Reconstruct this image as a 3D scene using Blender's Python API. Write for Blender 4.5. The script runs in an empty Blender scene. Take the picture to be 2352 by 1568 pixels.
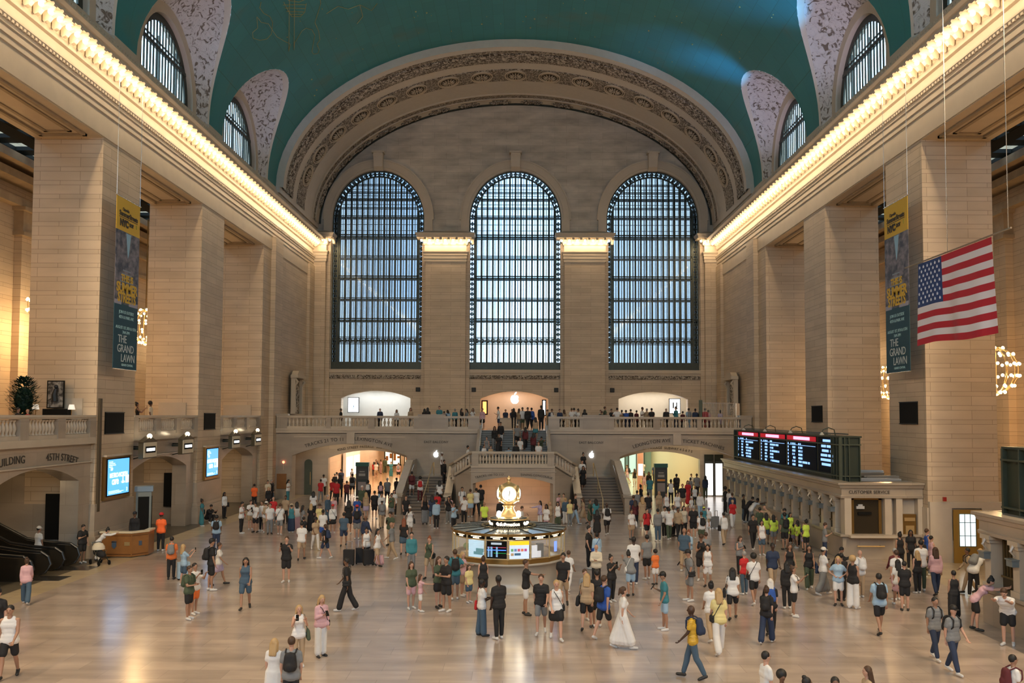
import bpy, math, random
from math import sin, cos, pi, radians, sqrt
from mathutils import Vector, Matrix
random.seed(7)
S = bpy.context.scene
C = S.collection

# ------------------------------------------------------------------ camera
cam_data = bpy.data.cameras.new('camera')
cam = bpy.data.objects.new('camera', cam_data); C.objects.link(cam)
_t, _yaw, _roll = .0489, .0042, .0038
_f = Vector((-sin(_yaw)*cos(_t), cos(_yaw)*cos(_t), sin(_t)))
_r = Vector((cos(_yaw), sin(_yaw), 0)); _u = _r.cross(_f)
_r2 = _r*cos(_roll)+_u*sin(_roll); _u2 = _u*cos(_roll)-_r*sin(_roll)
cam.matrix_world = Matrix.Translation((.3561, -33.6, 6.3)) @ Matrix((_r2, _u2, -_f)).transposed().to_4x4()
cam_data.sensor_width = 36; cam_data.lens = 2050/2352*36
cam_data.shift_x = -6.8583/2352; cam_data.shift_y = 70.3528/2352
cam_data.clip_end = 400
S.camera = cam
# ------------------------------------------------------------------ sky, exposure, big lights
S.view_settings.view_transform = 'Standard'; S.view_settings.look = 'None'
S.view_settings.gamma = 1; S.view_settings.exposure = .24
S.view_settings.use_curve_mapping = False
S.cycles.max_bounces = 6; S.cycles.diffuse_bounces = 3; S.cycles.glossy_bounces = 3
S.cycles.transmission_bounces = 3; S.cycles.transparent_max_bounces = 8
S.cycles.sample_clamp_indirect = 3; S.cycles.caustics_reflective = False; S.cycles.caustics_refractive = False
S.cycles.use_light_tree = True; S.cycles.adaptive_threshold = .015
W = bpy.data.worlds.new('daylight'); S.world = W; W.use_nodes = True
wn = W.node_tree.nodes; wl = W.node_tree.links
bg = wn['Background']
tc = wn.new('ShaderNodeTexCoord'); nz = wn.new('ShaderNodeTexNoise'); nz.inputs['Scale'].default_value = 3.0
cr = wn.new('ShaderNodeValToRGB')
cr.color_ramp.elements[0].position = .38; cr.color_ramp.elements[0].color = (.30, .52, .80, 1)
cr.color_ramp.elements[1].position = .6; cr.color_ramp.elements[1].color = (.56, .80, 1.0, 1)
wl.new(tc.outputs['Generated'], nz.inputs['Vector']); wl.new(nz.outputs['Fac'], cr.inputs['Fac'])
wl.new(cr.outputs['Color'], bg.inputs['Color']); bg.inputs['Strength'].default_value = 5.2

def lamp(kind, name, loc, energy, color, rot=(0, 0, 0), **kw):
    d = bpy.data.lights.new(name, kind); d.energy = energy; d.color = color
    for k, v in kw.items(): setattr(d, k, v)
    o = bpy.data.objects.new(name, d); C.objects.link(o); o.location = loc; o.rotation_euler = rot
    return o
WARM = (1, .74, .45)
# window portals: they let the sky in through the three east windows and their west twins
for i, x in enumerate((-12.5, 0, 12.5)):
    for nm, y, rx in (('east_window_sky_portal', 48.9, -90), ('west_window_sky_portal', -48.4, 90)):
        lamp('AREA', nm, (x, y, 19.6), 1, (1, 1, 1), (radians(rx), 0, 0), shape='RECTANGLE', size=8.4, size_y=18.4).data.cycles.is_portal = True
# the run of cornice lamps behind the camera
for s in (-1, 1):
    lamp('AREA', 'cornice_lamp_run', (s*17.5, -26, 21.5), 6500, WARM, (0, 0, 0), shape='RECTANGLE', size=.3, size_y=40)
# blue show-lights on the cornice, washing lunettes and vault
def spot(loc, target, e, col, ang=50, blend=.8, r=.1):
    d = (Vector(target)-Vector(loc)).to_track_quat('-Z', 'Y').to_euler()
    lamp('SPOT', 'cornice_colour_light', loc, e, col, d, spot_size=radians(ang), spot_blend=blend, shadow_soft_size=r)
for yc in (1.5, 14.05, 26.6):
    for s in (-1, 1):
        spot((s*17.6, yc-2.5, 22.9), (s*16.6, yc+2.8, 28.4), 600 if s > 0 else 260, (.66, .64, 1), 70)
spot((17.2, 22.0, 22.9), (14.3, 28.2, 31.0), 5200, (.02, .42, 1), 22, 1)
spot((17.2, 22.0, 22.9), (12.2, 29.0, 32.4), 3200, (.02, .45, 1), 30, 1)
spot((17.2, 10.5, 22.9), (14.6, 17.5, 30.6), 5200, (.02, .45, 1), 26, 1)

# ------------------------------------------------------------------ materials
MATS = {}
def mat(name, col=(.5, .5, .5), rough=.5, metal=0, emit=0, ecol=None, spec=None, alpha=None, noise=0, nscale=3, sample=True):
    if name in MATS: return MATS[name]
    m = bpy.data.materials.new(name); m.use_nodes = True; MATS[name] = m
    n = m.node_tree.nodes; l = m.node_tree.links; p = n['Principled BSDF']
    p.inputs['Base Color'].default_value = (*col, 1); p.inputs['Roughness'].default_value = rough
    p.inputs['Metallic'].default_value = metal
    if spec is not None: p.inputs['Specular IOR Level'].default_value = spec
    if emit:
        p.inputs['Emission Color'].default_value = (*(ecol or col), 1); p.inputs['Emission Strength'].default_value = emit
        if not sample: m.cycles.emission_sampling = 'NONE'
    if alpha is not None: p.inputs['Alpha'].default_value = alpha
    if noise:
        t = n.new('ShaderNodeTexCoord'); z = n.new('ShaderNodeTexNoise'); z.inputs['Scale'].default_value = nscale
        z.inputs['Detail'].default_value = 4
        x = n.new('ShaderNodeMix'); x.data_type = 'RGBA'
        x.inputs['A'].default_value = (*[c*(1-noise) for c in col], 1); x.inputs['B'].default_value = (*[min(1, c*(1+noise)) for c in col], 1)
        l.new(t.outputs['Object'], z.inputs['Vector']); l.new(z.outputs['Fac'], x.inputs['Factor']); l.new(x.outputs['Result'], p.inputs['Base Color'])
    return m
def blocks(name, c1, c2, mortar, bw=1.35, bh=.46, rough=.55, floor=False, msize=.012, stain=.12, alt=0):
    """coursed stone: brick texture laid on the walls from the surface position"""
    m = bpy.data.materials.new(name); m.use_nodes = True; MATS[name] = m
    n = m.node_tree.nodes; l = m.node_tree.links; p = n['Principled BSDF']
    g = n.new('ShaderNodeNewGeometry'); sx = n.new('ShaderNodeSeparateXYZ'); l.new(g.outputs['Position'], sx.inputs[0])
    cb = n.new('ShaderNodeCombineXYZ')
    if floor:
        l.new(sx.outputs['X'], cb.inputs['X']); l.new(sx.outputs['Y'], cb.inputs['Y'])
    else:
        a = n.new('ShaderNodeMath'); a.operation = 'ADD'; l.new(sx.outputs['X'], a.inputs[0]); l.new(sx.outputs['Y'], a.inputs[1])
        l.new(a.outputs[0], cb.inputs['X']); l.new(sx.outputs['Z'], cb.inputs['Y'])
        if alt:  # courses alternate tall and short
            def M(op, i, v=None, i2=None):
                q = n.new('ShaderNodeMath'); q.operation = op; l.new(i, q.inputs[0])
                if v is not None: q.inputs[1].default_value = v
                if i2 is not None: l.new(i2, q.inputs[1])
                return q.outputs[0]
            v = M('DIVIDE', sx.outputs['Z'], alt); fl = M('FLOOR', v); f = M('FRACT', v)
            f1 = M('MULTIPLY', f, .735); f2 = M('SUBTRACT', M('MULTIPLY', f, 1.5625), .5625)
            l.new(M('MULTIPLY', M('ADD', fl, i2=M('MAXIMUM', f1, i2=f2)), 2*bh), cb.inputs['Y'])
    b = n.new('ShaderNodeTexBrick'); l.new(cb.outputs[0], b.inputs['Vector'])
    b.inputs['Scale'].default_value = 1; b.inputs['Brick Width'].default_value = bw; b.inputs['Row Height'].default_value = bh
    b.inputs['Mortar Size'].default_value = msize; b.inputs['Mortar Smooth'].default_value = .3; b.inputs['Bias'].default_value = -.1
    b.inputs['Color1'].default_value = (*c1, 1); b.inputs['Color2'].default_value = (*c2, 1); b.inputs['Mortar'].default_value = (*mortar, 1)
    z = n.new('ShaderNodeTexNoise'); z.inputs['Scale'].default_value = .5; z.inputs['Detail'].default_value = 6
    mp = n.new('ShaderNodeMapping'); mp.inputs['Scale'].default_value = (1, 1, 3) if not floor else (1, 3, 1)
    l.new(g.outputs['Position'], mp.inputs[0]); l.new(mp.outputs[0], z.inputs['Vector'])
    r = n.new('ShaderNodeMapRange'); r.inputs['From Min'].default_value = .3; r.inputs['From Max'].default_value = .7
    r.inputs['To Min'].default_value = 1-stain; r.inputs['To Max'].default_value = 1+stain*.5; l.new(z.outputs['Fac'], r.inputs[0])
    x = n.new('ShaderNodeVectorMath'); x.operation = 'SCALE'; l.new(b.outputs['Color'], x.inputs[0]); l.new(r.outputs[0], x.inputs['Scale'])
    l.new(x.outputs[0], p.inputs['Base Color']); p.inputs['Roughness'].default_value = rough
    if floor: p.inputs['Specular IOR Level'].default_value = 1.0; p.inputs['Coat Weight'].default_value = .5; p.inputs['Coat Roughness'].default_value = .3
    bp = n.new('ShaderNodeBump'); bp.inputs['Strength'].default_value = .25 if not floor else .1; bp.inputs['Distance'].default_value = .02; bp.invert = True
    l.new(b.outputs['Fac'], bp.inputs['Height']); l.new(bp.outputs[0], p.inputs['Normal'])
    return m
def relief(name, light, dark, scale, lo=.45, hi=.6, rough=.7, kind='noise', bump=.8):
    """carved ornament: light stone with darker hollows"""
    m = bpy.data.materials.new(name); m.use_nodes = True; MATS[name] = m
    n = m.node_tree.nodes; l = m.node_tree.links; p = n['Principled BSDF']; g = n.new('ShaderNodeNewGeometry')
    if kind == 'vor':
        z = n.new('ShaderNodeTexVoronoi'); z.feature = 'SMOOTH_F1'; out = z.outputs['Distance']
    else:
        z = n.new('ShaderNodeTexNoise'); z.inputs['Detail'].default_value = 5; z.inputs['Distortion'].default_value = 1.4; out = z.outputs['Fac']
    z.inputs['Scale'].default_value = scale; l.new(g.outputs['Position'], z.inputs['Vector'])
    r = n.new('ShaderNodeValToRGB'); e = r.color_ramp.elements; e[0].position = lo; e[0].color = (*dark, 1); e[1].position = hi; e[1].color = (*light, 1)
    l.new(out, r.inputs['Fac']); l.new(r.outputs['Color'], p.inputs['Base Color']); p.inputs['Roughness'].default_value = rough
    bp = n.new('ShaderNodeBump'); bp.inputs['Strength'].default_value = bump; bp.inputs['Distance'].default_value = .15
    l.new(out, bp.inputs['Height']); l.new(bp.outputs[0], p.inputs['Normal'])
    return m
M_STONE = blocks('caen_stone_blocks', (.62, .49, .345), (.54, .42, .29), (.30, .22, .145), 1.8, .31, msize=.01, alt=.62)
M_EAST = blocks('pale_caen_stone', (.56, .48, .38), (.49, .42, .33), (.30, .25, .19), 2.2, .62, msize=.008, stain=.3)
M_LOW = blocks('botticino_marble', (.43, .36, .285), (.37, .31, .24), (.27, .22, .17), 1.9, 1.2, rough=.28, msize=.006, stain=.15)
M_FLOOR = blocks('tennessee_marble_floor', (.53, .425, .355), (.41, .33, .275), (.34, .275, .23), 1.5, .75, rough=.2, floor=True, msize=.008, stain=.28)
M_FLOOR2 = blocks('buff_marble_border', (.56, .44, .28), (.5, .40, .26), (.25, .2, .15), 1.9, .9, rough=.25, floor=True, msize=.008)
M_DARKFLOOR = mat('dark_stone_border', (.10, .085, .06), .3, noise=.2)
M_TRIM = mat('carved_stone', (.56, .46, .34), .55, noise=.1, nscale=1.5)
M_COPE = mat('polished_marble', (.55, .47, .37), .22, noise=.1, nscale=2)
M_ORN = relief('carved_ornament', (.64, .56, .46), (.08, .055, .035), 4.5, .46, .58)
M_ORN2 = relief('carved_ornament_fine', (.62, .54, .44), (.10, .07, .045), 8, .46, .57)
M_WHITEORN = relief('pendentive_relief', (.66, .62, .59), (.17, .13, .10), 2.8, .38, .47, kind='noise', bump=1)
M_PALE = mat('pale_plaster_rib', (.62, .55, .46), .6, noise=.08)
M_BRONZE = mat('dark_bronze', (.045, .05, .038), .4, .6, noise=.3, nscale=6)
M_BRONZE2 = mat('green_bronze_frame', (.07, .085, .06), .45, .3, noise=.2)
M_GOLD = mat('brass', (.74, .55, .27), .33, .75)
M_DKGOLD = mat('aged_brass', (.36, .22, .07), .3, .8)
M_BLACK = mat('black_panel', (.007, .007, .006), .8, spec=.2)
M_BULB = mat('lit_bulb', (1, .85, .6), .5, emit=14, ecol=(1, .80, .52), sample=False)
M_WHITE = mat('white_panel', (.8, .8, .8), .5)
M_WOOD = mat('oak_panelling', (.26, .115, .035), .35, noise=.25, nscale=4)
M_GLASS = mat('clear_glass', (.9, .95, 1), .05, alpha=.12)
def ceiling_mat():
    m = bpy.data.materials.new('zodiac_blue_green_vault'); m.use_nodes = True
    n = m.node_tree.nodes; l = m.node_tree.links; p = n['Principled BSDF']; g = n.new('ShaderNodeNewGeometry')
    sx = n.new('ShaderNodeSeparateXYZ'); l.new(g.outputs['Position'], sx.inputs[0])
    cb = n.new('ShaderNodeCombineXYZ'); l.new(sx.outputs['X'], cb.inputs['Y']); l.new(sx.outputs['Y'], cb.inputs['X'])
    b = n.new('ShaderNodeTexBrick'); l.new(cb.outputs[0], b.inputs['Vector']); b.inputs['Scale'].default_value = 1
    b.inputs['Brick Width'].default_value = 1.6; b.inputs['Row Height'].default_value = .8; b.inputs['Mortar Size'].default_value = .01
    b.inputs['Color1'].default_value = (.030, .215, .225, 1); b.inputs['Color2'].default_value = (.027, .19, .20, 1); b.inputs['Mortar'].default_value = (.02, .13, .12, 1)
    z = n.new('ShaderNodeTexNoise'); z.inputs['Scale'].default_value = .25; z.inputs['Detail'].default_value = 5; l.new(g.outputs['Position'], z.inputs['Vector'])
    r = n.new('ShaderNodeValToRGB'); e = r.color_ramp.elements; e[0].position = .58; e[0].color = (0, 0, 0, 1); e[1].position = .8; e[1].color = (.5, .5, .5, 1)
    l.new(z.outputs['Fac'], r.inputs['Fac'])
    x = n.new('ShaderNodeMix'); x.data_type = 'RGBA'; l.new(r.outputs['Color'], x.inputs['Factor']); l.new(b.outputs['Color'], x.inputs['A'])
    x.inputs['B'].default_value = (.14, .12, .05, 1); l.new(x.outputs['Result'], p.inputs['Base Color']); p.inputs['Roughness'].default_value = .55
    return m
M_VAULT = ceiling_mat()

# ------------------------------------------------------------------ helpers
class MB:
    def __init__(s): s.v = []; s.f = []
    def add(s, vs, fs):
        k = len(s.v); s.v += [tuple(v) for v in vs]; s.f += [tuple(i+k for i in f) for f in fs]; return s
    def hexa(s, p):  # 8 points: bottom 4 ccw, top 4
        return s.add(p, [(3, 2, 1, 0), (4, 5, 6, 7), (0, 1, 5, 4), (1, 2, 6, 5), (2, 3, 7, 6), (3, 0, 4, 7)])
    def box(s, x0, x1, y0, y1, z0, z1):
        x0, x1 = sorted((x0, x1)); y0, y1 = sorted((y0, y1)); z0, z1 = sorted((z0, z1))
        return s.hexa([(x0, y0, z0), (x1, y0, z0), (x1, y1, z0), (x0, y1, z0), (x0, y0, z1), (x1, y0, z1), (x1, y1, z1), (x0, y1, z1)])
    def bar(s, a, b, w, h=None):
        a = Vector(a); b = Vector(b); d = (b-a).normalized(); h = h or w
        up = Vector((0, 0, 1)) if abs(d.z) < .95 else Vector((1, 0, 0)); r = d.cross(up).normalized()*w/2; t = r.cross(d).normalized()*h/2
        return s.hexa([a-r-t, a+r-t, b+r-t, b-r-t, a-r+t, a+r+t, b+r+t, b-r+t])
    def tube(s, pts, r, n=8, caps=True):
        pts = [Vector(p) for p in pts]; k = len(pts); rs = r if isinstance(r, (list, tuple)) else [r]*k; vs = []; fs = []
        ref = None
        for i, p in enumerate(pts):
            d = (pts[min(i+1, k-1)]-pts[max(i-1, 0)]).normalized()
            if ref is None: ref = Vector((0, 0, 1)) if abs(d.z) < .9 else Vector((1, 0, 0))
            a = d.cross(ref).normalized(); b = a.cross(d); ref = b if abs(b.dot(d)) < .9 else ref
            vs += [p+(a*cos(2*pi*j/n)+b*sin(2*pi*j/n))*rs[i] for j in range(n)]
        for i in range(k-1):
            fs += [(i*n+j, i*n+(j+1) % n, (i+1)*n+(j+1) % n, (i+1)*n+j) for j in range(n)]
        if caps: fs += [tuple(range(n))[::-1], tuple((k-1)*n+j for j in range(n))]
        return s.add(vs, fs)
    def lathe(s, prof, c=(0, 0, 0), n=16, a0=0, a1=2*pi):
        full = abs(a1-a0-2*pi) < 1e-6; m = n if full else n+1; vs = []; fs = []
        for (r, z) in prof: vs += [(c[0]+r*cos(a0+(a1-a0)*j/n), c[1]+r*sin(a0+(a1-a0)*j/n), c[2]+z) for j in range(m)]
        for i in range(len(prof)-1):
            for j in range(n):
                k = (j+1) % m; fs.append((i*m+j, i*m+k, (i+1)*m+k, (i+1)*m+j))
        return s.add(vs, fs)
    def ball(s, c, r, n=10, sz=1):
        return s.lathe([(r*max(sin(pi*i/(n//2+1)), 1e-4), -r*sz*cos(pi*i/(n//2+1))) for i in range(n//2+2)], c, n)
    def prism(s, poly, axis, a, b):  # polygon in the other two axes, extruded along axis
        def P(u, v, w): return {'x': (w, u, v), 'y': (u, w, v), 'z': (u, v, w)}[axis]
        n = len(poly); vs = [P(u, v, a) for u, v in poly]+[P(u, v, b) for u, v in poly]
        return s.add(vs, [tuple(range(n)), tuple(range(2*n-1, n-1, -1))]+[(i, i+n, (i+1) % n+n, (i+1) % n) for i in range(n)])
    def sweep(s, prof, path):  # prof: closed list of (offset, z); path: list of (x,y,nx,ny) mitred directions
        n = len(prof); vs = []
        for (x, y, nx, ny) in path: vs += [(x+nx*o, y+ny*o, z) for o, z in prof]
        fs = []
        for i in range(len(path)-1):
            fs += [(i*n+j, i*n+(j+1) % n, (i+1)*n+(j+1) % n, (i+1)*n+j) for j in range(n)]
        return s.add(vs, fs)
    def mesh(s, name, smooth=False):
        me = bpy.data.meshes.new(name); me.from_pydata(s.v, [], s.f); me.validate()
        import bmesh
        bm = bmesh.new(); bm.from_mesh(me); bmesh.ops.recalc_face_normals(bm, faces=bm.faces); bm.to_mesh(me); bm.free()
        if smooth: me.shade_smooth()
        return me
    def build(s, name, m, parent=None, smooth=False, origin=None):
        me = s.mesh(name, smooth); me.materials.append(m)
        return link(name, me, parent)
def link(name, data, parent=None):
    o = bpy.data.objects.new(name, data); C.objects.link(o)
    if parent: o.parent = parent
    return o
def tag(o, label=None, cat=None, group=None, kind=None):
    if label: o['label'] = label
    if cat: o['category'] = cat
    if group: o['group'] = group
    if kind: o['kind'] = kind
    return o
def empty(name, loc=(0, 0, 0), rz=0, label=None, cat=None, group=None, kind=None, parent=None):
    o = bpy.data.objects.new(name, None); C.objects.link(o); o.location = loc; o.rotation_euler = (0, 0, rz); o.empty_display_size = .1
    if parent: o.parent = parent
    return tag(o, label, cat, group, kind)
def copy_tree(o, parent=None):
    c = o.copy(); C.objects.link(c)
    if parent: c.parent = parent
    for ch in [x for x in o.children]: copy_tree(ch, c)
    return c
def struct(name, mb, m, label=None, smooth=False, parent=None):
    o = mb.build(name, m, parent, smooth)
    if not parent: tag(o, label, name.split('_')[0], kind='structure')
    return o
def wallmesh(mb, axis, c, th, u0, u1, z0, ztop, ops, n=16):
    """wall in plane axis=c, thickness th, with openings (uc, hw, zb, zs, rise, kind); ztop number or function"""
    zt = ztop if callable(ztop) else (lambda u: ztop)
    br = {u0, u1}
    if callable(ztop): br |= {u0+(u1-u0)*i/48 for i in range(49)}
    for (uc, hw, zb, zs, rise, kind) in ops: br |= {uc-hw+2*hw*(.5-.5*cos(pi*i/n)) for i in range(n+1)}
    br = sorted(br)
    def top(o, u):
        uc, hw, zb, zs, rise, kind = o; t = min(1, abs(u-uc)/hw)
        return zs+rise*(sqrt(max(0, 1-t*t)) if kind == 'round' else 1-t*t)
    def P(u, z, w): return (c+w, u, z) if axis == 'x' else (u, c+w, z)
    for ua, ub in zip(br[:-1], br[1:]):
        if ub-ua < 1e-6: continue
        um = (ua+ub)/2; o = [q for q in ops if abs(um-q[0]) < q[1]]
        segs = []
        if o:
            q = o[0]
            if q[2] > z0: segs.append((z0, z0, q[2], q[2]))
            segs.append((top(q, ua), top(q, ub), zt(ua), zt(ub)))
        else: segs.append((z0, z0, zt(ua), zt(ub)))
        for (a0, b0, a1, b1) in segs:
            mb.hexa([P(ua, a0, 0), P(ub, b0, 0), P(ub, b0, th), P(ua, a0, th), P(ua, a1, 0), P(ub, b1, 0), P(ub, b1, th), P(ua, a1, th)])
    return mb
def text_mb(txt, size, ext=.01, bend=None, spacing=1.0, bold=0):
    """letters as a mesh in the XZ plane, facing -Y, centred; bend = radius of an arc that the baseline follows"""
    cu = bpy.data.curves.new('t', 'FONT'); cu.body = txt; cu.size = size; cu.extrude = ext; cu.align_x = 'CENTER'; cu.space_character = spacing; cu.offset = bold
    cu.resolution_u = 3
    o = bpy.data.objects.new('t', cu); C.objects.link(o)
    me = bpy.data.meshes.new_from_object(o.evaluated_get(bpy.context.evaluated_depsgraph_get()))
    C.objects.unlink(o); bpy.data.objects.remove(o)
    mb = MB(); vs = []
    for v in me.vertices:
        x, y, z = v.co
        if bend:
            a = x/bend; x, y = (bend+y)*sin(a), (bend+y)*cos(a)-bend
        vs.append((x, -z, y))
    mb.v = vs; mb.f = [tuple(p.vertices) for p in me.polygons]; bpy.data.meshes.remove(me)
    return mb
def place(mb, loc, rz=0, tilt=0, sx=1):
    R = Matrix.Rotation(rz, 3, 'Z') @ Matrix.Rotation(tilt, 3, 'Y')
    mb.v = [tuple(R @ Vector((v[0]*sx, v[1], v[2]))+Vector(loc)) for v in mb.v]; return mb
A, B, Z0 = 18.3, 11.6, 23.7
def ell(t, inset=0): return ((A-inset)*cos(t), Z0+(B-inset)*sin(t))
FIGS = [[(-15.08, 20.98), (-15.06, 21.89), (-14.87, 22.94), (-14.7, 23.73), (-14.96, 24.37), (-3.6, -18.88), (-3.63, -18.88), (-3.58, -18.88), (-3.5, -18.88), (-3.49, -18.88), (-14.7, 24.68), (-14.47, 23.96), (-14.23, 23.73), (-13.84, 23.29), (-13.57, 23.31), (-13.33, 23.9), (-13.34, 24.78), (-13.6, 25.52), (-13.91, 26.43), (-13.91, 26.9), (-13.68, 27.18), (-13.51, 26.86), (-13.46, 25.97), (-13.2, 25.68), (-13.04, 24.54), (-13.0, 23.29), (-12.64, 22.51), (-12.25, 21.59), (-12.05, 20.26)], [(-15.08, 20.98), (-15.07, 19.98), (-15.31, 19.27), (-15.33, 18.45), (-15.58, 19.47), (-15.87, 19.41), (-15.98, 19.94), (-15.8, 20.7), (-15.5, 21.22), (-15.21, 21.13), (-14.87, 20.19), (-14.84, 19.44), (-14.99, 18.74), (-15.02, 17.93), (-14.83, 17.57)], [(-13.92, 19.1), (-13.94, 20.02), (-13.93, 21.04), (-13.54, 21.66), (-13.23, 21.5), (-12.95, 20.69)], [(-14.02, 19.32), (-12.98, 20.83)], [(-14.03, 19.69), (-13.11, 21.17)], [(-14.03, 20.19), (-13.26, 21.42)], [(-13.94, 20.72), (-13.42, 21.53)], [(-13.75, 18.44), (-13.67, 19.29), (-13.25, 20.08), (-12.84, 20.25), (-12.54, 19.69)], [(-12.2, 23.07), (-11.42, 22.92), (-10.94, 23.84), (-10.2, 23.93), (-9.65, 25.25), (-9.16, 24.59)], [(-10.2, 23.93), (-10.29, 25.56), (-10.79, 26.18)]]

# ================================================================== THE SHELL
GAPS = (26.6, 14.05, 1.5)
PIERS = [(5.8, 9.7), (18.33, 22.26), (-6.75, -2.85), (-19.3, -15.4), (-31.85, -27.95), (-44.4, -40.5)]
YE, YB = 47.03, 33.93
struct('floor', MB().box(-16.4, 16.4, -48, 74, -.4, 0), M_FLOOR, 'tan Tennessee marble concourse floor polished by foot traffic')
for s, nm in ((-1, 'left'), (1, 'right')):
    struct('floor_border_'+nm, MB().box(s*16.4, s*17.6, -48, 74, -.4, .001), M_FLOOR2, 'buff marble border strip along the %s side of the floor' % nm)
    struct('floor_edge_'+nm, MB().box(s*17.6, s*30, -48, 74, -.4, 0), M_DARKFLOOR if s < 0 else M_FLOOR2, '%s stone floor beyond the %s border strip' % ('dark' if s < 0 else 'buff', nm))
for s, nm in ((-1, 'left'), (1, 'right')):
    for i, (a, b) in enumerate(PIERS):
        w = 'nearest' if i == 2 else ('middle' if i == 0 else 'farthest')
        p = struct('pillar_%s_%d' % (nm, i+1), MB().box(s*18.3, s*21.4, a, b, 0, 18.68), M_STONE, 'tall square stone pier on the %s side, %s one' % (nm, w) if i < 3 else 'tall square stone pier on the %s side behind the camera' % nm)
    struct('wall_%s' % nm, MB().box(s*18.3, s*21.4, 30.97, 49, 0, 23.7), M_STONE, 'stone wall at the far end of the %s side' % nm)
    mb = MB()  # shallow pilasters on the far wall
    mb.box(s*17.95, s*18.3, YB-.9, YB+1.2, 0, 19.7); mb.box(s*18.05, s*18.3, YE-2.6, YE-.9, 5, 19.7)
    struct('pilaster_%s' % nm, mb, M_STONE, 'shallow stone pilasters on the far %s wall' % nm)
    struct('beam_%s' % nm, MB().box(s*18.3, s*21.4, -48, 30.97, 18.68, 23.42), M_TRIM, 'long stone beam carried by the %s piers' % nm)
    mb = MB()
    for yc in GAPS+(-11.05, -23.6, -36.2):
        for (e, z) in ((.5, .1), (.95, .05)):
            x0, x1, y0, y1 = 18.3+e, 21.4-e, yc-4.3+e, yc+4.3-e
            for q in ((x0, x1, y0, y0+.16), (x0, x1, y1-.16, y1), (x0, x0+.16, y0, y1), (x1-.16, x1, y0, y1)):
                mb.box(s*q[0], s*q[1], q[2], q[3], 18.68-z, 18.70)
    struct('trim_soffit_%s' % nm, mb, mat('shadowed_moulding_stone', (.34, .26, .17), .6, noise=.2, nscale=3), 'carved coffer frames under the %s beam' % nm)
# entablature profile: (offset into the room, height)
PROF = [(-.02, 18.72), (.05, 18.72), (.05, 19.72), (.1, 19.74), (.1, 19.98), (.15, 20.0), (.15, 20.26), (.2, 20.3), (.2, 20.44), (.3, 20.6), (.3, 20.68),
        (.08, 20.7), (.06, 21.2), (.18, 21.26), (.26, 21.42), (.26, 21.8), (1.0, 21.82), (1.0, 22.0), (1.06, 22.03), (1.15, 22.16), (1.15, 22.22),
        (.62, 22.24), (.55, 22.8), (.42, 22.82), (.35, 22.92), (.42, 23.0), (.42, 23.06), (.12, 23.16), (.12, 23.42), (-.02, 23.42)]
CAP = [(o, z) for o, z in PROF if z > 19.71][1:]
for s, nm in ((-1, 'left'), (1, 'right')):
    struct('trim_entablature_'+nm, MB().sweep(PROF, [(s*18.3, y, -s, 0) for y in (-47, YE)]), M_TRIM, 'moulded entablature and cornice along the %s side' % nm)
    mb = MB()   # dentils and egg-and-dart
    y = -8
    while y < YE-.1:
        mb.box(s*(18.3-.2), s*(18.3-.28), y, y+.13, 20.46, 20.58); mb.box(s*17.86, s*17.94, y+.03, y+.16, 22.9, 23.03); y += .26
    struct('trim_dentils_'+nm, mb, M_TRIM, 'row of small dentils in the %s entablature' % nm)
# vault -------------------------------------------------------------
def groin(u, half=5.1):  # ellipse angle of the lunette edge at distance u from its centre
    return radians(31)*sqrt(max(0, 1-(u/half)**2))
HALF = 5.1
ys = []
for yc in sorted(GAPS+(-11.05,)):
    ys += [yc+HALF*sin(pi/2*k/14)*1.0 for k in range(-14, 15)]
ys = sorted(set([round(v, 4) for v in ys]+[-48, -40, -30, YB]))
rows = []; N = 40
for y in ys:
    t0 = 0
    for yc in GAPS+(-11.05,):
        if abs(y-yc) <= HALF: t0 = max(t0, groin(y-yc))
    rows.append([(ell(t0+(pi-2*t0)*k/N)[0], y, ell(t0+(pi-2*t0)*k/N)[1]) for k in range(N+1)])
mb = MB(); mb.v = [p for r in rows for p in r]
mb.f = [(i*(N+1)+k, i*(N+1)+k+1, (i+1)*(N+1)+k+1, (i+1)*(N+1)+k) for i in range(len(rows)-1) for k in range(N)]
vault = struct('ceiling', mb, M_VAULT, 'blue-green vaulted ceiling with faint gold constellations', smooth=True)
# gold constellation figure drawn on the vault (angle from the right springing, y)
def on_vault(X, Y): return (X, Y, Z0+B*sqrt(1-(X/A)**2)-.03)
def figure(pts, name='constellation_line', r=.018):
    m = MB(); q = []
    for i in range(len(pts)-1):
        a, b = pts[i], pts[i+1]
        q += [on_vault(a[0]+(b[0]-a[0])*k/3, a[1]+(b[1]-a[1])*k/3) for k in range(3)]
    q.append(on_vault(*pts[-1])); m.tube(q, r, 4)
    return m
M_GOLDLINE = mat('gold_leaf_line', (.42, .36, .14), .4)
for pts in FIGS: figure(pts).build('constellation_line', M_GOLDLINE, vault)
mb = MB()
for k in range(150):
    X = random.uniform(-15.5, 15.5); Y = random.uniform(8, 33)
    mb.ball(on_vault(X, Y), random.choice((.03, .04, .06)), 6)
st = mb.build('painted_stars', M_GOLDLINE, vault); st['kind'] = 'stuff'
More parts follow.
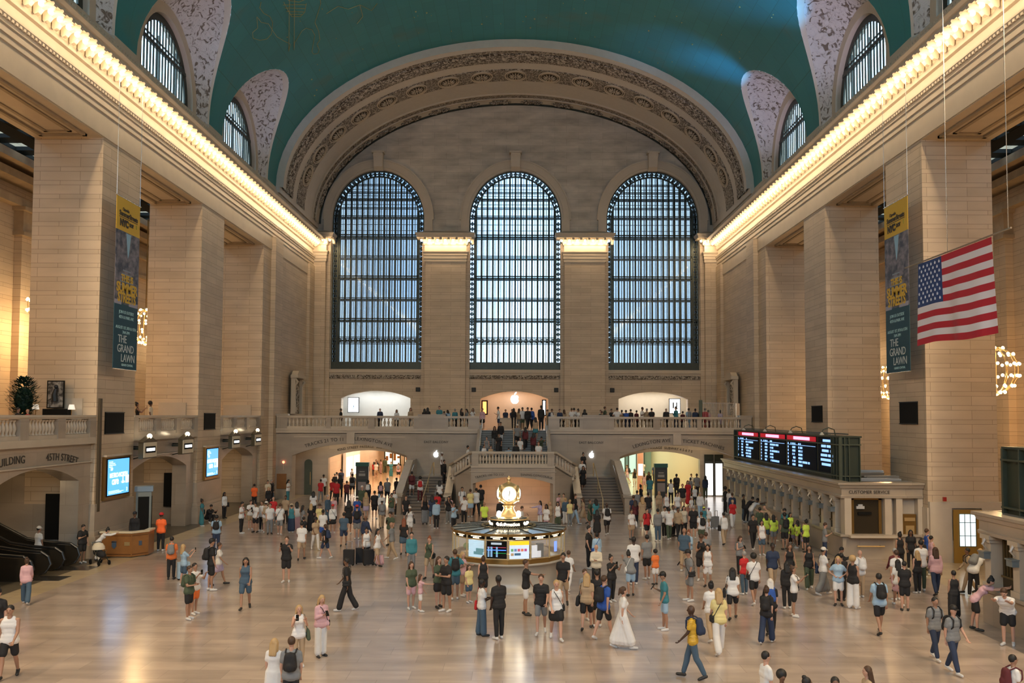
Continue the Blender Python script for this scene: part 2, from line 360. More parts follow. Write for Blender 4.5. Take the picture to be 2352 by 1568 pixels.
# lunettes ------------------------------------------------------------
nwin = [0]
def lunette(s, yc):
    side = 'left' if s < 0 else 'right'; pos = {26.6: 'farthest', 14.05: 'middle', 1.5: 'nearest', -11.05: 'rearmost'}[yc]
    R = 3.6; zs = 24.3; XW = 19.15
    def arc(r, z0, n=28):
        pts = [(-r, Z0)]+[(-r*cos(pi*k/n), z0+r*sin(pi*k/n)) for k in range(n+1)]+[(r, Z0)]
        return pts
    n = 30
    inner = arc(R+.55, zs)
    # groin curve sampled to match
    m = len(inner); G = []
    for k in range(m):
        t = -1+2*k/(m-1); u = HALF*sin(pi/2*t); th = groin(u); x, z = ell(th); G.append((x, u, z))
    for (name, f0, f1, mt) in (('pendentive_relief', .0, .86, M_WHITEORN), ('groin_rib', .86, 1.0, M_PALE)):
        mb = MB(); K = 8; vs = []
        for j in range(K+1):
            f = f0+(f1-f0)*j/K
            for k in range(m):
                a = Vector((XW-.35, inner[k][0], inner[k][1])); b = Vector(G[k]); p = a.lerp(b, f)
                p.z += .5*sin(pi*f)*sin(pi*k/(m-1)); vs.append((s*p.x, yc+p.y, p.z))
        mb.v = vs; mb.f = [(j*m+k, j*m+k+1, (j+1)*m+k+1, (j+1)*m+k) for j in range(K) for k in range(m-1)]
        o = struct(('wall_lunette_' if name[0] == 'p' else 'trim_groin_')+side, mb, mt, '%s around the %s lunette on the %s' % ('carved white relief' if name[0] == 'p' else 'smooth pale rib', pos, side), smooth=True)
    # archivolt: thick rounded ring
    mb = MB(); o_ = arc(R+.6, zs); i_ = arc(R, zs)
    for k in range(m-1):
        mb.hexa([(s*18.75, yc+i_[k][0], i_[k][1]), (s*18.75, yc+i_[k+1][0], i_[k+1][1]), (s*XW, yc+i_[k+1][0], i_[k+1][1]), (s*XW, yc+i_[k][0], i_[k][1]),
                 (s*18.75, yc+o_[k][0], o_[k][1]), (s*18.75, yc+o_[k+1][0], o_[k+1][1]), (s*XW, yc+o_[k+1][0], o_[k+1][1]), (s*XW, yc+o_[k][0], o_[k][1])])
    struct('trim_archivolt_'+side, mb, M_TRIM, 'stone arch ring of the %s lunette on the %s' % (pos, side))
    nwin[0] += 1
    w = empty('window_%d' % nwin[0], (0, 0, 0), 0, '%s semicircular lunette window on the %s above the cornice' % (pos, side), 'window', kind='structure')
    mb = MB(); r2 = R-.4   # dark ornamental border
    a = [(R*cos(pi*k/24), R*sin(pi*k/24)) for k in range(25)]; b = [(r2*cos(pi*k/24), r2*sin(pi*k/24)) for k in range(25)]
    for k in range(24):
        mb.hexa([(s*19.05, yc+b[k][0], zs+b[k][1]), (s*19.05, yc+b[k+1][0], zs+b[k+1][1]), (s*19.15, yc+b[k+1][0], zs+b[k+1][1]), (s*19.15, yc+b[k][0], zs+b[k][1]),
                 (s*19.05, yc+a[k][0], zs+a[k][1]), (s*19.05, yc+a[k+1][0], zs+a[k+1][1]), (s*19.15, yc+a[k+1][0], zs+a[k+1][1]), (s*19.15, yc+a[k][0], zs+a[k][1])])
        mb.lathe([(.08, -.02), (.16, -.02), (.16, .05), (.08, .05), (.08, -.02)], (0, 0, 0), 6) if 0 else None
    mb.box(s*19.05, s*19.15, yc-R, yc-R+.3, Z0-.4, zs); mb.box(s*19.05, s*19.15, yc+R-.3, yc+R, Z0-.4, zs)
    mb.box(s*19.0, s*19.15, yc-R, yc+R, Z0-.45, Z0-.15)
    mb.build('frame', M_BRONZE, w)
    mb = MB()
    for k in range(-8, 9):
        y = k*.4; h = sqrt(max(0, r2*r2-y*y)); mb.box(s*19.08, s*19.14, yc+y-.06, yc+y+.06, Z0-.3, zs+h)
    mb.box(s*19.02, s*19.16, yc-r2, yc+r2, zs+1.55, zs+1.75); mb.box(s*19.05, s*19.12, yc-r2, yc+r2, zs+1.95, zs+2.02)
    for k in (-2.4, 0, 2.4): mb.box(s*19.3, s*19.4, yc+k-.07, yc+k+.07, Z0, zs+2.6)
    mb.build('mullions', M_BRONZE, w)
    mb = MB(); poly = [(yc+r2*cos(pi*k/16), zs+r2*sin(pi*k/16)) for k in range(17)]+[(yc-r2, Z0-.3), (yc+r2, Z0-.3)]
    mb.prism(poly, 'x', s*19.2, s*19.215); mb.build('pane', M_GLASS, w)
    # outer wall around the window, out of the room's depth
    wallmesh(MB(), 'x', 0, 0, 0, 1, 0, 1, [])
for s in (-1, 1):
    for yc in GAPS+(-11.05,): lunette(s, yc)
    mb = MB(); wallmesh(mb, 'x', s*19.15, s*.4, -17, YB, Z0-.5, 31.5, [(yc, 3.6, Z0-.4, 24.3, 3.6, 'round') for yc in GAPS+(-11.05,)], 24)
    mb.box(s*18.3, s*19.4, -17, YB, Z0-.5, Z0-.28)
    for a_, b_ in ((-17, -16.1), (-5.95, -3.6), (6.6, 8.95), (19.15, 21.5), (31.7, YB)): mb.box(s*18.28, s*19.1, a_, b_, Z0-.3, Z0+.02)
    struct('wall_clerestory_'+('left' if s < 0 else 'right'), mb, M_TRIM, 'upper wall holding the lunettes on the %s' % ('left' if s < 0 else 'right'))
# arch soffit in front of the east wall ---------------------------------
def band(y0, y1, inset, m, name, label, t0=0, t1=pi, step=0, n=72):
    mb = MB(); prof = [(y0, inset-step), (y0, inset), (y1, inset), (y1, inset-step)] if step else [(y0, inset), (y1, inset)]
    vs = []; k = len(prof)
    for j in range(n+1):
        t = t0+(t1-t0)*j/n
        for (y, i) in prof: x, z = ell(t, i); vs.append((x, y, z))
    mb.v = vs; mb.f = [(j*k+i, j*k+i+1, (j+1)*k+i+1, (j+1)*k+i) for j in range(n) for i in range(k-1)]
    return struct(name, mb, m, label, smooth=False)
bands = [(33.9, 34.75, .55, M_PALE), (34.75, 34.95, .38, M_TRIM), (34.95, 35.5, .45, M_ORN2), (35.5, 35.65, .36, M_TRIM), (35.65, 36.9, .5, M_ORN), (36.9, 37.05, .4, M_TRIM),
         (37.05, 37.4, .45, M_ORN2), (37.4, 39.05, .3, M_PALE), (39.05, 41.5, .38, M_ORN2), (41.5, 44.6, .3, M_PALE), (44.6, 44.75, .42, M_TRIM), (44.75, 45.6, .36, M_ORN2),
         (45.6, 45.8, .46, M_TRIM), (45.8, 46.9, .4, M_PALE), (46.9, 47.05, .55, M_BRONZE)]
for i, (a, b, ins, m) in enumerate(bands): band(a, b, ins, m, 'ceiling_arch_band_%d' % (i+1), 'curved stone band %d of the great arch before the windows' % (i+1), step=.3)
mb = MB()
for j in range(72):
    t0, t1 = pi*j/72, pi*(j+1)/72; q = [ell(t0, .6), ell(t1, .6), ell(t1, -.8), ell(t0, -.8)]
    mb.add([(x, 33.87, z) for x, z in q], [(0, 1, 2, 3)])
struct('ceiling_arch_face', mb, M_PALE, 'flat stone face edging the great arch where the vault ends')
def frame_on_arch(t, y, inset):
    x, z = ell(t, inset); d = Vector((-(A)*sin(t), 0, B*cos(t))).normalized(); nrm = Vector((-B*cos(t), 0, -A*sin(t))).normalized()
    m = Matrix.Identity(4); m.col[0][:3] = d; m.col[1][:3] = (0, 1, 0); m.col[2][:3] = nrm
    if m.to_3x3().determinant() < 0: m.col[0][:3] = -d
    m.translation = Vector((x, y, z)); return m
mb = MB(); mb.lathe([(.98, -.02), (.98, .08), (.92, .1), (.88, .02)], n=28).lathe([(.8, .0), (.79, .07), (.75, .07), (.74, .0)], n=28)
ringm = mb.mesh('rosette', True); ringm.materials.append(M_TRIM)
mb = MB()
for k in range(12):
    a = 2*pi*k/12; mb.tube([(.16*cos(a), .16*sin(a), .06), (.4*cos(a), .4*sin(a), .12), (.6*cos(a), .6*sin(a), .05)], [.02, .055, .015], 6)
mb.ball((0, 0, .1), .09, 10); petm = mb.mesh('petals', True); petm.materials.append(M_TRIM)
mb = MB().lathe([(.9, .015), (.001, .015)], n=24); hm = mb.mesh('hollow'); hm.materials.append(mat('dark_hollow_stone', (.09, .065, .04), .8))  # flat disc; the dark of the hollow is put into its colour
first = None
for k in range(17):
    t = radians(90+(k-8)*9.1*(1+.004*abs(k-8)**1.2)); mw = frame_on_arch(t, 40.25, .395)
    o = link('ceiling_rosette', ringm); o.matrix_world = mw; o.scale = (.94, 1.15, 1)
    tag(o, 'carved round rosette on the great arch, number %d counted from the left springing' % (17-k), 'rosette', 'rosettes round the great arch')
    c = link('petals', petm, o); c = link('hollow', hm, o)
mb = MB()
mb.box(-.62, .62, -.34, .34, 0, .05); mb.ball((0, 0, .06), .3, 10, .4)
for a in (-1, 1):
    mb.tube([(a*.3, 0, .05), (a*.62, .2, .1), (a*.95, .05, .06), (a*.8, -.15, .06)], [.1, .09, .07, .03], 6); mb.tube([(a*.1, a*.3, .05), (a*.35, .38, .09), (a*.6, .3, .05)], .06, 6)
    mb.tube([(a*.1, -.3, .05), (a*.35, -.42, .09), (a*.7, -.3, .05)], .06, 6)
cartm = mb.mesh('cartouche', True); cartm.materials.append(M_ORN2)
for k in range(18):
    o = link('cartouche', cartm); o.matrix_world = frame_on_arch(radians(90+(k-8.5)*9.2), 46.35, .42)
    o.parent = bpy.data.objects['ceiling_arch_band_14']
# east wall -------------------------------------------------------------
WC = (-12.5, 0, 12.5)
mb = MB(); wallmesh(mb, 'y', YE, .9, -18.3, 18.3, 9.9, lambda x: Z0+.0+B*sqrt(max(0, 1-(x/A)**2)), [(c, 4.2, 10.46, 24.1, 4.6, 'round') for c in WC], 28)
struct('wall_back_upper', mb, M_EAST, 'streaked pale stone end wall with three arched windows')
mb = MB(); wallmesh(mb, 'y', YE, .9, -18.3, 18.3, 5.2, 9.9, [(-12.55, 3.13, 5.2, 7.85, .68, 'seg'), (-.03, 3.07, 5.2, 7.85, .68, 'seg'), (12.5, 3.13, 5.2, 7.85, .66, 'seg')])
struct('wall_back_lower', mb, M_STONE, 'stone end wall with three low arched shop fronts')
mb = MB()
for a, b in ((-18.3, -17.1), (-8.1, -4.45), (4.45, 8.1), (17.1, 18.3)): mb.box(a, b, YE-.75, YE+.1, 5.2, 20.2); mb.box(a-.35 if a > -18 else a, b+.35 if b < 18 else b, YE-.3, YE+.1, 5.2, 21.9)
struct('pilaster_back', mb, M_STONE, 'stone piers between the three big windows')
mb = MB()
for c in WC:
    mb.box(c-4.45, c+4.45, YE-.25, YE+.1, 10.15, 10.46); mb.box(c-4.35, c+4.35, YE-.12, YE+.1, 9.95, 10.15)
struct('sill_back', mb, M_TRIM, 'stone sills under the three big windows')
mb = MB()
for c in WC: mb.box(c-4.3, c+4.3, YE-.16, YE-.02, 9.62, 9.95)
struct('trim_frieze_back', mb, M_ORN2, 'carved wave frieze under the window sills')
for i, c in enumerate(WC):
    mb = MB(); R0, R1 = 4.2, 4.95; zs = 24.1
    for k in range(32):
        t0, t1 = pi*k/32, pi*(k+1)/32; e = 4.6/4.2
        for (ra, rb, yy) in ((R0, R0+.2, YE-.12), (R0+.2, R1, YE-.2), (R1, R1+.12, YE-.26)):
            p = [(c+ra*cos(t0), zs+ra*e*sin(t0)), (c+ra*cos(t1), zs+ra*e*sin(t1)), (c+rb*cos(t1), zs+rb*e*sin(t1)), (c+rb*cos(t0), zs+rb*e*sin(t0))]
            mb.hexa([(p[0][0], yy, p[0][1]), (p[1][0], yy, p[1][1]), (p[1][0], YE+.05, p[1][1]), (p[0][0], YE+.05, p[0][1]), (p[3][0], yy, p[3][1]), (p[2][0], yy, p[2][1]), (p[2][0], YE+.05, p[2][1]), (p[3][0], YE+.05, p[3][1])])
    for sg in (-1, 1): mb.box(c+sg*R0, c+sg*R1, YE-.2, YE+.05, 22.7, 24.1)
    struct('trim_arch_%d' % (i+1), mb, M_TRIM, 'moulded stone arch over the %s big window' % ('left', 'centre', 'right')[i])
    mb = MB(); mb.prism([(YE-.2, 28.6), (YE-.55, 28.9), (YE-.7, 29.9), (YE-.75, 30.15), (YE, 30.15), (YE, 28.6)], 'x', c-.42, c+.42)
    mb.box(c-.55, c+.55, YE-.85, YE, 30.12, 30.3); mb.tube([(c-.45, YE-.6, 29.95), (c+.45, YE-.6, 29.95)], .13, 8)
    k_ = mb.build('keystone', M_TRIM); tag(k_, 'scrolled keystone above the %s big window' % ('left', 'centre', 'right')[i], 'keystone', kind='structure')
# capitals with lamps on the east piers
def capital(a, b, nm):
    y = YE-.75; path = [(a, YE, -1, 0), (a, y, -1, -1), (b, y, 1, -1), (b, YE, 1, 0)]
    if a < -18: path = [(a, y, 0, -1), (b, y, 1, -1), (b, YE, 1, 0)]
    if b > 18: path = [(a, YE, -1, 0), (a, y, -1, -1), (b, y, 0, -1)]
    pr = [(o*.75, z+.42) for o, z in CAP if z < 22.23]+[(0, 22.95), (-.02, 22.95)]
    struct('trim_capital_'+nm, MB().sweep(pr, path).box(a-.02, b+.02, y-.02, YE, 20.1, 22.95), M_TRIM, 'moulded capital of the %s window pier' % nm.replace('_', ' '))
for q in ((-18.3, -17.1, 'far_left'), (-8.1, -4.45, 'left'), (4.45, 8.1, 'right'), (17.1, 18.3, 'far_right')): capital(*q)
# the three big windows --------------------------------------------------
def big_window(i, c):
    w = empty('window_%d' % (i+20), (0, 0, 0), 0, '%s of the three tall arched windows in the end wall' % ('leftmost', 'middle', 'rightmost')[i], 'window', kind='structure')
    y = YE+.35; zs = 24.1; e = 4.6/4.2
    def zt(x, r): return zs+r*e*sqrt(max(0, 1-(x/r)**2)) if abs(x) < r else zs
    mb = MB(); inner = 3.72
    def arcband(r0, r1, y0, y1, n=32):
        for k in range(n):
            t0, t1 = pi*k/n, pi*(k+1)/n; q = [(c+r*cos(t), zs+r*e*sin(t)) for r, t in ((r0, t0), (r0, t1), (r1, t1), (r1, t0))]
            mb.hexa([(q[0][0], y0, q[0][1]), (q[1][0], y0, q[1][1]), (q[1][0], y1, q[1][1]), (q[0][0], y1, q[0][1]), (q[3][0], y0, q[3][1]), (q[2][0], y0, q[2][1]), (q[2][0], y1, q[2][1]), (q[3][0], y1, q[3][1])])
    arcband(4.1, 4.2, y-.1, y+.1); arcband(inner-.06, inner+.06, y-.1, y+.1)
    for sg in (-1, 1):
        for r in (4.15, inner): mb.box(c+sg*r-.06, c+sg*r+.06, y-.1, y+.1, 10.46, zs)
    mb.box(c-4.2, c+4.2, y-.12, y+.12, 10.46, 11.15)
    mb.build('frame', M_BRONZE, w)
    # cast ornament: rings and crosses filling the border
    def ring(m, x, z, r=.17, yy=y):
        n = 8
        for k in range(n):
            a0, a1 = 2*pi*k/n, 2*pi*(k+1)/n
            m.hexa([(x+(r-.06)*cos(a0), yy-.03, z+(r-.06)*sin(a0)), (x+(r-.06)*cos(a1), yy-.03, z+(r-.06)*sin(a1)), (x+(r-.06)*cos(a1), yy+.03, z+(r-.06)*sin(a1)), (x+(r-.06)*cos(a0), yy+.03, z+(r-.06)*sin(a0)),
                    (x+r*cos(a0), yy-.03, z+r*sin(a0)), (x+r*cos(a1), yy-.03, z+r*sin(a1)), (x+r*cos(a1), yy+.03, z+r*sin(a1)), (x+r*cos(a0), yy+.03, z+r*sin(a0))])
        m.box(x-.05, x+.05, yy-.03, yy+.03, z-.2, z+.2); m.box(x-.2, x+.2, yy-.03, yy+.03, z-.05, z+.05)
    m2 = MB()
    z = 11.4
    while z < zs:
        for sg in (-1, 1): ring(m2, c+sg*3.93, z)
        z += .46
    for k in range(1, 30):
        t = pi*k/30; ring(m2, c+3.93*cos(t), zs+3.93*e*sin(t))
    for k in range(-7, 8): ring(m2, c+k*.5, 13.1, .2)
    m2.build('cast_border', M_BRONZE, w)
    m3 = MB(); dx = .51
    for k in range(-7, 8):
        x = k*dx; top = zs+inner*e*sqrt(max(0, 1-(x/inner)**2)); m3.box(c+x-.075, c+x+.075, y-.06, y+.06, 11.1, top)
        m3.box(c+x+.24, c+x+.27, y-.02, y+.02, 11.1, top) if k < 7 else None
    for k, z in enumerate((13.35, 12.85, 15.0, 16.95, 18.9, 20.8, 22.7, 24.5, 25.25, 26.0, 26.7, 27.4)):
        h = .15 if z in (15.0, 18.9, 22.7) else .09; r = inner*sqrt(max(0, 1-((z-zs)/(inner*e))**2)) if z > zs else inner
        m3.box(c-r, c+r, y-.06, y+.06, z-h, z-h*.35); m3.box(c-r, c+r, y-.06, y+.06, z+h*.35, z+h)
    for z in (23.2, 23.75, 25.6, 26.4, 27.0):
        r = inner*sqrt(max(0, 1-((z-zs)/(inner*e))**2)) if z > zs else inner; m3.box(c-r, c+r, y-.03, y+.03, z-.02, z+.02)
    m3.build('mullions', M_BRONZE, w)
    poly = [(c+3.7*cos(pi*k/20), zs+3.7*e*sin(pi*k/20)) for k in range(21)]+[(c-3.7, 11.1), (c+3.7, 11.1)]
    MB().prism(poly, 'y', y+.08, y+.1).build('pane', M_GLASS, w)
    # outer skin of glazing with the catwalks between
    m4 = MB(); yo = YE+1.5
    for k in range(-8, 9): m4.box(c+k*.53-.035, c+k*.53+.035, yo, yo+.08, 10.4, 29)
    for z in (13.2, 15.0, 16.95, 18.9, 20.8, 22.7, 24.6, 26.4): m4.box(c-4.6, c+4.6, yo-.05, yo+.08, z-.12, z+.06)
    for k in range(-8, 9): m4.box(c+k*.53+.2, c+k*.53+.24, yo, yo+.05, 10.4, 29)
    m4.build('outer_frame', mat('outer_steel', (.10, .15, .17), .5), w)
    gm = mat('frosted_outer_glass_%d' % (i % 2), (.14, .24, .30) if i != 1 else (.3, .4, .45), .3, alpha=.52 if i != 1 else .22)  # dimmer daylight of the side windows is put into their darker panes
    MB().box(c-4.6, c+4.6, yo+.1, yo+.12, 10.4, 29).build('outer_pane', gm, w)
    m5 = MB()
    for z in (15.0, 18.9, 22.7): m5.box(c-4.5, c+4.5, y+.15, yo-.1, z-.03, z+.03)
    m5.build('glass_catwalk', mat('catwalk_glass', (.25, .5, .55), .2, alpha=.6), w)
for i, c in enumerate(WC): big_window(i, c)
# outer walls that shut the window recesses
mb = MB()
for c in (-18.3, -6.25, 6.25, 18.3): mb.box(c-1.75, c+1.75, YE+.9, YE+2, 5, 32)
mb.box(-20, 20, YE+.9, YE+2, 4.8, 10.3) if 0 else None
mb.box(-19.4, -18.5, YB-2, YE+1, 22.9, 33).box(18.5, 19.4, YB-2, YE+1, 22.9, 33)  # side blocks added to stop sky leaking past the arch ends
struct('trim_arch_springing', MB().box(-18.6, -17.98, YB-.1, YE, 23.3, 23.78).box(17.98, 18.6, YB-.1, YE, 23.3, 23.78), M_PALE, 'stone ledge from which the great arch springs')
struct('wall_outer', mb, M_BLACK, 'dark outer wall between the window recesses')
# west end and the wings behind the camera
mb = MB(); wallmesh(mb, 'y', -47.5, -.8, -18.3, 18.3, 0, lambda x: Z0+B*sqrt(max(0, 1-(x/A)**2)), [(c, 4.2, 10.46, 24.1, 4.6, 'round') for c in WC], 20)
struct('wall_front', mb, M_EAST, 'west end wall behind the camera')
struct('balcony_front', MB().box(-18.3, 18.3, -47.5, -35.2, 4.9, 5.2), M_COPE, 'marble balcony floor the camera stands on')

# ================================================================== EAST BALCONY, STAIRS, PASSAGES
struct('balcony_floor_back', MB().box(-18, -2.6, YB, YE, 4.9, 5.2).box(2.6, 18, YB, YE, 4.9, 5.2).box(-2.6, 2.6, YB+.6, YE, 4.9, 5.2).box(-18, 18, YE, 51.5, 4.9, 5.2), M_COPE, 'marble floor of the east balcony')
mb = MB(); wallmesh(mb, 'y', YB, 1.1, -18.32, -2.6, 0, 4.95, [(-12.4, 4.33, 0, 3.25, .87, 'seg')]); wallmesh(mb, 'y', YB, 1.1, 2.6, 18.32, 0, 4.95, [(12.35, 4.33, 0, 3.25, .87, 'seg')])
struct('wall_balcony_front', mb, M_LOW, 'polished marble wall under the east balcony with two wide arches')
mb = MB()
for s in (-1, 1):
    mb.box(s*2.55, s*17.95, YB-.1, YB+.1, 4.95, 5.15); mb.box(s*2.55, s*17.95, YB-.18, YB+.1, 5.15, 5.3)
    mb.box(s*12.3-.3, s*12.3+.3, YB-.14, YB, 4.15, 4.95)
    for a, b in ((8.2, 11.7), (13.1, 16.6)): mb.box(s*a, s*b, YB-.05, YB, 4.62, 4.7)
struct('trim_balcony_front', mb, M_COPE, 'marble string course under the balcony balustrade')
def baluster_mesh(h=.6, r=.095):
    return MB().lathe([(r*.95, 0), (r*.95, .05*h), (r*.55, .1*h), (r*.6, .2*h), (r*1.05, .42*h), (r*.9, .58*h), (r*.45, .8*h), (r*.5, .88*h), (r*.9, .93*h), (r*.9, h)], n=10).mesh('baluster', True)
bal_m = baluster_mesh(); bal_m.materials.append(M_COPE)
def balustrade(name, label, axis, c, runs, posts, z, group=None, th=.3):
    """runs: (a, b, n) spans of balusters; posts: (a, b, extra height)"""
    root = empty(name, (0, 0, z), 0, label, 'balustrade', group)
    def bx(m, a, b, w0, w1, z0, z1):
        return m.box(a, b, c+w0, c+w1, z0, z1) if axis == 'y' else m.box(c+w0, c+w1, a, b, z0, z1)
    lo = min([r[0] for r in runs]+[p[0] for p in posts]); hi = max([r[1] for r in runs]+[p[1] for p in posts])
    m = MB(); bx(m, lo, hi, -th/2, th/2, 0, .16); m.build('base', M_COPE, root)
    m = MB(); bx(m, lo, hi, -th/2-.02, th/2+.02, .8, .86); bx(m, lo, hi, -th/2-.07, th/2+.07, .86, .96); m.build('top_rail', M_COPE, root)
    for (a, b, e) in posts:
        m = MB(); bx(m, a, b, -th/2-.04, th/2+.04, 0, .82+e)
        if e: bx(m, a-.08, b+.08, -th/2-.12, th/2+.12, .82+e, .97+e)
        m.build('post', M_LOW, root)
    for (a, b, n) in runs:
        for k in range(n):
            u = a+(b-a)*(k+.5)/n; o = link('baluster', bal_m, root); o.location = (u, c, .17) if axis == 'y' else (c, u, .17)
    return root
for s, nm in ((-1, 'left'), (1, 'right')):
    f = lambda a, b: (min(s*a, s*b), max(s*a, s*b))
    balustrade('balustrade', 'marble balustrade of the east balcony %s of the stairs' % nm, 'y', YB,
               [(*f(17.1, 14.15), 10), (*f(13.8, 11.0), 10), (*f(10.5, 7.55), 10), (*f(4.95, 3.45), 5)],
               [(*f(17.9, 17.1), .12), (*f(14.15, 13.8), 0), (*f(11.0, 10.5), 0), (*f(7.55, 7.15), 0), (*f(7.15, 5.25), .12), (*f(5.25, 4.95), 0), (*f(3.45, 2.6), 0)], 5.3)
# engraved lettering
M_INK = mat('engraved_letter', (.05, .04, .03), .7)
def sign_text(txt, size, loc, rz=0, m=M_INK, parent=None, name='lettering', ext=.008, bend=None, label=None, sp=1.05, tilt=0, cat='lettering', bold=0, sx=1):
    o = place(text_mb(txt, size, ext, bend, sp, bold), loc, rz, tilt, sx).build(name, m, parent)
    if not parent: tag(o, label or 'carved letters reading %s on the stone wall' % txt, cat)
    return o
sign_text('TRACKS 21 TO 11', .36, (-14.3, YB-.02, 4.22), bend=9, tilt=radians(-10), label='carved words TRACKS 21 TO 11 above the left wide arch')
sign_text('LEXINGTON AVE', .36, (-10.6, YB-.02, 4.27), bend=9, tilt=radians(10), label='carved words LEXINGTON AVE above the left wide arch')
sign_text('LEXINGTON AVE', .36, (10.4, YB-.02, 4.24), bend=9, tilt=radians(-10), label='carved words LEXINGTON AVE above the right wide arch')
sign_text('TICKET MACHINES', .36, (14.3, YB-.02, 4.18), bend=9, tilt=radians(10), label='carved words TICKET MACHINES above the right wide arch')
for s in (-1, 1): sign_text('EAST BALCONY', .25, (s*5.85, YB-.02, 4.22), label='carved words EAST BALCONY on the wall %s of the stairs' % ('left' if s < 0 else 'right'))
# apple shaped signs
def apple_mb(h, d=.06):
    pts = []
    for k in range(48):
        a = 2*pi*k/48; x, y = sin(a), cos(a); r = .5+.03*cos(2*a)
        X = r*x*(1.0+.06*y); Y = r*y
        if y > 0: Y -= .10*math.exp(-(X/.13)**2)
        else: Y += .06*math.exp(-(X/.13)**2); X *= 1-.12*abs(y)**3
        dx, dy = X-.62, Y-.06; dd = sqrt(dx*dx+dy*dy)
        if dd < .26: X, Y = .62+dx/dd*.26, .06+dy/dd*.26
        pts.append((X*h*.8, Y*h*.8))
    mb = MB(); n = len(pts); vs = [(x, -d, z) for x, z in pts]+[(x, 0, z) for x, z in pts]+[(-.05*h, -d, 0), (-.05*h, 0, 0)]
    mb.add(vs, [(i, (i+1) % n, 2*n) for i in range(n)]+[((i+1) % n+n, i+n, 2*n+1) for i in range(n)]+[(i, i+n, (i+1) % n+n, (i+1) % n) for i in range(n)])
    leaf = []
    for k in range(16):
        a = 2*pi*k/16; u, v = .17*cos(a), .065*sin(a)*(1-.0*cos(a)); leaf.append(((.05+(u*.62-v*.78))*h, (.53+(u*.78+v*.62))*h))
    return mb.prism(leaf, 'y', -d, 0)
M_SIGN = mat('backlit_white_sign', (1, 1, 1), .5, emit=2.5, ecol=(.9, .95, 1), sample=False)
place(apple_mb(1.05), (0, 49.4, 7.82)).build('apple_sign', mat('large_backlit_sign', (.9, .92, .95), emit=1.3, ecol=(1, 1, 1), sample=False))
tag(bpy.data.objects['apple_sign'], 'large glowing white apple emblem on the back wall of the middle shop niche', 'sign')
for s in (-1, 1):
    o = place(apple_mb(.5), (s*5.86, YB-.03, 3.35)).build('apple_sign', mat('dim_backlit_sign', (.9, .95, 1), emit=2.2, ecol=(.8, .9, 1), sample=False))
    tag(o, 'small glowing apple emblem on the wall above the %s stairs' % ('left' if s < 0 else 'right'), 'sign')
# shop niches
NC = [mat('shop_wall_cool', (.75, .74, .70), .8, noise=.05), mat('shop_wall_peach', (.78, .60, .46), .8, noise=.05), mat('shop_wall_cream', (.8, .73, .62), .8, noise=.05)]
for i, c in enumerate((-12.5, 0, 12.5)):
    mb = MB(); mb.box(c-3.9, c+3.9, 50.1, 50.3, 5.2, 9.6); mb.box(c-3.9, c-3.7, YE+.9, 50.1, 5.2, 9.6); mb.box(c+3.7, c+3.9, YE+.9, 50.1, 5.2, 9.6); mb.box(c-3.9, c+3.9, YE+.9, 50.3, 9.0, 9.6)
    struct('wall_shop_%d' % (i+1), mb, NC[i], 'pale back wall of the %s shop niche' % ('left', 'middle', 'right')[i])
    lamp('AREA', 'shop_ceiling_light', (c, 48.9, 8.85), (130, 85, 105)[i], ((.92, .97, 1), (1, .74, .52), (1, .92, .8))[i], (radians(-12), 0, 0), shape='RECTANGLE', size=5.5, size_y=1.2)
def screen(name, label, x0, x1, y0, y1, z0, z1, m, bez=.06, bm=None):
    """flat panel standing in the x or y plane; the thin axis is the one with equal bounds"""
    root = empty(name, ((x0+x1)/2, (y0+y1)/2, z0), 0, label, 'screen'); ox, oy, oz = root.location
    a = MB()
    if abs(x1-x0) < 1e-6:
        sg = 1 if x0 < 0 else -1; a.box(x0, x0+sg*.12, y0-bez, y1+bez, z0-bez, z1+bez); b = MB().box(x0+sg*.12, x0+sg*.13, y0, y1, z0, z1)
    else: a.box(x0-bez, x1+bez, y0, y0+.12, z0-bez, z1+bez); b = MB().box(x0, x1, y0-.012, y0, z0, z1)
    for q, nm_, mm in ((a, 'bezel', bm or M_BLACK), (b, 'display', m)):
        q.v = [(v[0]-ox, v[1]-oy, v[2]-oz) for v in q.v]; q.build(nm_, mm, root)
    return root
M_SCRW = mat('bright_white_display', (1, 1, 1), emit=2.4, ecol=(.95, .98, 1), sample=False)
sc_ = screen('wall_screen', 'bright white display inside the left shop niche with a blue pen drawing', -15.45, -14.5, 49.2, 49.2, 6.6, 7.9, M_SCRW)
place(MB().tube([(-.1, 0, -.3), (-.14, 0, 0), (-.04, 0, .28), (.02, 0, .05), (.0, 0, -.3)], .022, 6).tube([(.08, 0, -.28), (.05, 0, 0), (.14, 0, .25)], .022, 6), (0, -.04, .55)).build('drawing', mat('screen_blue_ink', (.1, .3, .5)), sc_)
sc_ = screen('wall_screen', 'bright white display inside the right shop niche with two dark phones', 14.35, 15.3, 49.2, 49.2, 6.6, 7.9, M_SCRW)
MB().box(-.2, -.08, -.03, -.02, .45, 1.0).box(.12, .22, -.03, -.02, .45, 1.0).build('drawing', M_BLACK, sc_)
screen('wall_screen', 'narrow orange lit display at the left edge of the middle shop niche', -2.95, -2.6, 48.6, 48.6, 6.5, 7.6, mat('orange_display', (1, .4, .1), emit=2, ecol=(1, .35, .1), sample=False), .12)
screen('wall_screen', 'narrow white display at the right edge of the middle shop niche', 2.6, 2.8, 48.6, 48.6, 6.4, 7.7, M_SCRW, .1)
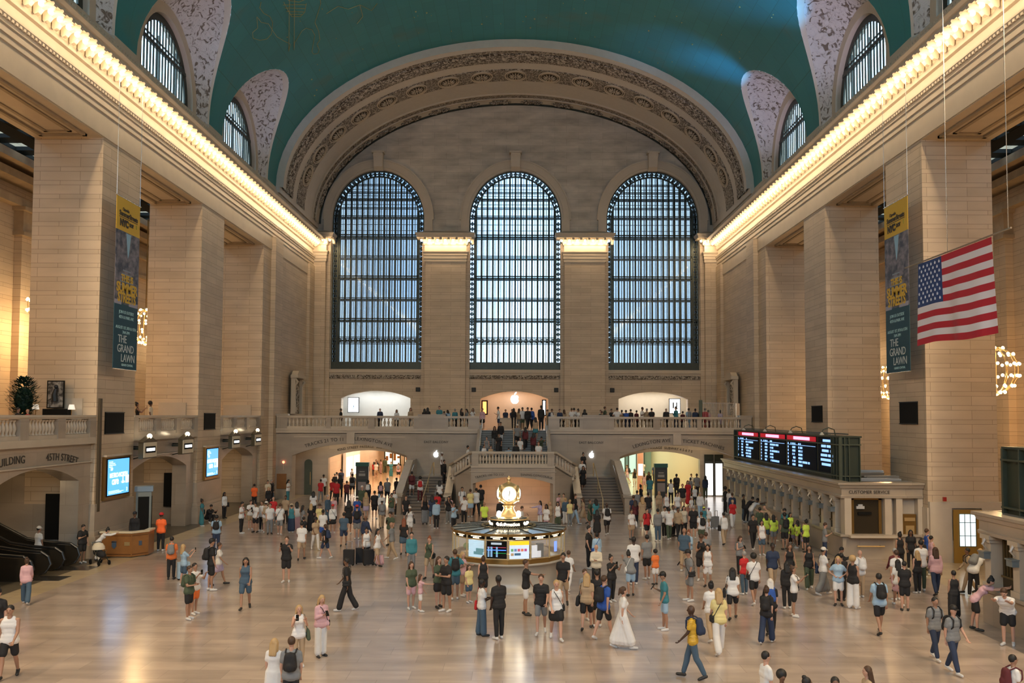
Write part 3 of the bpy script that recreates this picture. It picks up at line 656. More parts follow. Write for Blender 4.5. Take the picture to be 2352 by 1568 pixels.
# small black vents above the shop arches
for x, nm in ((-8.75, 'left shop arch, right side'), (-3.7, 'middle shop arch, left side'), (3.75, 'middle shop arch, right side'), (8.8, 'right shop arch, left side')):
    r_ = empty('loudspeaker_panel', (x, YE-.02, 8.45), 0, 'small square black loudspeaker panel beside the '+nm, 'speaker', 'black panels above the shop arches')
    MB().box(-.19, .19, -.06, .0, 0, .38).build('housing', M_BLACK, r_); MB().box(-.15, .15, -.07, -.06, .04, .34).build('grille', mat('dark_grille', (.03, .03, .028), .6), r_)
# shop tables on the balcony
def shop_table(x, y, w, lab, m):
    t = empty('display_table', (x, y, 5.2), 0, lab, 'table'); MB().box(-w/2, w/2, -.45, .45, .86, .92).build('tabletop', m, t)
    MB().box(-w/2+.1, w/2-.1, -.35, .35, 0, .86).build('base', m, t); return t
M_TBL = mat('light_wood_table', (.62, .5, .36), .4, noise=.1)
for x, y, w, lab in ((-15.5, 41, 2.6, 'low display table at the left end of the balcony'), (-12.3, 41, 2.6, 'low display table before the left shop niche'), (-9.2, 42, 2.2, 'low display table right of the left shop niche'),
                     (-.2, 44.5, 2.6, 'light wooden service counter under the big apple emblem'), (9.4, 42, 2.4, 'low display table left of the right shop niche'), (12.6, 41, 2.8, 'low display table before the right shop niche'), (5.8, 40, 2.2, 'low display table behind the solid balcony block on the right')):
    shop_table(x, y, w, lab, M_TBL)
# ---- the staircase
def steps(mb, x0, x1, ya, yb, za, zb, n, fill=True):
    for k in range(n):
        y0 = ya+(yb-ya)*k/n; z1 = za+(zb-za)*(k+1)/n; mb.box(x0, x1, y0, yb, za if not fill else 0 if za == 0 else za-.3, z1)
    return mb
M_STEP = mat('worn_stair_stone', (.13, .10, .075), .45, noise=.2)
M_STEPD = mat('grey_stair_stone', (.09, .095, .09), .4, noise=.2)
def nosing(x0, x1, ya, yb, za, zb, n, m, parent):
    q = MB()
    for k in range(n):
        y0 = ya+(yb-ya)*k/n; z1 = za+(zb-za)*(k+1)/n; q.box(x0, x1, y0-.03, y0+.05, z1-.04, z1+.004)
    return q.build('step_nosing', m, parent)
for s, nm in ((-1, 'left'), (1, 'right')):
    st = tag(steps(MB(), s*7.3, s*4.35, 24.3, 31.4, 0, 1.92, 13).build('staircase', M_STEP), 'brown stone flight of stairs %s of the central landing' % nm, 'stairs', kind='structure')
    nosing(s*7.3, s*4.35, 24.3, 31.4, 0, 1.92, 13, mat('pale_nosing', (.32, .26, .2), .4), st)
    struct('landing_'+nm, MB().box(s*7.6, s*2.6, 31.4, YB, 0, 1.92), M_COPE, 'stone half landing at the top of the %s flight' % nm)
    for x, tag_, ya in ((7.3, 'outer', 24.3), (4.1, 'inner', 24.6)):
        pr = [(ya, 0), (ya, 1.05), (ya+.6, 1.1), (30.6, 3.0), (31.6, 3.05), (YB if x > 6 else 29, 3.05), (YB if x > 6 else 29, 0)]
        if x < 6: pr = [(ya, 0), (ya, 1.0), (ya+.6, 1.1), (29.6, 2.75), (29.6, 0)]
        struct('wall_stair_%s_%s' % (tag_, nm), MB().prism(pr, 'x', s*x, s*(x+.3)), M_LOW, '%s side wall of the %s flight of stairs' % (tag_, nm))
        cp = MB()
        q = [(ya-.1, 1.05), (ya+.6, 1.12), (30.6, 3.0)] if x > 6 else [(ya-.1, 1.02), (ya+.6, 1.12), (29.6, 2.78)]
        for a, b in zip(q[:-1], q[1:]): cp.hexa([(s*(x-.1), a[0], a[1]), (s*(x+.4), a[0], a[1]), (s*(x+.4), b[0], b[1]), (s*(x-.1), b[0], b[1]), (s*(x-.1), a[0], a[1]+.12), (s*(x+.4), a[0], a[1]+.12), (s*(x+.4), b[0], b[1]+.12), (s*(x-.1), b[0], b[1]+.12)])
        struct('trim_coping_%s_%s' % (tag_, nm), cp, M_COPE, 'pale sloping coping on the %s wall of the %s stairs' % (tag_, nm))
    pier = MB().box(s*7.15, s*7.8, 23.75, 24.4, 0, 1.1).box(s*7.05, s*7.9, 23.65, 24.5, 1.1, 1.24)
    struct('post_stair_'+nm, pier, M_LOW, 'marble end post at the foot of the %s flight' % nm)
    hr = empty('handrail', (s*5.82, 24.4, 0), 0, 'brass handrail up the middle of the %s flight' % nm, 'handrail')
    MB().tube([(0, 0, 0), (0, 0, .95), (0, 7.0, 2.9), (0, 7.4, 2.9), (0, 7.4, 1.92)], .03, 8).build('rail', M_GOLD, hr)
    MB().tube([(0, 3.5, .95), (0, 3.5, 1.9)], .022, 6).build('baluster_post', M_GOLD, hr)
    lf = empty('wall_handrail', (s*7.2, 24.6, 0), 0, 'thin steel handrail along the outer wall of the %s flight' % nm, 'handrail')
    MB().tube([(0, .2, .95), (0, 6.4, 2.75), (0, 7, 2.75)], .02, 6).build('rail', mat('steel', (.5, .5, .5), .25, 1), lf)
# central block
FR = [(-4.25, 27.4), (-3.8, 26.2), (-2.75, 25.1), (2.75, 25.1), (3.8, 26.2), (4.25, 27.4)]
mb = MB(); wallmesh(mb, 'y', 25.1, .5, -2.75, 2.75, 0, 2.9, [(0, 2.62, 0, 1.85, .45, 'seg')])
for a, b in ((FR[1], FR[2]), (FR[3], FR[4]), (FR[0], FR[1]), (FR[4], FR[5])):
    za = 2.9 if abs(a[0]) < 3 else (2.25 if abs(a[0]) < 4 else 2.0); zb = 2.9 if abs(b[0]) < 3 else (2.25 if abs(b[0]) < 4 else 2.0); sx_ = .3 if a[0] < 0 else -.3
    mb.hexa([(a[0], a[1], 0), (b[0], b[1], 0), (b[0]+sx_, b[1]+.4, 0), (a[0]+sx_, a[1]+.4, 0), (a[0], a[1], za), (b[0], b[1], zb), (b[0]+sx_, b[1]+.4, zb), (a[0]+sx_, a[1]+.4, za)])
struct('wall_landing_front', mb, M_LOW, 'marble front of the central stair landing with a low arch')
mb = MB().box(-2.75, 2.75, 25.02, 25.2, 2.9, 3.05)
mb.box(-2.85, -.45, 25.03, 25.1, 2.62, 2.66).box(.45, 2.85, 25.03, 25.1, 2.62, 2.66)
struct('trim_landing', mb, M_COPE, 'string course below the landing balustrade')
struct('landing_centre', MB().box(-2.6, 2.6, 25.3, 29.1, 2.7, 2.9).box(-4.1, -2.6, 26.6, 31.4, 2.0, 2.4).box(2.6, 4.1, 26.6, 31.4, 2.0, 2.4), M_COPE, 'central stone landing of the staircase')
balustrade('balustrade', 'straight marble balustrade along the front of the central landing', 'y', 25.2, [(-2.25, 2.25, 22)], [(-2.7, -2.25, 0), (2.25, 2.7, 0)], 3.0)
for s, nm in ((-1, 'left'), (1, 'right')):   # raking side balustrades
    r_ = empty('balustrade', (s*2.75, 25.15, 3.0), 0, 'short raking marble balustrade curving down %s of the landing' % nm, 'balustrade')
    P0, P1, P2 = Vector((0, 0, 0)), Vector((s*1.05, 1.1, -.68)), Vector((s*1.5, 2.6, -.98))
    for (h0, h1, w, nm_) in ((-.02, .14, .28, 'base'), (.82, .96, .34, 'top_rail')):
        q = MB()
        for a, b in ((P0, P1), (P1, P2)):
            n_ = Vector((-(b-a).y, (b-a).x, 0)).normalized()*w/2
            q.hexa([a-n_+Vector((0, 0, h0)), a+n_+Vector((0, 0, h0)), b+n_+Vector((0, 0, h0)), b-n_+Vector((0, 0, h0)), a-n_+Vector((0, 0, h1)), a+n_+Vector((0, 0, h1)), b+n_+Vector((0, 0, h1)), b-n_+Vector((0, 0, h1))])
        q.build(nm_, M_COPE, r_)
    for k in range(5): o = link('baluster', bal_m, r_); o.location = P0.lerp(P1, (k+.7)/5.4)+Vector((0, 0, .12)); o.scale = (.9, .9, 1.1)
    for k in range(4): o = link('baluster', bal_m, r_); o.location = P1.lerp(P2, (k+.7)/4.4)+Vector((0, 0, .12)); o.scale = (.9, .9, 1.1)
up = tag(steps(MB(), -2.45, 2.45, 29.1, YB+.6, 2.9, 5.2, 15).build('staircase', M_STEPD), 'dark upper flight of stairs rising to the east balcony', 'stairs', kind='structure')
nosing(-2.45, 2.45, 29.1, YB+.6, 2.9, 5.2, 15, mat('grey_nosing', (.22, .25, .26), .3), up)
for s, nm in ((-1, 'left'), (1, 'right')):
    struct('wall_upper_flight_'+nm, MB().prism([(29.1, 2), (29.1, 3.3), (34.5, 5.6), (34.5, 2)], 'x', s*2.45, s*2.7), M_LOW, 'low side wall of the upper flight, %s side' % nm)
for x, nm in ((-2.4, 'left'), (0, 'middle'), (2.4, 'right')):
    h = empty('handrail', (x, 29.2, 2.9), 0, 'pale metal handrail, %s one of the upper flight' % nm, 'handrail', 'handrails of the upper flight')
    MB().tube([(0, 0, 0), (0, 0, 1.0), (0, 5.2, 3.25), (0, 5.2, 2.3)], .035, 8).build('rail', mat('pale_metal', (.65, .6, .52), .25, .9), h)
    MB().tube([(0, 2.6, 1.2), (0, 2.6, 2.1)], .025, 6).build('baluster_post', M_GOLD, h)
sign_text('TRACKS 100 TO 117', .2, (-1.55, 25.08, 2.35), bend=6, tilt=radians(-6), label='carved words TRACKS 100 TO 117 over the low arch')
sign_text('DINING CONCOURSE', .2, (1.55, 25.08, 2.35), bend=6, tilt=radians(6), label='carved words DINING CONCOURSE over the low arch')
M_PEACH = blocks('peach_lit_marble', (.68, .5, .36), (.62, .45, .32), (.45, .32, .22), 1.3, .6, rough=.35, msize=.006)  # marble tinted peach: the warm light is put into its colour
struct('wall_under_landing', MB().box(-4.1, 4.1, 31.2, 31.5, 0, 2.9), M_PEACH, 'peach marble wall seen through the low arch')
for s in (-1, 1): struct('wall_under_landing_side', MB().box(s*4.1, s*3.9, 27.4, 31.4, 0, 2.0), M_PEACH, 'side wall under the landing, %s' % ('left' if s < 0 else 'right'))
lamp('AREA', 'under_landing_light', (0, 27.5, 2.6), 130, (1, .68, .42), (radians(25), 0, 0), shape='RECTANGLE', size=4.5, size_y=1)
# ---- passages beyond the wide arches
for s, nm in ((-1, 'left'), (1, 'right')):
    mb = MB(); wallmesh(mb, 'y', 37.5, .6, *sorted((s*17.95, s*7.3)), 0, 4.9, [(s*11.55, 3.2, 0, 2.9, .62, 'seg')])
    struct('wall_passage_arch_'+nm, mb, M_LOW, 'inner arch of the %s passage' % nm)
    mb = MB()
    mb.box(s*17.95, s*17.4, 35, 37.5, 0, 4.9); mb.box(s*7.9, s*7.6, 35, 66, 0, 4.9); mb.box(s*15.4, s*15.1, 38.1, 66, 0, 4.9)
    struct('wall_passage_'+nm, mb, M_PEACH if s < 0 else mat('cream_passage_wall', (.6, .5, .33), .35), 'side walls of the %s passage' % nm)
    struct('ceiling_passage_'+nm, MB().box(s*17.95, s*7.3, YB+1.1, 70, 4.6, 4.9), M_PALE, 'low ceiling of the %s passage' % nm)
    struct('floor_passage_'+nm, MB().box(s*15.1, s*7.9, 38, 70, .003, .006), mat('passage_floor_'+nm, (.58, .40, .24) if s < 0 else (.56, .48, .28), .16, noise=.1), 'glossy lit floor of the %s passage' % nm)
    struct('wall_passage_end_'+nm, MB().box(s*15.4, s*7.6, 66, 66.4, 0, 4.9), mat('end_wall_'+nm, (.5, .36, .24) if s < 0 else (.30, .42, .38), .4), 'end wall of the %s passage' % nm)
    lamp('AREA', 'passage_light', (s*11.5, 46, 4.5), 620 if s < 0 else 560, (1, .74, .48) if s < 0 else (1, .88, .56), shape='RECTANGLE', size=5, size_y=13)
    lamp('AREA', 'passage_light', (s*11.5, 59, 4.5), 500, (1, .74, .48) if s < 0 else (.95, .95, .66), shape='RECTANGLE', size=5, size_y=11)
    lamp('AREA', 'arch_lobby_light', (s*13, 36.3, 4.5), 55, (1, .8, .55), shape='RECTANGLE', size=6, size_y=.8)
    for k in range(3):
        l_ = empty('recessed_spotlight', (s*11.6+(k-1)*.45, 40.2, 4.58), 0, '%s bright ceiling spotlight just inside the %s passage' % (('left hand', 'middle', 'right hand')[k], nm), 'spotlight', 'spotlights in the %s passage' % nm)
        MB().lathe([(.001, -.02), (.1, -.02)], n=10).build('bulb', M_BULB, l_); MB().lathe([(.1, -.02), (.14, 0)], n=12).build('rim', M_BLACK, l_)
sign_text('42ND STREET PASSAGE  SUBWAY 4 5 6 S', .27, (-11.5, 37.48, 3.72), bend=12, label='carved words 42ND STREET PASSAGE SUBWAY 4 5 6 S inside the left arch')
sign_text('42ND STREET PASSAGE  SUBWAY 4 5 6 7 S', .27, (11.5, 37.48, 3.72), bend=12, label='carved words 42ND STREET PASSAGE SUBWAY 4 5 6 7 S inside the right arch')
# shop fronts in the left passage, glazed doors in the right one
M_SHOPLIT = mat('lit_shop_interior', (1, .85, .6), emit=1.6, ecol=(1, .82, .58), sample=False)
for k, (x, w) in enumerate(((-13.6, 1.7), (-11.3, 1.9), (-9.3, 1.0))):
    f = empty('shop_front', (x, 65.6, 0), 0, '%s lit shop front at the end of the left passage' % ('leftmost', 'middle', 'rightmost')[k], 'shop front')
    MB().box(-w/2, w/2, .1, .15, .9, 3.2).build('shop_window', M_SHOPLIT, f)
    q = MB().box(-w/2-.1, w/2+.1, 0, .2, 3.2, 3.6).box(-w/2-.1, w/2+.1, 0, .3, .7, .9)
    for u in (-w/2, 0, w/2): q.box(u-.06, u+.06, 0, .2, 0, 3.3)
    q.build('frame', M_BRONZE, f)
    q = MB()
    for j in range(4): q.box(-w/2+.1+j*w/4, -w/2+.1+j*w/4+w/6, -.02, .08, 1.3+.25*(j % 2), 1.8+.3*(j % 3))
    q.build('goods', M_WOOD, f)
f = empty('display_case', (-14.95, 48, 0), 0, 'white framed lit display case on the left wall of the left passage', 'display case')
MB().box(0, .25, -3.5, 3.5, .4, 3).build('case', M_WHITE, f); MB().box(.25, .27, -3.2, -.3, .9, 2.6).box(.25, .27, .3, 3.2, .9, 2.6).build('lit_panel', mat('dim_white_lit', (1, 1, 1), emit=1.1, sample=False), f)
f = empty('display_case', (-8.1, 44, 0), 0, 'white lit window panel at the right wall of the left passage', 'display case')
MB().box(-.1, .1, -3, 3, .2, 3.2).build('case', M_WHITE, f); MB().box(-.12, -.1, -2.7, 2.7, .5, 3).build('lit_panel', mat('dim_white_lit'), f)
for k, x in enumerate((9.2, 11.3, 13.4)):
    f = empty('glazed_door', (x, 65.5, 0), 0, '%s glazed doors at the end of the right passage' % ('left hand', 'middle', 'right hand')[k], 'door')
    MB().box(-.8, .8, .1, .14, .1, 2.9).build('pane', mat('door_glass_lit', (.4, .6, .55), .1, emit=.5, ecol=(.6, .85, .8), sample=False), f)
    q = MB()
    for u in (-.85, 0, .85): q.box(u-.05, u+.05, 0, .2, 0, 3)
    q.box(-.9, .9, 0, .2, 2.9, 3.05).build('frame', M_BRONZE, f)
f = empty('wall_screen', (10.9, 44, 0), 0, 'pinkish lit column panel inside the right passage', 'screen')
MB().box(-.25, .25, -.2, .2, 0, 4.5).build('column', mat('pink_column', (.7, .35, .25), .4), f); MB().box(-.2, .2, -.22, -.2, 1.2, 2.2).build('display', mat('dim_white_lit'), f)
# sealed backs so that no daylight leaks under the hall
struct('wall_service', MB().box(-18.3, 18.3, 70, 70.3, 0, 5).box(-3, 3, 35.5, 36, 0, 4.9).box(-7.6, -7.3, 35, 38, 0, 4.9).box(7.3, 7.6, 35, 38, 0, 4.9), M_BLACK, 'dark service walls behind the passages')

for k, (x0, x1) in enumerate(((15.15, 15.75), (15.95, 16.5))):
    f = empty('glazed_door', ((x0+x1)/2, 37.42, 0), 0, '%s white lit glazed door in the right wide arch by the ticket machines' % ('left-hand', 'right-hand')[k], 'door')
    w = (x1-x0)/2; MB().box(-w, w, -.02, .02, .1, 2.6).build('pane', mat('dim_white_lit'), f); MB().box(-w-.06, -w, -.05, .05, 0, 3.3).box(w, w+.06, -.05, .05, 0, 3.3).box(-w, w, -.05, .05, 2.6, 2.7).box(-w, w, -.03, .03, 2.75, 3.3).build('frame', M_BRONZE, f)
f = empty('arched_door', (-16.3, 37.42, 0), 0, 'narrow dark bronze arched door at the left of the left wide arch', 'door')
MB().prism([(-.3, 0), (.3, 0), (.3, 2.5)]+[(.3*cos(pi*k/8), 2.5+.3*sin(pi*k/8)) for k in range(1, 8)]+[(-.3, 2.5)], 'y', -.06, .04).build('door_leaf', M_BRONZE2, f); MB().tube([(.18, -.1, .8), (.18, -.1, 1.8)], .025, 6).build('handle', M_GOLD, f)

# ================================================================== SIDE GALLERIES, LOWER SIDE WALLS
BAYS = [(1.5, -2.85, 5.8, 3.3, 3.45), (14.05, 9.7, 18.33, 3.75, 3.43), (26.6, 22.26, 30.97, 3.3, 3.43)]
XL = -18.5
M_WARMW = mat('warm_gallery_floor', (.4, .3, .2), .4)
struct('gallery_floor_left', MB().box(-18.7, -26, -48, 34, 4.85, 5.2), M_WARMW, 'floor of the left gallery behind the balustrades')
for i, (yc, a, b, hw, sp) in enumerate(BAYS):
    pos = ('nearest', 'middle', 'farthest')[i]
    mb = MB(); wallmesh(mb, 'x', XL, -.8, a, b, 0, 5.3, [(yc-(.6 if i == 1 else 0), hw, 0, sp, .68, 'seg')])
    struct('wall_left_lower_%d' % (i+1), mb, M_LOW, 'marble wall with a low arch under the %s left gallery' % pos)
    struct('trim_left_ledge_%d' % (i+1), MB().box(XL-.1, XL+.22, a, b, 5.02, 5.3).box(XL-.1, XL+.1, a, b, 4.2, 4.26), M_COPE, 'pale ledge under the %s left balustrade' % pos)
    mb = MB(); mb.box(-24, -24.3, a-1, b+1, 0, 4.85).box(-21.38, -24, a-.2, a+.02, 0, 4.85).box(-21.38, -24, b-.02, b+.2, 0, 4.85)
    struct('wall_recess_%d' % (i+1), mb, M_LOW, 'inner walls of the recess behind the %s left arch' % pos)
    n = 9; L_ = b-a
    balustrade('balustrade', 'marble balustrade of the %s bay of the left gallery' % pos, 'x', XL+.02,
               [(a+.5, a+.5+2.15, n), (a+3.25, a+3.25+2.15, n), (a+6.0, a+6.0+2.1, n)],
               [(a, a+.5, 0), (a+2.65, a+3.25, 0), (a+5.4, a+6.0, 0), (b-.55, b, 0)], 5.3)
    lamp('AREA', 'recess_light', (-21.2, yc, 4.6), (25, 60, 80)[i], (1, .72, .42), shape='RECTANGLE', size=2.5, size_y=4)
struct('wall_left_lower_0', MB().box(XL, XL-.8, -15.4, -6.75, 0, 5.3), M_LOW, 'marble wall under the left gallery beside the camera')
for s, nm in ((-1, 'left'), (1, 'right')):
    mb = MB(); mb.box(s*26, s*26.4, -48, 49, 0, 21)
    struct('wall_gallery_back_'+nm, mb, M_STONE, 'stone back wall of the %s gallery' % nm)
    mb = MB()
    for yc in (8.3, 20.8, 33.3): mb.box(s*25.6, s*26, yc+4.2, yc+8, 0, 15.6)
    struct('pilaster_gallery_'+nm, mb, M_STONE, 'pilasters on the %s gallery back wall' % nm)
    mb = MB()
    for yc in (8.3, 20.8, 33.3): mb.box(s*25.4, s*26, yc+4, yc+8.2, 15.6, 15.8).box(s*25.5, s*26, yc+4.1, yc+8.1, 15.8, 16.9).box(s*25.3, s*26, yc+3.9, yc+8.3, 16.9, 17.1)
    mb.box(s*25.5, s*26, -10, 40, 17.1, 17.5).box(s*25.0, s*26, -10, 40, 18.2, 18.6).box(s*24.6, s*26, -10, 40, 18.9, 19.3)
    struct('trim_gallery_'+nm, mb, mat('gallery_moulding_stone', (.40, .30, .19), .6, noise=.3, nscale=2), 'carved capitals and cornice high on the %s gallery wall' % nm)
    # roof with dark skylight grid
    mb = MB(); x0, x1 = 21.4, 26
    mb.box(s*x0, s*x1, -48, -6, 19.6, 19.8).box(s*x0, s*x1, 36, 49, 19.6, 19.8)
    for y in [v*2.1-6 for v in range(21)]: mb.box(s*x0, s*x1, y, y+.9, 19.6, 19.8)
    for x in (21.4, 23.2, 25.1): mb.box(s*x, s*(x+.9), -6, 36, 19.58, 19.78)
    struct('ceiling_skylight_'+nm, mb, M_BLACK, 'black skylight grid over the %s gallery' % nm)
    struct('wall_gallery_ends_'+nm, MB().box(s*18.3, s*26.4, -48.3, -48, 0, 21).box(s*21.4, s*26.4, 40, 40.3, 0, 21), M_STONE, 'end walls of the %s gallery' % nm)
    struct('roof_%s' % nm, MB().box(s*18.3, s*21.5, -48, 49, 23.7, 23.9), M_BLACK, 'flat roof strip over the %s piers' % nm) if 0 else None
    for j, yc in enumerate((6.5, 19.8, 31.4)):
        w_ = empty('window_%d' % (30+j+(10 if s > 0 else 0)), (s*25.95, yc, 6.3), 0, 'tall dark bronze screen window, %s one on the %s gallery wall' % (('nearest', 'middle', 'farthest')[j], nm), 'window', kind='structure')
        MB().box(0, -s*.08, -3.4, 3.4, 0, 11).build('panel', mat('dark_window_panel', (.03, .032, .028), .2), w_)
        q = MB()
        for k in range(-3, 4): q.box(-s*.08, -s*.2, k*1.1-.07, k*1.1+.07, 0, 11)
        for z in (0, 1.8, 2.3, 4.4, 6.4, 8.4, 10.8): q.box(-s*.08, -s*.22, -3.4, 3.4, z, z+.16)
        q.build('frame', mat('warm_bronze', (.16, .115, .05), .4, .5), w_)
        q = MB()
        for k in range(-9, 10): q.box(-s*.1, -s*.16, k*.36-.04, k*.36+.04, 0, 1.8)
        q.build('railing', mat('warm_bronze'), w_)
        if s > 0 and j == 2:
            q = MB().box(-s*.09, -s*.1, -3.2, -2.3, 4.6, 6.3).box(-s*.09, -s*.1, -2.1, -1.2, 4.6, 6.3).box(-s*.09, -s*.1, -2.1, -1.2, 2.6, 4.2)
            q.build('bright_pane', mat('bright_pane', (1, 1, 1), emit=1.3, sample=False), w_)
# dado slabs on the near pier faces
for (a, s, x0, x1, z0, z1) in ((5.8, -1, 18.9, 20.4, 5.2, 7.0), (18.33, -1, 19, 20.6, 5.2, 7.0), (30.97, -1, 19, 21, 5.2, 7.0)):
    struct('trim_dado', MB().box(s*x0, s*x1, a-.06, a+.01, z0, z1), M_COPE, 'pale marble dado slab on the pier at distance %d' % int(a+34))
# marble plinths at the pier feet
for s, nm in ((-1, 'left'), (1, 'right')):
    for i, (a, b) in enumerate(PIERS[:3]):
        mb = MB().box(s*18.12, s*21.4, a-.18, b+.18, 0, .95).box(s*18.2, s*21.4, a-.1, b+.1, .95, 1.15).box(s*18.24, s*21.4, a-.05, b+.05, 1.15, 2.35)
        struct('baseboard_%s_%d' % (nm, i+1), mb, M_LOW if s < 0 else M_COPE, 'polished marble plinth of the %s pier on the %s' % (('nearest seen', 'middle', 'rearmost')[i], nm))
# black recessed panels in the left recesses
for x, ya, z0, z1, lab, yy in ((-23.9, 1.2, .3, 2.6, 'tall black panel on the back wall of the escalator recess', 2.5), (-23.9, 27.6, .3, 2.6, 'tall black panel on the back wall of the middle left recess', 2.4)):
    pass
o = MB().box(-20.3, -19.3, 5.54, 5.61, .85, 2.82).build('service_panel', M_BLACK); tag(o, 'tall black panel on the side wall beside the escalators', 'panel')
o = MB().box(-20.1, -19.1, 18.07, 18.14, 1.0, 2.94).build('service_panel', M_BLACK); tag(o, 'tall black panel inside the arched recess behind the security desk', 'panel')
# carved words on left walls
sign_text('METLIFE BUILDING', .42, (XL+.02, -1.3, 4.32), rz=radians(90), bend=9, tilt=radians(-9), label='carved words METLIFE BUILDING left of 45TH STREET')
sign_text('45TH STREET', .42, (XL+.02, 3.35, 4.38), rz=radians(90), bend=9, tilt=radians(6), label='carved words 45TH STREET over the escalator arch')
# ================================================================== TICKET OFFICES (right)
def ticket_office(y0, y1, label, near):
    t = empty('ticket_office', (16.5, (y0+y1)/2, 0), 0, label, 'ticket office'); ox, oy = 16.5, (y0+y1)/2
    def P(m, name, mt, parent=t, smooth=False):
        m.v = [(v[0]-ox, v[1]-oy, v[2]) for v in m.v]; return m.build(name, mt, parent, smooth)
    xf, xb = 14.6, 18.28
    P(MB().box(xf+.15, xb, y0+.15, y1, 0, 1.02).box(xf, xb, y0, y1, 1.02, 1.12), 'counter', M_LOW)
    P(MB().box(xf+.55, xb, y0+.5, y1, 1.1, 2.8), 'body', M_LOW)
    P(MB().sweep([(0, 2.72), (.06, 2.72), (.08, 2.82), (.02, 2.86), (.02, 3.12), (.1, 3.16), (.16, 3.28), (.24, 3.32), (.24, 3.4), (0, 3.4), (-.5, 3.4), (-.5, 2.72)],
        [(xb, y0+.05, 0, -1), (xf+1.2, y0+.05, 0, -1), (xf+.1, y0+.05, -1, -1), (xf+.1, y1, -1, 0)]).box(xf+.3, xb, y0+.4, y1, 2.72, 3.2), 'entablature', M_LOW)
    P(MB().box(xf+.3, xb, y0+.4, y1, 3.2, 3.26), 'roof', M_BLACK)
    n = int((y1-y0-1.2)/1.55)
    for k in range(n+1):
        yc = y0+1.1+k*1.55
        q = MB().box(xf+.05, xf+.5, yc-.24, yc+.24, 1.12, 1.3).box(xf+.1, xf+.5, yc-.17, yc+.17, 1.3, 2.5).box(xf+.04, xf+.5, yc-.22, yc+.22, 2.5, 2.6).box(xf+.0, xf+.5, yc-.27, yc+.27, 2.6, 2.74)
        q.tube([(xf+.04, yc, 2.62), (xf-.06, yc, 2.45), (xf+.06, yc, 2.3)], [.05, .04, .02], 6)
        c = P(q, 'column', M_COPE)
        P(MB().box(xf-.1, xf+.1, yc-.16, yc+.16, 2.02, 2.2).box(xf-.13, xf+.1, yc-.19, yc+.19, 2.2, 2.24), 'lamp_box', mat('frosted_lamp_box', (.2, .22, .22), .3, noise=.2), c)
        if k < n: 
            g = P(MB().box(xf+.42, xf+.5, yc+.24, yc+1.31, 1.15, 2.62), 'window_grille', mat('ticket_grille', (.05, .038, .02), .4, .4))
            q = MB()
            for j in range(6): q.box(xf+.38, xf+.42, yc+.3+j*.17, yc+.33+j*.17, 1.5, 2.6)
            q.box(xf+.36, xf+.44, yc+.24, yc+1.31, 1.5, 1.56); P(q, 'bars', mat('warm_bronze'), g)
    # west face: customer service window
    if near:
        P(MB().box(xf+.2, xf+.5, y0, y0+.5, 1.12, 2.74).box(xf+2.0, xf+2.3, y0+.05, y0+.5, 1.12, 2.74).box(xf+2.5, xf+2.78, y0+.05, y0+.5, 1.12, 2.74).box(xb-.22, xb, y0+.05, y0+.5, 1.12, 2.74).box(xf+.5, xb, y0+.42, y0+.5, 1.12, 2.74), 'corner_pilaster', M_COPE)
        g = P(MB().box(15.25, 16.5, y0+.36, y0+.44, 1.1, 2.66), 'service_window', mat('service_window_bronze', (.05, .038, .022), .35, .4))
        P(MB().box(15.2, 15.32, y0+.3, y0+.44, 1.1, 2.7).box(16.42, 16.55, y0+.3, y0+.44, 1.1, 2.7).box(15.2, 16.55, y0+.3, y0+.44, 2.62, 2.72), 'window_frame', M_DKGOLD, g)
        P(MB().box(15.42, 15.78, y0+.26, y0+.35, 2.22, 2.34).box(15.5, 15.7, y0+.26, y0+.35, 2.34, 2.42), 'lamp_box', mat('pale_lamp_box', (.5, .5, .5), .4), g)
        P(MB().box(15.5, 16.1, y0+.28, y0+.35, 1.95, 2.08), 'name_plate', M_BLACK, g); P(MB().lathe([(.06, 0), (.001, 0)], (0, 0, 0), 12), 'speak_hole', M_BLACK, g) if 0 else None
        P(MB().box(14.95, 17.0, y0-.28, y0+.4, 1.0, 1.1), 'ledge', M_COPE)
        P(MB().tube([(15.3, y0-.1, .62), (16.5, y0-.1, .62)], .03, 8).box(15.38, 15.42, y0-.1, y0+.2, .6, .64).box(16.38, 16.42, y0-.1, y0+.2, .6, .64), 'brass_rail', M_GOLD)
        g = P(MB().box(17.45, 18.03, y0+.2, y0+.42, .85, 2.0), 'mail_box_panel', M_DKGOLD)
        P(MB().box(17.5, 17.97, y0+.15, y0+.2, 1.7, 1.85).box(17.55, 17.93, y0+.15, y0+.2, .95, 1.5), 'brass_relief', M_GOLD, g)
        P(place(text_mb('CUSTOMER SERVICE', .2, .005), (15.9, y0-.0, 2.92)), 'lettering', M_INK)
    else:
        P(MB().box(xf+.2, xf+.5, y0, y0+.5, 1.12, 2.74), 'corner_pilaster', M_COPE)
        P(MB().box(xf+.3, xb, y1-.4, y1, 0, 2.74), 'end_wall', M_LOW)
        P(MB().box(xf-.1, xb, y1-.05, y1+.15, 3.28, 3.4), 'end_cornice', M_LOW)
    return t
ticket_office(6.2, 29.0, 'long marble ticket office with a row of columned windows under the departure board', True)
ticket_office(-18, -5.6, 'near marble ticket office cut off by the right edge of the photo', False)
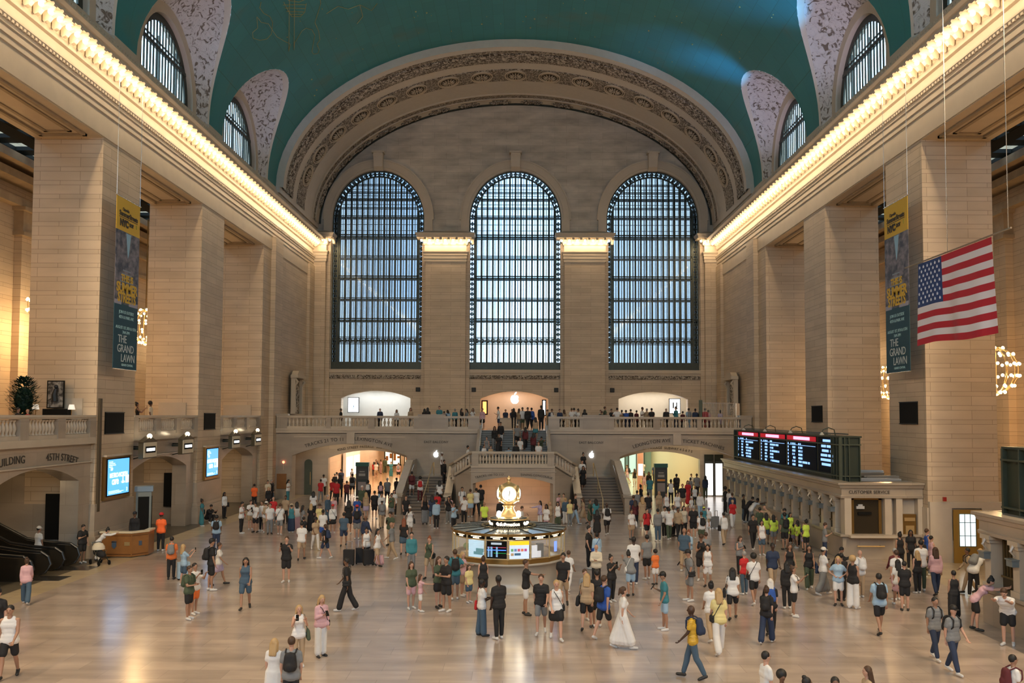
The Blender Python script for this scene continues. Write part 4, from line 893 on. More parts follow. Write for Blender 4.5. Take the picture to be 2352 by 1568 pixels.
# clutter on the roof: pipes and ducts
for k, (x, y, a, l_) in enumerate(((17.5, 7.2, .3, 1.5), (17.1, 8.0, -.2, 1.8), (17.5, 8.8, .1, 1.6), (17.2, 9.7, .4, 1.8), (17.4, 10.7, -.3, 1.8))):
    d = empty('cable_tray', (x, y, 3.31+.075*k), a, 'grey metal cable tray on the ticket office roof, number %d from the front' % (k+1), 'cable tray', 'cable trays on the ticket office roof')
    MB().box(-l_/2, l_/2, -.14, .14, -.05, .02).build('tray', mat('galvanised', (.35, .33, .3), .4, .5), d); MB().box(-l_/2, l_/2, -.16, -.13, .02, .09).box(-l_/2, l_/2, .13, .16, .02, .09).build('side_rail', mat('galvanised'), d)
# ---- departure boards
M_BLUETXT = mat('board_blue_text', (.2, .4, .8), emit=1.1, ecol=(.30, .55, 1), sample=False)
M_PINKTXT = mat('board_pink_text', (1, .75, 1), emit=.9, ecol=(1, .55, .95), sample=False)
M_RED = mat('board_red_band', (.5, .01, .02), emit=.45, ecol=(.6, .01, .03), sample=False)
M_DKGREEN = mat('dark_green_metal', (.045, .058, .042), .4, .3)
def departure_board(x, y0, y1, label, panels):
    t = empty('departure_board', (x, y0, 3.3), 0, label, 'departure board')
    X1 = 1.0; L = y1-y0
    def P(m, nm, mt, par=t): return m.build(nm, mt, par)
    P(MB().box(.12, X1, .1, L, 0, 2.05).box(.0, X1+.05, 0, L, 2.05, 2.12), 'cabinet', M_DKGREEN)
    q = MB()
    for z in (.28, 1.72): q.box(-.04, .12, 0, L, z-.03, z+.03).box(0, X1, -.04, .1, z-.03, z+.03)
    for y in (0, .35, .75, 1.05): q.box(-.02, .12, y-.03, y+.03, 0, 2.06)
    for xx in (.25, .45, .95): q.box(xx-.02, xx+.02, -.03, .1, 0, 2.06)
    q.box(-.02, .12, L-.1, L, 0, 2.06); q.box(-.02, .12, L-1, L-.94, 0, 2.06)
    P(q, 'frame', M_BRONZE2)
    for i, (a, b, red) in enumerate(panels):
        a -= y0; b -= y0
        s_ = P(MB().box(.08, .12, a, b, .34, 2.02), 'display', mat('board_black', (.006, .01, .02), .7, spec=.15))
        q = MB(); r2 = random.Random(i+int(y0))
        if red:
            P(MB().box(.06, .08, a, b, 1.76, 2.0), 'red_header', M_RED, s_)
            m_ = MB(); u = b-.25*(b-a)
            while u > a+.22*(b-a): m_.box(.04, .06, u-.16, u, 1.8, 1.96); u -= .19
            P(m_, 'header_letters', M_PINKTXT, s_)
            P(MB().box(.06, .08, a+.1, b-.05, 1.5, 1.52), 'rule', M_BLUETXT, s_)
            for row in range(7):
                z = 1.56-row*.185
                for (f0, w) in ((.03, .12), (.14, .0 if row else .1), (.2, .42), (.42, .62+r2.choice((0, 0, .6, 1.1)) if row else .35)):
                    ys_ = b-f0*(b-a); k = 0
                    while k*.13 < w and w > 0:
                        if r2.random() > .1: q.box(.05, .07, ys_-k*.13-.1, ys_-k*.13, z-.055, z+.055)
                        k += 1
        else:
            for row, w in enumerate((1.0, 1.45, 1.25, 1.6, 1.9, 1.35)):
                z = 1.86-row*.22-(.05 if row else 0); k = 0; c_ = (a+b)/2
                while k*.13 < w:
                    if r2.random() > .08: q.box(.05, .07, c_+w/2-k*.13-.1, c_+w/2-k*.13, z-.06, z+.06)
                    k += 1
        P(q, 'board_letters', M_BLUETXT, s_)
    k = 0; y = 1.2
    while y < L:
        l_ = P(MB().tube([(.25, y, 2.12), (.2, y, 2.4), (-.1, y-.1, 2.5), (-.35, y-.1, 2.4), (-.42, y-.1, 2.25)], .025, 6), 'lamp_arm', M_DKGREEN)
        P(MB().lathe([(.04, .12), (.12, 0), (.11, -.02), (.03, -.02)], (-.42, y-.1, 2.16), 10), 'lamp_shade', mat('grey_shade', (.4, .4, .36), .4), l_)
        y += 4.9
    P(MB().tube([(.6, .5, 2.2), (.6, L-.5, 2.2)], .03, 6).tube([(.3, 2, 2.15), (.3, L-2, 2.15)], .02, 6), 'cable_conduit', M_DKGREEN)
    return t
departure_board(15.15, 7.75, 27.9, 'long dark green departure board showing four lit screens of train times', [(22.0, 27.1, True), (16.4, 21.4, True), (11.2, 15.95, True), (8.35, 10.9, False)])
departure_board(15.15, -17, -6.1, 'dark green departure board with blank side, cut off by the right photo edge', [(-12, -8, True)])
# ================================================================== FIXTURES ON PIERS
def yz_panel(name, label, cat, x, s, y0, y1, z0, z1, parts):
    """panel on a pier face looking into the hall; s = side sign"""
    r = empty(name, (x, (y0+y1)/2, z0), 0, label, cat); w = (y1-y0)/2; h = z1-z0
    for nm, mt, (d0, d1), (ya, yb, za, zb) in parts:
        MB().box(-s*d0, -s*d1, ya*w, yb*w, za*h, zb*h).build(nm, mt, r)
    return r, w, h
for (s, y0, y1, z0, z1, lab) in ((-1, 6.6, 8.5, 5.4, 6.4, 'nearest left pier above the blue advert'), (-1, 19.3, 21.2, 5.4, 6.4, 'middle left pier above the farther blue advert'),
        (1, 6.6, 8.45, 5.98, 7.02, 'nearest right pier above the ticket office'), (1, 19.2, 21.05, 5.98, 6.98, 'middle right pier behind the departure board')):
    yz_panel('vent_grille', 'square black vent grille on the '+lab, 'vent', s*18.3, s, y0, y1, z0, z1, [('grille', M_BLACK, (0, .05), (-1, 1, 0, 1)), ('rim', mat('dark_grille'), (.05, .08), (-1, 1, .96, 1)), ('rim', mat('dark_grille'), (.05, .08), (-1, 1, 0, .04))])
M_AD = mat('blue_advert_display', (.1, .4, .8), .3, emit=1.15, ecol=(.10, .42, .86), sample=True)
M_ADW = mat('advert_white_text', (1, 1, 1), emit=1.5, sample=False)
for (y0, y1, lab) in ((6.6, 8.95, 'nearer blue digital advert in a bronze frame on the first left pier'), (19.4, 21.5, 'farther blue digital advert in a bronze frame on the second left pier')):
    r, w, h = yz_panel('advert_screen', lab, 'screen', -18.29, -1, y0, y1, 2.6, 4.28, [('frame', M_DKGOLD, (0, .14), (-1.12, 1.12, -.1, 1.06)), ('hood', M_COPE, (0, .2), (-1.12, 1.12, 1.06, 1.11)), ('bezel', M_BLACK, (.14, .16), (-1.0, 1.0, -.01, 1.01)), ('display', M_AD, (.16, .17), (-.93, .93, .02, .98))])
    for txt, sz, yo, z, bd in (('METRO-NORTH', .30, 0, .82, .003), ('care', .50, -.3*w, .50, .006), ('24/7', .16, -.62*w, 1.15, .003), ('3', .24, .74*w, .12, .003)):
        place(text_mb(txt, sz, .003, None, .9, bd), (.18, yo, z), rz=radians(90), sx=.92 if txt == 'METRO-NORTH' else .85).build('advert_lettering', M_ADW, r)
    q = MB()
    for k, ww in enumerate((.45, .7, .8, .4)): q.box(.175, .18, -.85*w, (-.85+ww*.7)*w, 1.52-k*.075, 1.55-k*.075)
    for k, ww in enumerate((.9, 1.3, 1.1)): q.box(.175, .18, -.85*w, (-.85+ww)*w, .2-k*.05, .215-k*.05)
    q.build('advert_small_print', M_ADW, r)
    q = MB().box(.175, .18, .62*w, .9*w, .5, .85).tube([(.178, .32*w, .56), (.178, .45*w, .56)], .05, 8); q.lathe([(.1, 0), (.001, 0)], (0, 0, 0), 8) if 0 else None
    q.box(.175, .18, .35*w, .4*w, .6, .85).box(.175, .18, .28*w, .5*w, .52, .6); q.build('access_symbol', M_ADW, r)
# vertical bronze strip on the first left pier
o = MB().box(-18.3, -18.2, 5.95, 6.15, 2.0, 7.0).build('downpipe_cover', mat('dull_bronze', (.10, .075, .045), .5, .4)); tag(o, 'narrow vertical bronze strip beside the nearer blue advert', 'pipe cover')
# track clock signs
def track_sign(y, k):
    r = empty('track_sign', (-18.49, y, 4.62), 0, 'bronze gabled track sign with lit white window and globe, number %d from the left' % k, 'sign', 'track signs on the left wall')
    w = .8
    MB().tube([(0, 0, .1), (.5, -.0, .1)], .04, 6).tube([(0, 0, -.5), (.5, .3, -.35)], .03, 6).build('bracket', M_BRONZE, r)
    MB().box(.6, .83, -w, w, -.46, .36).build('case', mat('bronze_case', (.10, .08, .045), .4, .5), r)
    MB().prism([(-w-.08, .34), (w+.08, .34), (0, .62)], 'x', .58, .86).build('gable', mat('bronze_case'), r)
    MB().box(.0, .6, -.1, .1, -.05, .05).build('wall_arm', M_BRONZE, r)
    # the lit face looks west towards the camera and into the hall
    f = MB().box(.83, .86, -w*.94, w*.94, -.4, .32).build('face', mat('cream_sign_face', (.72, .64, .48), .5), r)
    MB().box(.86, .87, -w*.74, w*.74, -.19, .13).build('window_slot', M_BLACK, f)
    MB().box(.87, .88, -w*.6, w*.6, -.1, .04).build('lit_number', M_SIGN, f)
    MB().ball((.8, 0, .62), .12, 12).build('globe_lamp', M_BULB, r)
for k, y in enumerate((10.1, 15.1, 22.9 if 0 else 23.4, 28.2)): track_sign(y, k+1)
# doors, kiosk pieces and small wall things
o = MB().box(-17.85, -17.12, YB-.08, YB, .75, 1.88).build('wall_cabinet', M_WOOD); tag(o, 'brown wooden wall cabinet left of the left wide arch', 'cabinet')
r = empty('alarm_light', (-17.35, YB-.04, 2.75), 0, 'small round red alarm light above the brown wall cabinet', 'alarm'); MB().ball((0, -.05, 0), .1, 10).build('lens', mat('red_glow', (1, .1, .05), emit=3, ecol=(1, .25, .12), sample=False), r); MB().box(-.03, .03, -.03, .03, -.6, 0).build('stem', M_TRIM, r)
d = empty('door', (19.9, 5.55, 0), 0, 'golden wooden door with twelve frosted panes beside the right pier', 'door', kind='thing')
MB().box(-.62, .62, -.04, .04, 0, 2.3).build('door_leaf', mat('golden_wood', (.34, .19, .035), .4), d)
MB().box(-.4, .32, -.06, -.04, .72, 2.12).build('frosted_pane', mat('frosted_pane', (.8, .9, .9), .3, emit=.85, ecol=(.75, .9, .92), sample=False), d)
q = MB()
for k in range(4): q.box(-.41+k*.24, -.39+k*.24, -.075, -.06, .72, 2.12)
for z in (.72, 1.18, 1.75, 2.12): q.box(-.4, .32, -.075, -.06, z-.01, z+.01)
q.build('glazing_bars', M_BLACK, d)
struct('wall_door_right', MB().box(18.3, 19.25, 5.6, 5.8, 0, 2.35).box(20.55, 21.6, 5.6, 5.8, 0, 2.35).box(18.3, 21.6, 5.62, 5.8, 2.35, 2.62), M_COPE, 'marble surround of the golden door')
o = MB().box(18.85, 18.98, 5.5, 5.6, 2.66, 2.84).build('fire_alarm_box', mat('red_box', (.35, .02, .015), .4)); tag(o, 'small red fire alarm box on the right pier near the golden door', 'alarm box')
for s in (-1, 1):   # free-standing information pylons in the arches
    x = -11.75 if s < 0 else 11.4
    p = empty('information_pylon', (x, 36, 0), 0, 'tall dark green information pylon standing in the %s wide arch' % ('left' if s < 0 else 'right'), 'pylon')
    MB().box(-.48, .48, -.2, .2, 0, 2.6).build('cabinet', mat('pylon_black', (.02, .025, .022), .35), p); MB().box(-.52, .52, -.22, .22, 2.35, 2.65).build('header', mat('pylon_green', (.01, .09, .07), .4), p)
    MB().box(-.38, .38, -.22, -.2, 1.35, 2.15).build('poster', mat('dark_poster', (.05, .05, .05), .3), p)
    q = MB().box(-.2, .2, -.23, -.22, 1.9, 1.98).box(-.25, .25, -.23, -.22, 1.6, 1.8); q.build('poster_print', mat('faded_print', (.3, .3, .28), .5), p)
    if s > 0: MB().box(-.3, .3, -.235, -.22, 1.3, 1.45).build('orange_strip', mat('orange_strip', (.6, .25, .05), .5), p)
    MB().box(-.3, .3, -.22, -.2, .5, 1.15).build('lower_poster', mat('grey_poster', (.25, .22, .22), .5), p)
for s, nm in ((-1, 'left'), (1, 'right')):   # bracketed wall niches on the end walls
    r = empty('wall_niche', (s*18.05, 39.7, 6.4), 0, 'tall carved stone niche frame on the %s end wall above the balcony' % nm, 'niche')
    MB().box(0, -s*.12, -1.0, 1.0, 0, 2.9).build('panel', M_ORN, r)
    MB().box(0, -s*.35, -1.3, -1.0, 0, 2.9).box(0, -s*.35, 1.0, 1.3, 0, 2.9).build('jamb', M_TRIM, r)
    MB().box(0, -s*.6, -1.45, 1.45, 2.9, 3.15).prism([(-1.2, 3.15), (1.2, 3.15), (.7, 3.5), (-.7, 3.5)], 'x', 0, -s*.5).build('pediment', M_TRIM, r)
    MB().tube([(-s*.3, -1.15, 2.85), (-s*.5, -1.15, 2.6), (-s*.2, -1.15, 2.2)], .12, 6).tube([(-s*.3, 1.15, 2.85), (-s*.5, 1.15, 2.6), (-s*.2, 1.15, 2.2)], .12, 6).build('scroll', M_TRIM, r)
g = empty('glass_fence', (14.2, 34.4, 5.2), 0, 'clear barred security fence at the right end of the east balcony', 'fence')
q = MB()
for k in range(24): q.box(k*.12-.01, k*.12+.01, -.01, .01, .1, 2.15)
q.box(0, 2.8, -.015, .015, 2.1, 2.14).build('bars', mat('steel'), g); MB().box(-.12, .12, -.1, .1, 0, 2.35).build('post', M_BRONZE2, g); MB().box(2.7, 2.95, -.1, .1, 0, 2.1).build('post', mat('pale_metal'), g)
# ================================================================== CORNICE LAMPS
lamp_root = []
def lamp_proto():
    r = empty('cornice_lamp', (0, 0, 0))
    MB().ball((0, 0, -.07), .1, 10).build('bulb', M_BULB, r, True)
    MB().lathe([(.2, .1), (.2, .06), (.15, .02), (.07, .01), (.05, -.01)], n=12).build('socket_rosette', M_TRIM, r, True)
    # scrolled bracket next to the bulb; it projects along +x
    prof = [(-.42, .12), (.36, .12), (.40, .05), (.36, -.04), (.26, -.06), (.1, -.05), (-.1, -.14), (-.22, -.3), (-.36, -.36), (-.42, -.3)]
    MB().prism([(a, b) for a, b in prof], 'y', .22, .44).build('bracket', M_TRIM, r)
    return r
proto = lamp_proto(); used = [0]
def lamp_at(x, y, rz, place_txt, grp, e=15, z=21.70):
    o = proto if not used[0] else copy_tree(proto); used[0] += 1
    o.location = (x, y, z); o.rotation_euler = (0, 0, rz); o['label'] = place_txt; o['category'] = 'lamp'; o['group'] = grp
    lamp('POINT', 'cornice_bulb_light', (x-.0+.12*(1 if x < 0 else -1)*(abs(x) > 17.2), y, z-.36), e, WARM, shadow_soft_size=.08, specular_factor=.3)
for s, nm in ((-1, 'left'), (1, 'right')):
    k = 0; y = -4.4
    while y < YE-1.3:
        lamp_at(s*17.56, y, 0 if s < 0 else pi, 'glowing bulb beside a scrolled bracket in the row under the %s cornice' % nm, 'bulbs under the %s cornice' % nm); y += .68; k += 1
for a, b, nm in ((-8.1, -4.45, 'left'), (4.45, 8.1, 'right')):
    for k in range(7): lamp_at(a-.3+(b-a+.6)*k/6, YE-1.28, -pi/2, 'glowing bulb under the capital of the pier %s of the middle window' % nm, 'bulbs on the %s window pier' % nm, 26, 22.05)
for a, nm in ((-17.0, 'far left'), (17.0, 'far right')):
    for k in range(2): lamp_at(a+(k-.5)*.7, YE-1.28, -pi/2, 'glowing bulb under the %s window pier capital' % nm, 'bulbs on the %s window pier' % nm, 26, 22.05)
# ================================================================== CHANDELIERS
def chandelier_proto():
    r = empty('chandelier', (0, 0, 0))
    q = MB()
    for k in range(12):
        a = 2*pi*k/12; q.tube([(.95*sin(t)*cos(a), .95*sin(t)*sin(a), 1.05*cos(t)) for t in [pi*(.06+.88*j/8) for j in range(9)]], .03, 5)
    q.lathe([(.01, 1.2), (.2, 1.12), (.3, 1.0), (.1, .9)], n=12); q.lathe([(.1, -.95), (.3, -1.0), (.12, -1.15), (.01, -1.2)], n=12); q.build('gilded_frame', M_GOLD, r, True)
    MB().tube([(0, 0, 1.1), (0, 0, 6.8)], .03, 6).build('chain', M_DKGOLD, r)
    m_ = MB().ball((0, 0, 0), .075, 8).mesh('bulb', True); m_.materials.append(mat('chandelier_bulb', (1, .85, .6), .5, emit=7, ecol=(1, .74, .42), sample=False))
    for i, t in enumerate((.12, .27, .42, .58, .73, .88)):
        n = (6, 12, 16, 16, 12, 6)[i]
        for k in range(n):
            a = 2*pi*(k+.5*(i % 2))/n; b = link('bulb', m_, r); b.location = (1.02*sin(pi*t)*cos(a), 1.02*sin(pi*t)*sin(a), 1.1*cos(pi*t))
    return r
cp_ = chandelier_proto(); cp_.hide_render = False; first = True
for (x, y, z, sc, lab, e) in ((-24.0, 12.3, 11.9, 1.0, 'gilded ball chandelier of bare bulbs half hidden by the first left pier', 480), (-22.6, 21.0, 11.7, .98, 'gilded ball chandelier seen between the first and second left piers', 480),
        (22.5, 7.9, 8.5, 1.0, 'gilded ball chandelier near the right photo edge below the flag', 480), (24.6, 25.0, 8.6, .95, 'gilded ball chandelier partly behind the right hanging banner', 480)):
    o = cp_ if first else copy_tree(cp_); first = False
    o.location = (x, y, z); o.scale = (sc,)*3; tag(o, lab, 'chandelier', 'gallery chandeliers')
    lamp('POINT', 'chandelier_light', (x, y, z-1.6), e, (1, .62, .28), shadow_soft_size=.6, specular_factor=0)
for s in (-1, 1):   # the chandeliers hidden behind the piers light the rest of the galleries
    for y in (0, 33): lamp('POINT', 'gallery_light', (s*23.5, y, 11), 380, (1, .62, .28), shadow_soft_size=.6, specular_factor=0)

# ================================================================== INFORMATION BOOTH
bt = empty('information_booth', (0, 0, 0), 0, 'round marble and brass information booth in the middle of the floor', 'booth')
def ringpoly(r, n=16, off=0): return [(r*cos(2*pi*k/n-pi/2+off), r*sin(2*pi*k/n-pi/2+off)) for k in range(n)]
MB().lathe([(1.9, 0), (1.92, .08), (1.88, .1), (1.88, .97), (1.98, .99), (2.06, 1.03), (2.06, 1.08), (1.9, 1.1), (1.2, 1.1), (1.2, 0)], n=64).build('counter', mat('grey_booth_marble', (.42, .39, .34), .25, noise=.15, nscale=2), bt, True)
MB().lathe([(2.03, 1.09), (2.05, 1.27), (1.98, 1.27), (1.98, 1.09)], n=16, a0=-pi/2, a1=1.5*pi).build('brass_base', M_DKGOLD, bt)
R16 = 2.08
q = MB(); V = ringpoly(R16)
for (x, y) in V: q.box(x-.022, x+.022, y-.022, y+.022, 1.25, 2.14)
for k in range(16):
    a, b = V[k], V[(k+1) % 16]
    for z in (1.27, 1.93): q.bar((a[0], a[1], z), (b[0], b[1], z), .03)
q.build('brass_frame', M_GOLD, bt)
ro = MB(); r1 = 2.14; r0 = .95; V1 = ringpoly(r1); V0 = ringpoly(r0)
for k in range(16):
    j = (k+1) % 16
    ro.add([(*V1[k], 2.15), (*V1[j], 2.15), (*V0[j], 2.2), (*V0[k], 2.2), (*V1[k], 2.12), (*V1[j], 2.12), (*V0[j], 2.12), (*V0[k], 2.12)], [(0, 1, 2, 3), (7, 6, 5, 4), (0, 4, 5, 1)])
ro.build('glass_roof', mat('smoked_roof_glass', (.22, .27, .30), .12, .0), bt)
q = MB()
for k in range(16): q.bar((*V1[k], 2.165), (*V0[k], 2.215), .03, .02)
q.build('roof_ribs', M_BLACK, bt)
q = MB()
for k in range(16):
    j = (k+1) % 16; q.bar((*V1[k], 2.11), (*V1[j], 2.11), .05, .09)
q.build('fascia', M_DKGOLD, bt)
M_LBL = mat('booth_label_glow', (1, .85, .55), emit=2.4, ecol=(1, .84, .55), sample=False)
def panel_frame(k):
    a, b = Vector((*V[k], 0)), Vector((*V[(k+1) % 16], 0)); m = (a+b)/2; ang = math.atan2(m.y, m.x)+pi/2; return m, ang
disp = {15: ('route_map', mat('pale_map', (.55, .66, .72), .3, emit=.35, ecol=(.6, .8, .9), sample=False)), 0: None}
for k in range(16):
    m, ang = panel_frame(k); R_ = Matrix.Translation(m) @ Matrix.Rotation(ang, 4, 'Z')
    def PP(mb, nm, mt, par=bt): mb.v = [tuple(R_ @ Vector(v)) for v in mb.v]; return mb.build(nm, mt, par)
    w = .37
    h = PP(MB().box(-w, w, -.0, .02, 1.95, 2.09), 'name_band', M_BLACK)
    q = MB()
    for (z, f) in ((2.045, .6), (1.985, .36)):
        u = -w*f
        while u < w*f-.02: q.box(u, u+.035, -.012, 0, z-.018, z+.018); u += .045
    PP(q, 'glowing_letters', M_LBL, h)
    if k == 14: PP(MB().box(-.33, .33, .0, .03, 1.3, 1.9), 'route_map', mat('pale_map', (.5, .62, .68), .3, emit=.3, ecol=(.6, .8, .9), sample=False)); PP(MB().box(-.1, .3, -.01, 0, 1.4, 1.5).box(0, .33, -.01, 0, 1.5, 1.62), 'map_water', mat('map_water', (.2, .5, .65), .3))
    elif k == 15:
        s_ = PP(MB().box(-.36, .36, .0, .03, 1.3, 1.9), 'line_display', M_BLACK)
        PP(MB().box(-.2, .18, -.012, 0, 1.78, 1.85), 'display_title', mat('grey_title', (.4, .5, .6), emit=.5, sample=False), s_)
        PP(MB().box(-.34, .34, -.012, 0, 1.58, 1.6), 'line_blue', mat('neon_blue', (.05, .15, 1), emit=3, ecol=(.04, .14, 1), sample=False), s_)
        PP(MB().box(-.34, .34, -.012, 0, 1.68, 1.69), 'line_red', mat('neon_red', (.6, .05, .1), emit=.8, ecol=(.7, .1, .2), sample=False), s_)
        PP(MB().box(-.1, .34, -.012, 0, 1.48, 1.49), 'line_green', mat('neon_green', (.02, .4, .1), emit=.6, ecol=(.03, .5, .12), sample=False), s_)
        q = MB()
        for z in [1.36+.045*i for i in range(8)]: q.box(-.32, -.26, -.014, 0, z, z+.02).box(-.22, -.15, -.014, 0, z, z+.02).box(-.02, .04, -.014, 0, z, z+.02)
        PP(q, 'display_text', M_BLUETXT, s_)
    elif k == 0:
        s_ = PP(MB().box(-.35, .35, .0, .03, 1.29, 1.91), 'station_poster', mat('poster_white', (.55, .62, .7), .4, emit=.42, ecol=(.75, .85, .95), sample=False))
        PP(MB().box(-.35, .35, -.01, 0, 1.77, 1.91), 'yellow_header', mat('poster_yellow', (.9, .6, .02), .4, emit=.5, ecol=(1, .65, .02), sample=False), s_)
        for i, c in enumerate(((.15, .4, .2), (.15, .25, .5), (.6, .1, .15), (.7, .2, .12), (.5, .1, .3))): PP(MB().box(-.3+i*.12, -.21+i*.12, -.012, 0, 1.55, 1.64), 'coloured_square', mat('poster_square_%d' % i, c, .4, emit=.3, sample=False), s_)
        PP(MB().box(-.3, -.2, -.012, 0, 1.4, 1.49), 'coloured_square', mat('poster_orange', (.7, .5, .3), .4), s_); PP(MB().box(-.17, .05, -.012, 0, 1.41, 1.49), 'blue_strip', mat('poster_blue', (.08, .22, .42), .4), s_)
    elif k == 1:
        PP(MB().box(-.35, -.12, .0, .03, 1.31, 1.74), 'notice', mat('notice_white', (.7, .74, .8), .4, emit=.35, sample=False)); PP(MB().box(-.11, .06, .02, .04, 1.3, 1.53), 'notice', mat('notice_white'))
        PP(MB().box(.1, .3, .2, .4, 1.28, 1.75), 'monitor', M_BLACK)
    elif k == 2: PP(MB().box(0, .16, .03, .05, 1.42, 1.78), 'blue_display', mat('blue_display', (.1, .2, .9), emit=1.5, ecol=(.1, .22, 1), sample=False))
    elif k == 13: PP(MB().ball((.05, .2, 1.6), .13, 8), 'potted_plant', mat('small_plant', (.15, .25, .05), .6, noise=.4, nscale=20)); PP(MB().box(-.2, .25, .1, .4, 1.28, 1.4), 'shelf', M_GOLD)
    PP(MB().box(-.385, .385, .0, .008, 1.27, 1.93), 'window_pane', M_GLASS)
MB().lathe([(.9, 1.1), (.9, 1.35), (1.5, 1.35), (1.5, 1.1)], n=24).lathe([(.3, 1.1), (.3, 2.12)], n=16).build('inner_desk', M_DKGOLD, bt, True)
lamp('POINT', 'booth_light', (0, -1.2, 2.0), 28, (1, .8, .5), shadow_soft_size=.2); lamp('POINT', 'booth_light', (1.2, .3, 2.0), 24, (1, .85, .6), shadow_soft_size=.2); lamp('POINT', 'booth_light', (-1.2, .3, 2.0), 24, (1, .8, .5), shadow_soft_size=.2)
q = MB()   # pierced gallery
V2 = ringpoly(1.0, 72)
for (x, y) in V2: q.box(x-.012, x+.012, y-.012, y+.012, 2.17, 2.27)
q.lathe([(.985, 2.17), (1.015, 2.17), (1.015, 2.23), (.985, 2.23), (.985, 2.17)], n=48); q.build('pierced_gallery', mat('dim_brass', (.22, .17, .09), .4, .8), bt)
MB().lathe([(.72, 2.18), (.7, 2.22), (.7, 2.44), (.74, 2.46), (.74, 2.49), (.5, 2.5), (.45, 2.5)], n=48).build('sign_drum', M_BLACK, bt, True)
MB().lathe([(.755, 2.455), (.76, 2.49), (.4, 2.5)], n=48).build('drum_top', M_GOLD, bt, True)
M_INFO = mat('information_glow', (1, .85, .6), emit=3.2, ecol=(1, .84, .58), sample=False)
for a0 in (-pi/2, 0, pi/2, pi):
    t_ = text_mb('Information', .185, .004, None, 1.02, .003)
    t_.v = [((.715-v[1])*cos(a0+v[0]/.715), (.715-v[1])*sin(a0+v[0]/.715), 2.27+v[2]) for v in t_.v]; t_.build('information_lettering', M_INFO, bt)
for k in range(8):
    a = -pi/2+pi/4*k+.62*(1 if k % 2 else -1)*.98; d_ = MB().ball((0, 0, 0), .05, 8); d_.v = [(.715*cos(a)+v[0], .715*sin(a)+v[1], 2.34+v[2]) for v in d_.v]; d_.build('round_symbol', M_INFO, bt)
# four-faced clock on top
ck = empty('brass_clock', (0, 0, 2.49), 0, 'round four-faced brass clock with opal dials on top of the information booth', 'clock')
MB().lathe([(.46, 0), (.44, .06), (.36, .1), (.3, .16), (.22, .28), (.19, .36), (.2, .42), (.24, .44), (.22, .48), (.16, .5)], n=24).build('pedestal', M_GOLD, ck, True)
MB().lathe([(.15, .5), (.27, .57), (.39, .68), (.425, .84), (.425, 1.0), (.38, 1.14), (.26, 1.25), (.12, 1.31), (.06, 1.34), (.05, 1.38), (.085, 1.43), (.05, 1.5), (.02, 1.53), (.01, 1.57)], n=24).build('case', M_GOLD, ck, True)
MB().lathe([(.43, .98), (.43, 1.03), (.40, 1.08)], n=24).build('case_band', M_DKGOLD, ck, True)
for k in range(4):
    a = -pi/2+k*pi/2+radians(3); f = empty('clock_face', (0, 0, .91), a+pi/2, parent=ck)
    def FF(mb, nm, mt): mb.v = [(v[0], -.34-v[2]*1.0, v[1]) for v in mb.v]; return mb.build(nm, mt, f, False)
    FF(MB().lathe([(.001, .108), (.1, .1), (.18, .075), (.25, .035), (.27, .02)], n=28), 'opal_dial', mat('opal_dial', (1, .95, .8), .4, emit=1.9, ecol=(1, .9, .68), sample=False))
    FF(MB().lathe([(.255, .02), (.27, .045), (.295, .04), (.305, .0), (.305, -.08)], n=28), 'bezel', M_GOLD)
    q = MB()
    for h in range(12): b = 2*pi*h/12; q.bar((.19*cos(b), .19*sin(b), .08), (.235*cos(b), .235*sin(b), .055), .014, .01)
    FF(q, 'hour_marks', M_BLACK)
    FF(MB().bar((0, -.03, .12), (.02, .15, .115), .022, .008), 'hour_hand', M_BLACK); FF(MB().bar((0, .04, .125), (-.02, -.22, .105), .014, .008), 'minute_hand', M_BLACK)
for k in range(4):
    a = pi/4+k*pi/2+pi/4*0; 
    for j in (-1, 1):
        b = a; 
    l_ = empty('globe_lamp', (.52*cos(a), .52*sin(a), 2.49), 0, 'small glowing opal globe on the %s corner of the clock base' % ('back right', 'back left', 'front left', 'front right')[k], 'lamp', 'globes round the booth clock')
    MB().lathe([(.05, 0), (.03, .03), (.02, .06)], n=10).build('stem', M_GOLD, l_, True); MB().ball((0, 0, .14), .088, 14).build('globe', mat('white_globe', (1, .95, .85), emit=5, ecol=(1, .93, .8), sample=False), l_, True)
    lamp('POINT', 'globe_light', (.62*cos(a), .62*sin(a), 2.8), 12, (1, .85, .6), shadow_soft_size=.1, specular_factor=0)
# ================================================================== SECURITY DESK
dk = empty('security_desk', (-17.2, 6.75, 0), radians(6), 'oak panelled security desk with pale top and shield badge near the left pier', 'desk')
out = [(-.95, -.62), (.45, -.82), (.98, -.2), (.98, .62), (.72, .62), (.72, -.1), (.36, -.5), (-.95, -.34)]
MB().prism(out, 'z', .04, 1.06).build('cabinet', M_WOOD, dk); MB().prism([(x*1.04, y*1.04) for x, y in out], 'z', 1.06, 1.13).build('top', mat('cream_desk_top', (.7, .6, .42), .3), dk)
def on_face(a, b, f, z0, z1, w, nm, mt, par=dk, d=.012):
    a, b = Vector(a), Vector(b); t = (b-a).normalized(); n_ = Vector((t.y, -t.x)); c = a.lerp(b, f)
    p = [c-t*w/2, c+t*w/2, c+t*w/2+n_*d, c-t*w/2+n_*d]; return MB().hexa([(*v, z0) for v in p]+[(*v, z1) for v in p]).build(nm, mt, par)
F1, F2 = ((-.95, -.62), (.45, -.82)), ((.45, -.82), (.98, -.2))
for (fa, fb) in (F1, F2):
    on_face(fa, fb, .5, .12, .16, (Vector(fb)-Vector(fa)).length*.95, 'moulding', mat('dark_oak', (.13, .05, .015), .4)); on_face(fa, fb, .5, .94, .97, (Vector(fb)-Vector(fa)).length*.95, 'moulding', mat('dark_oak'))
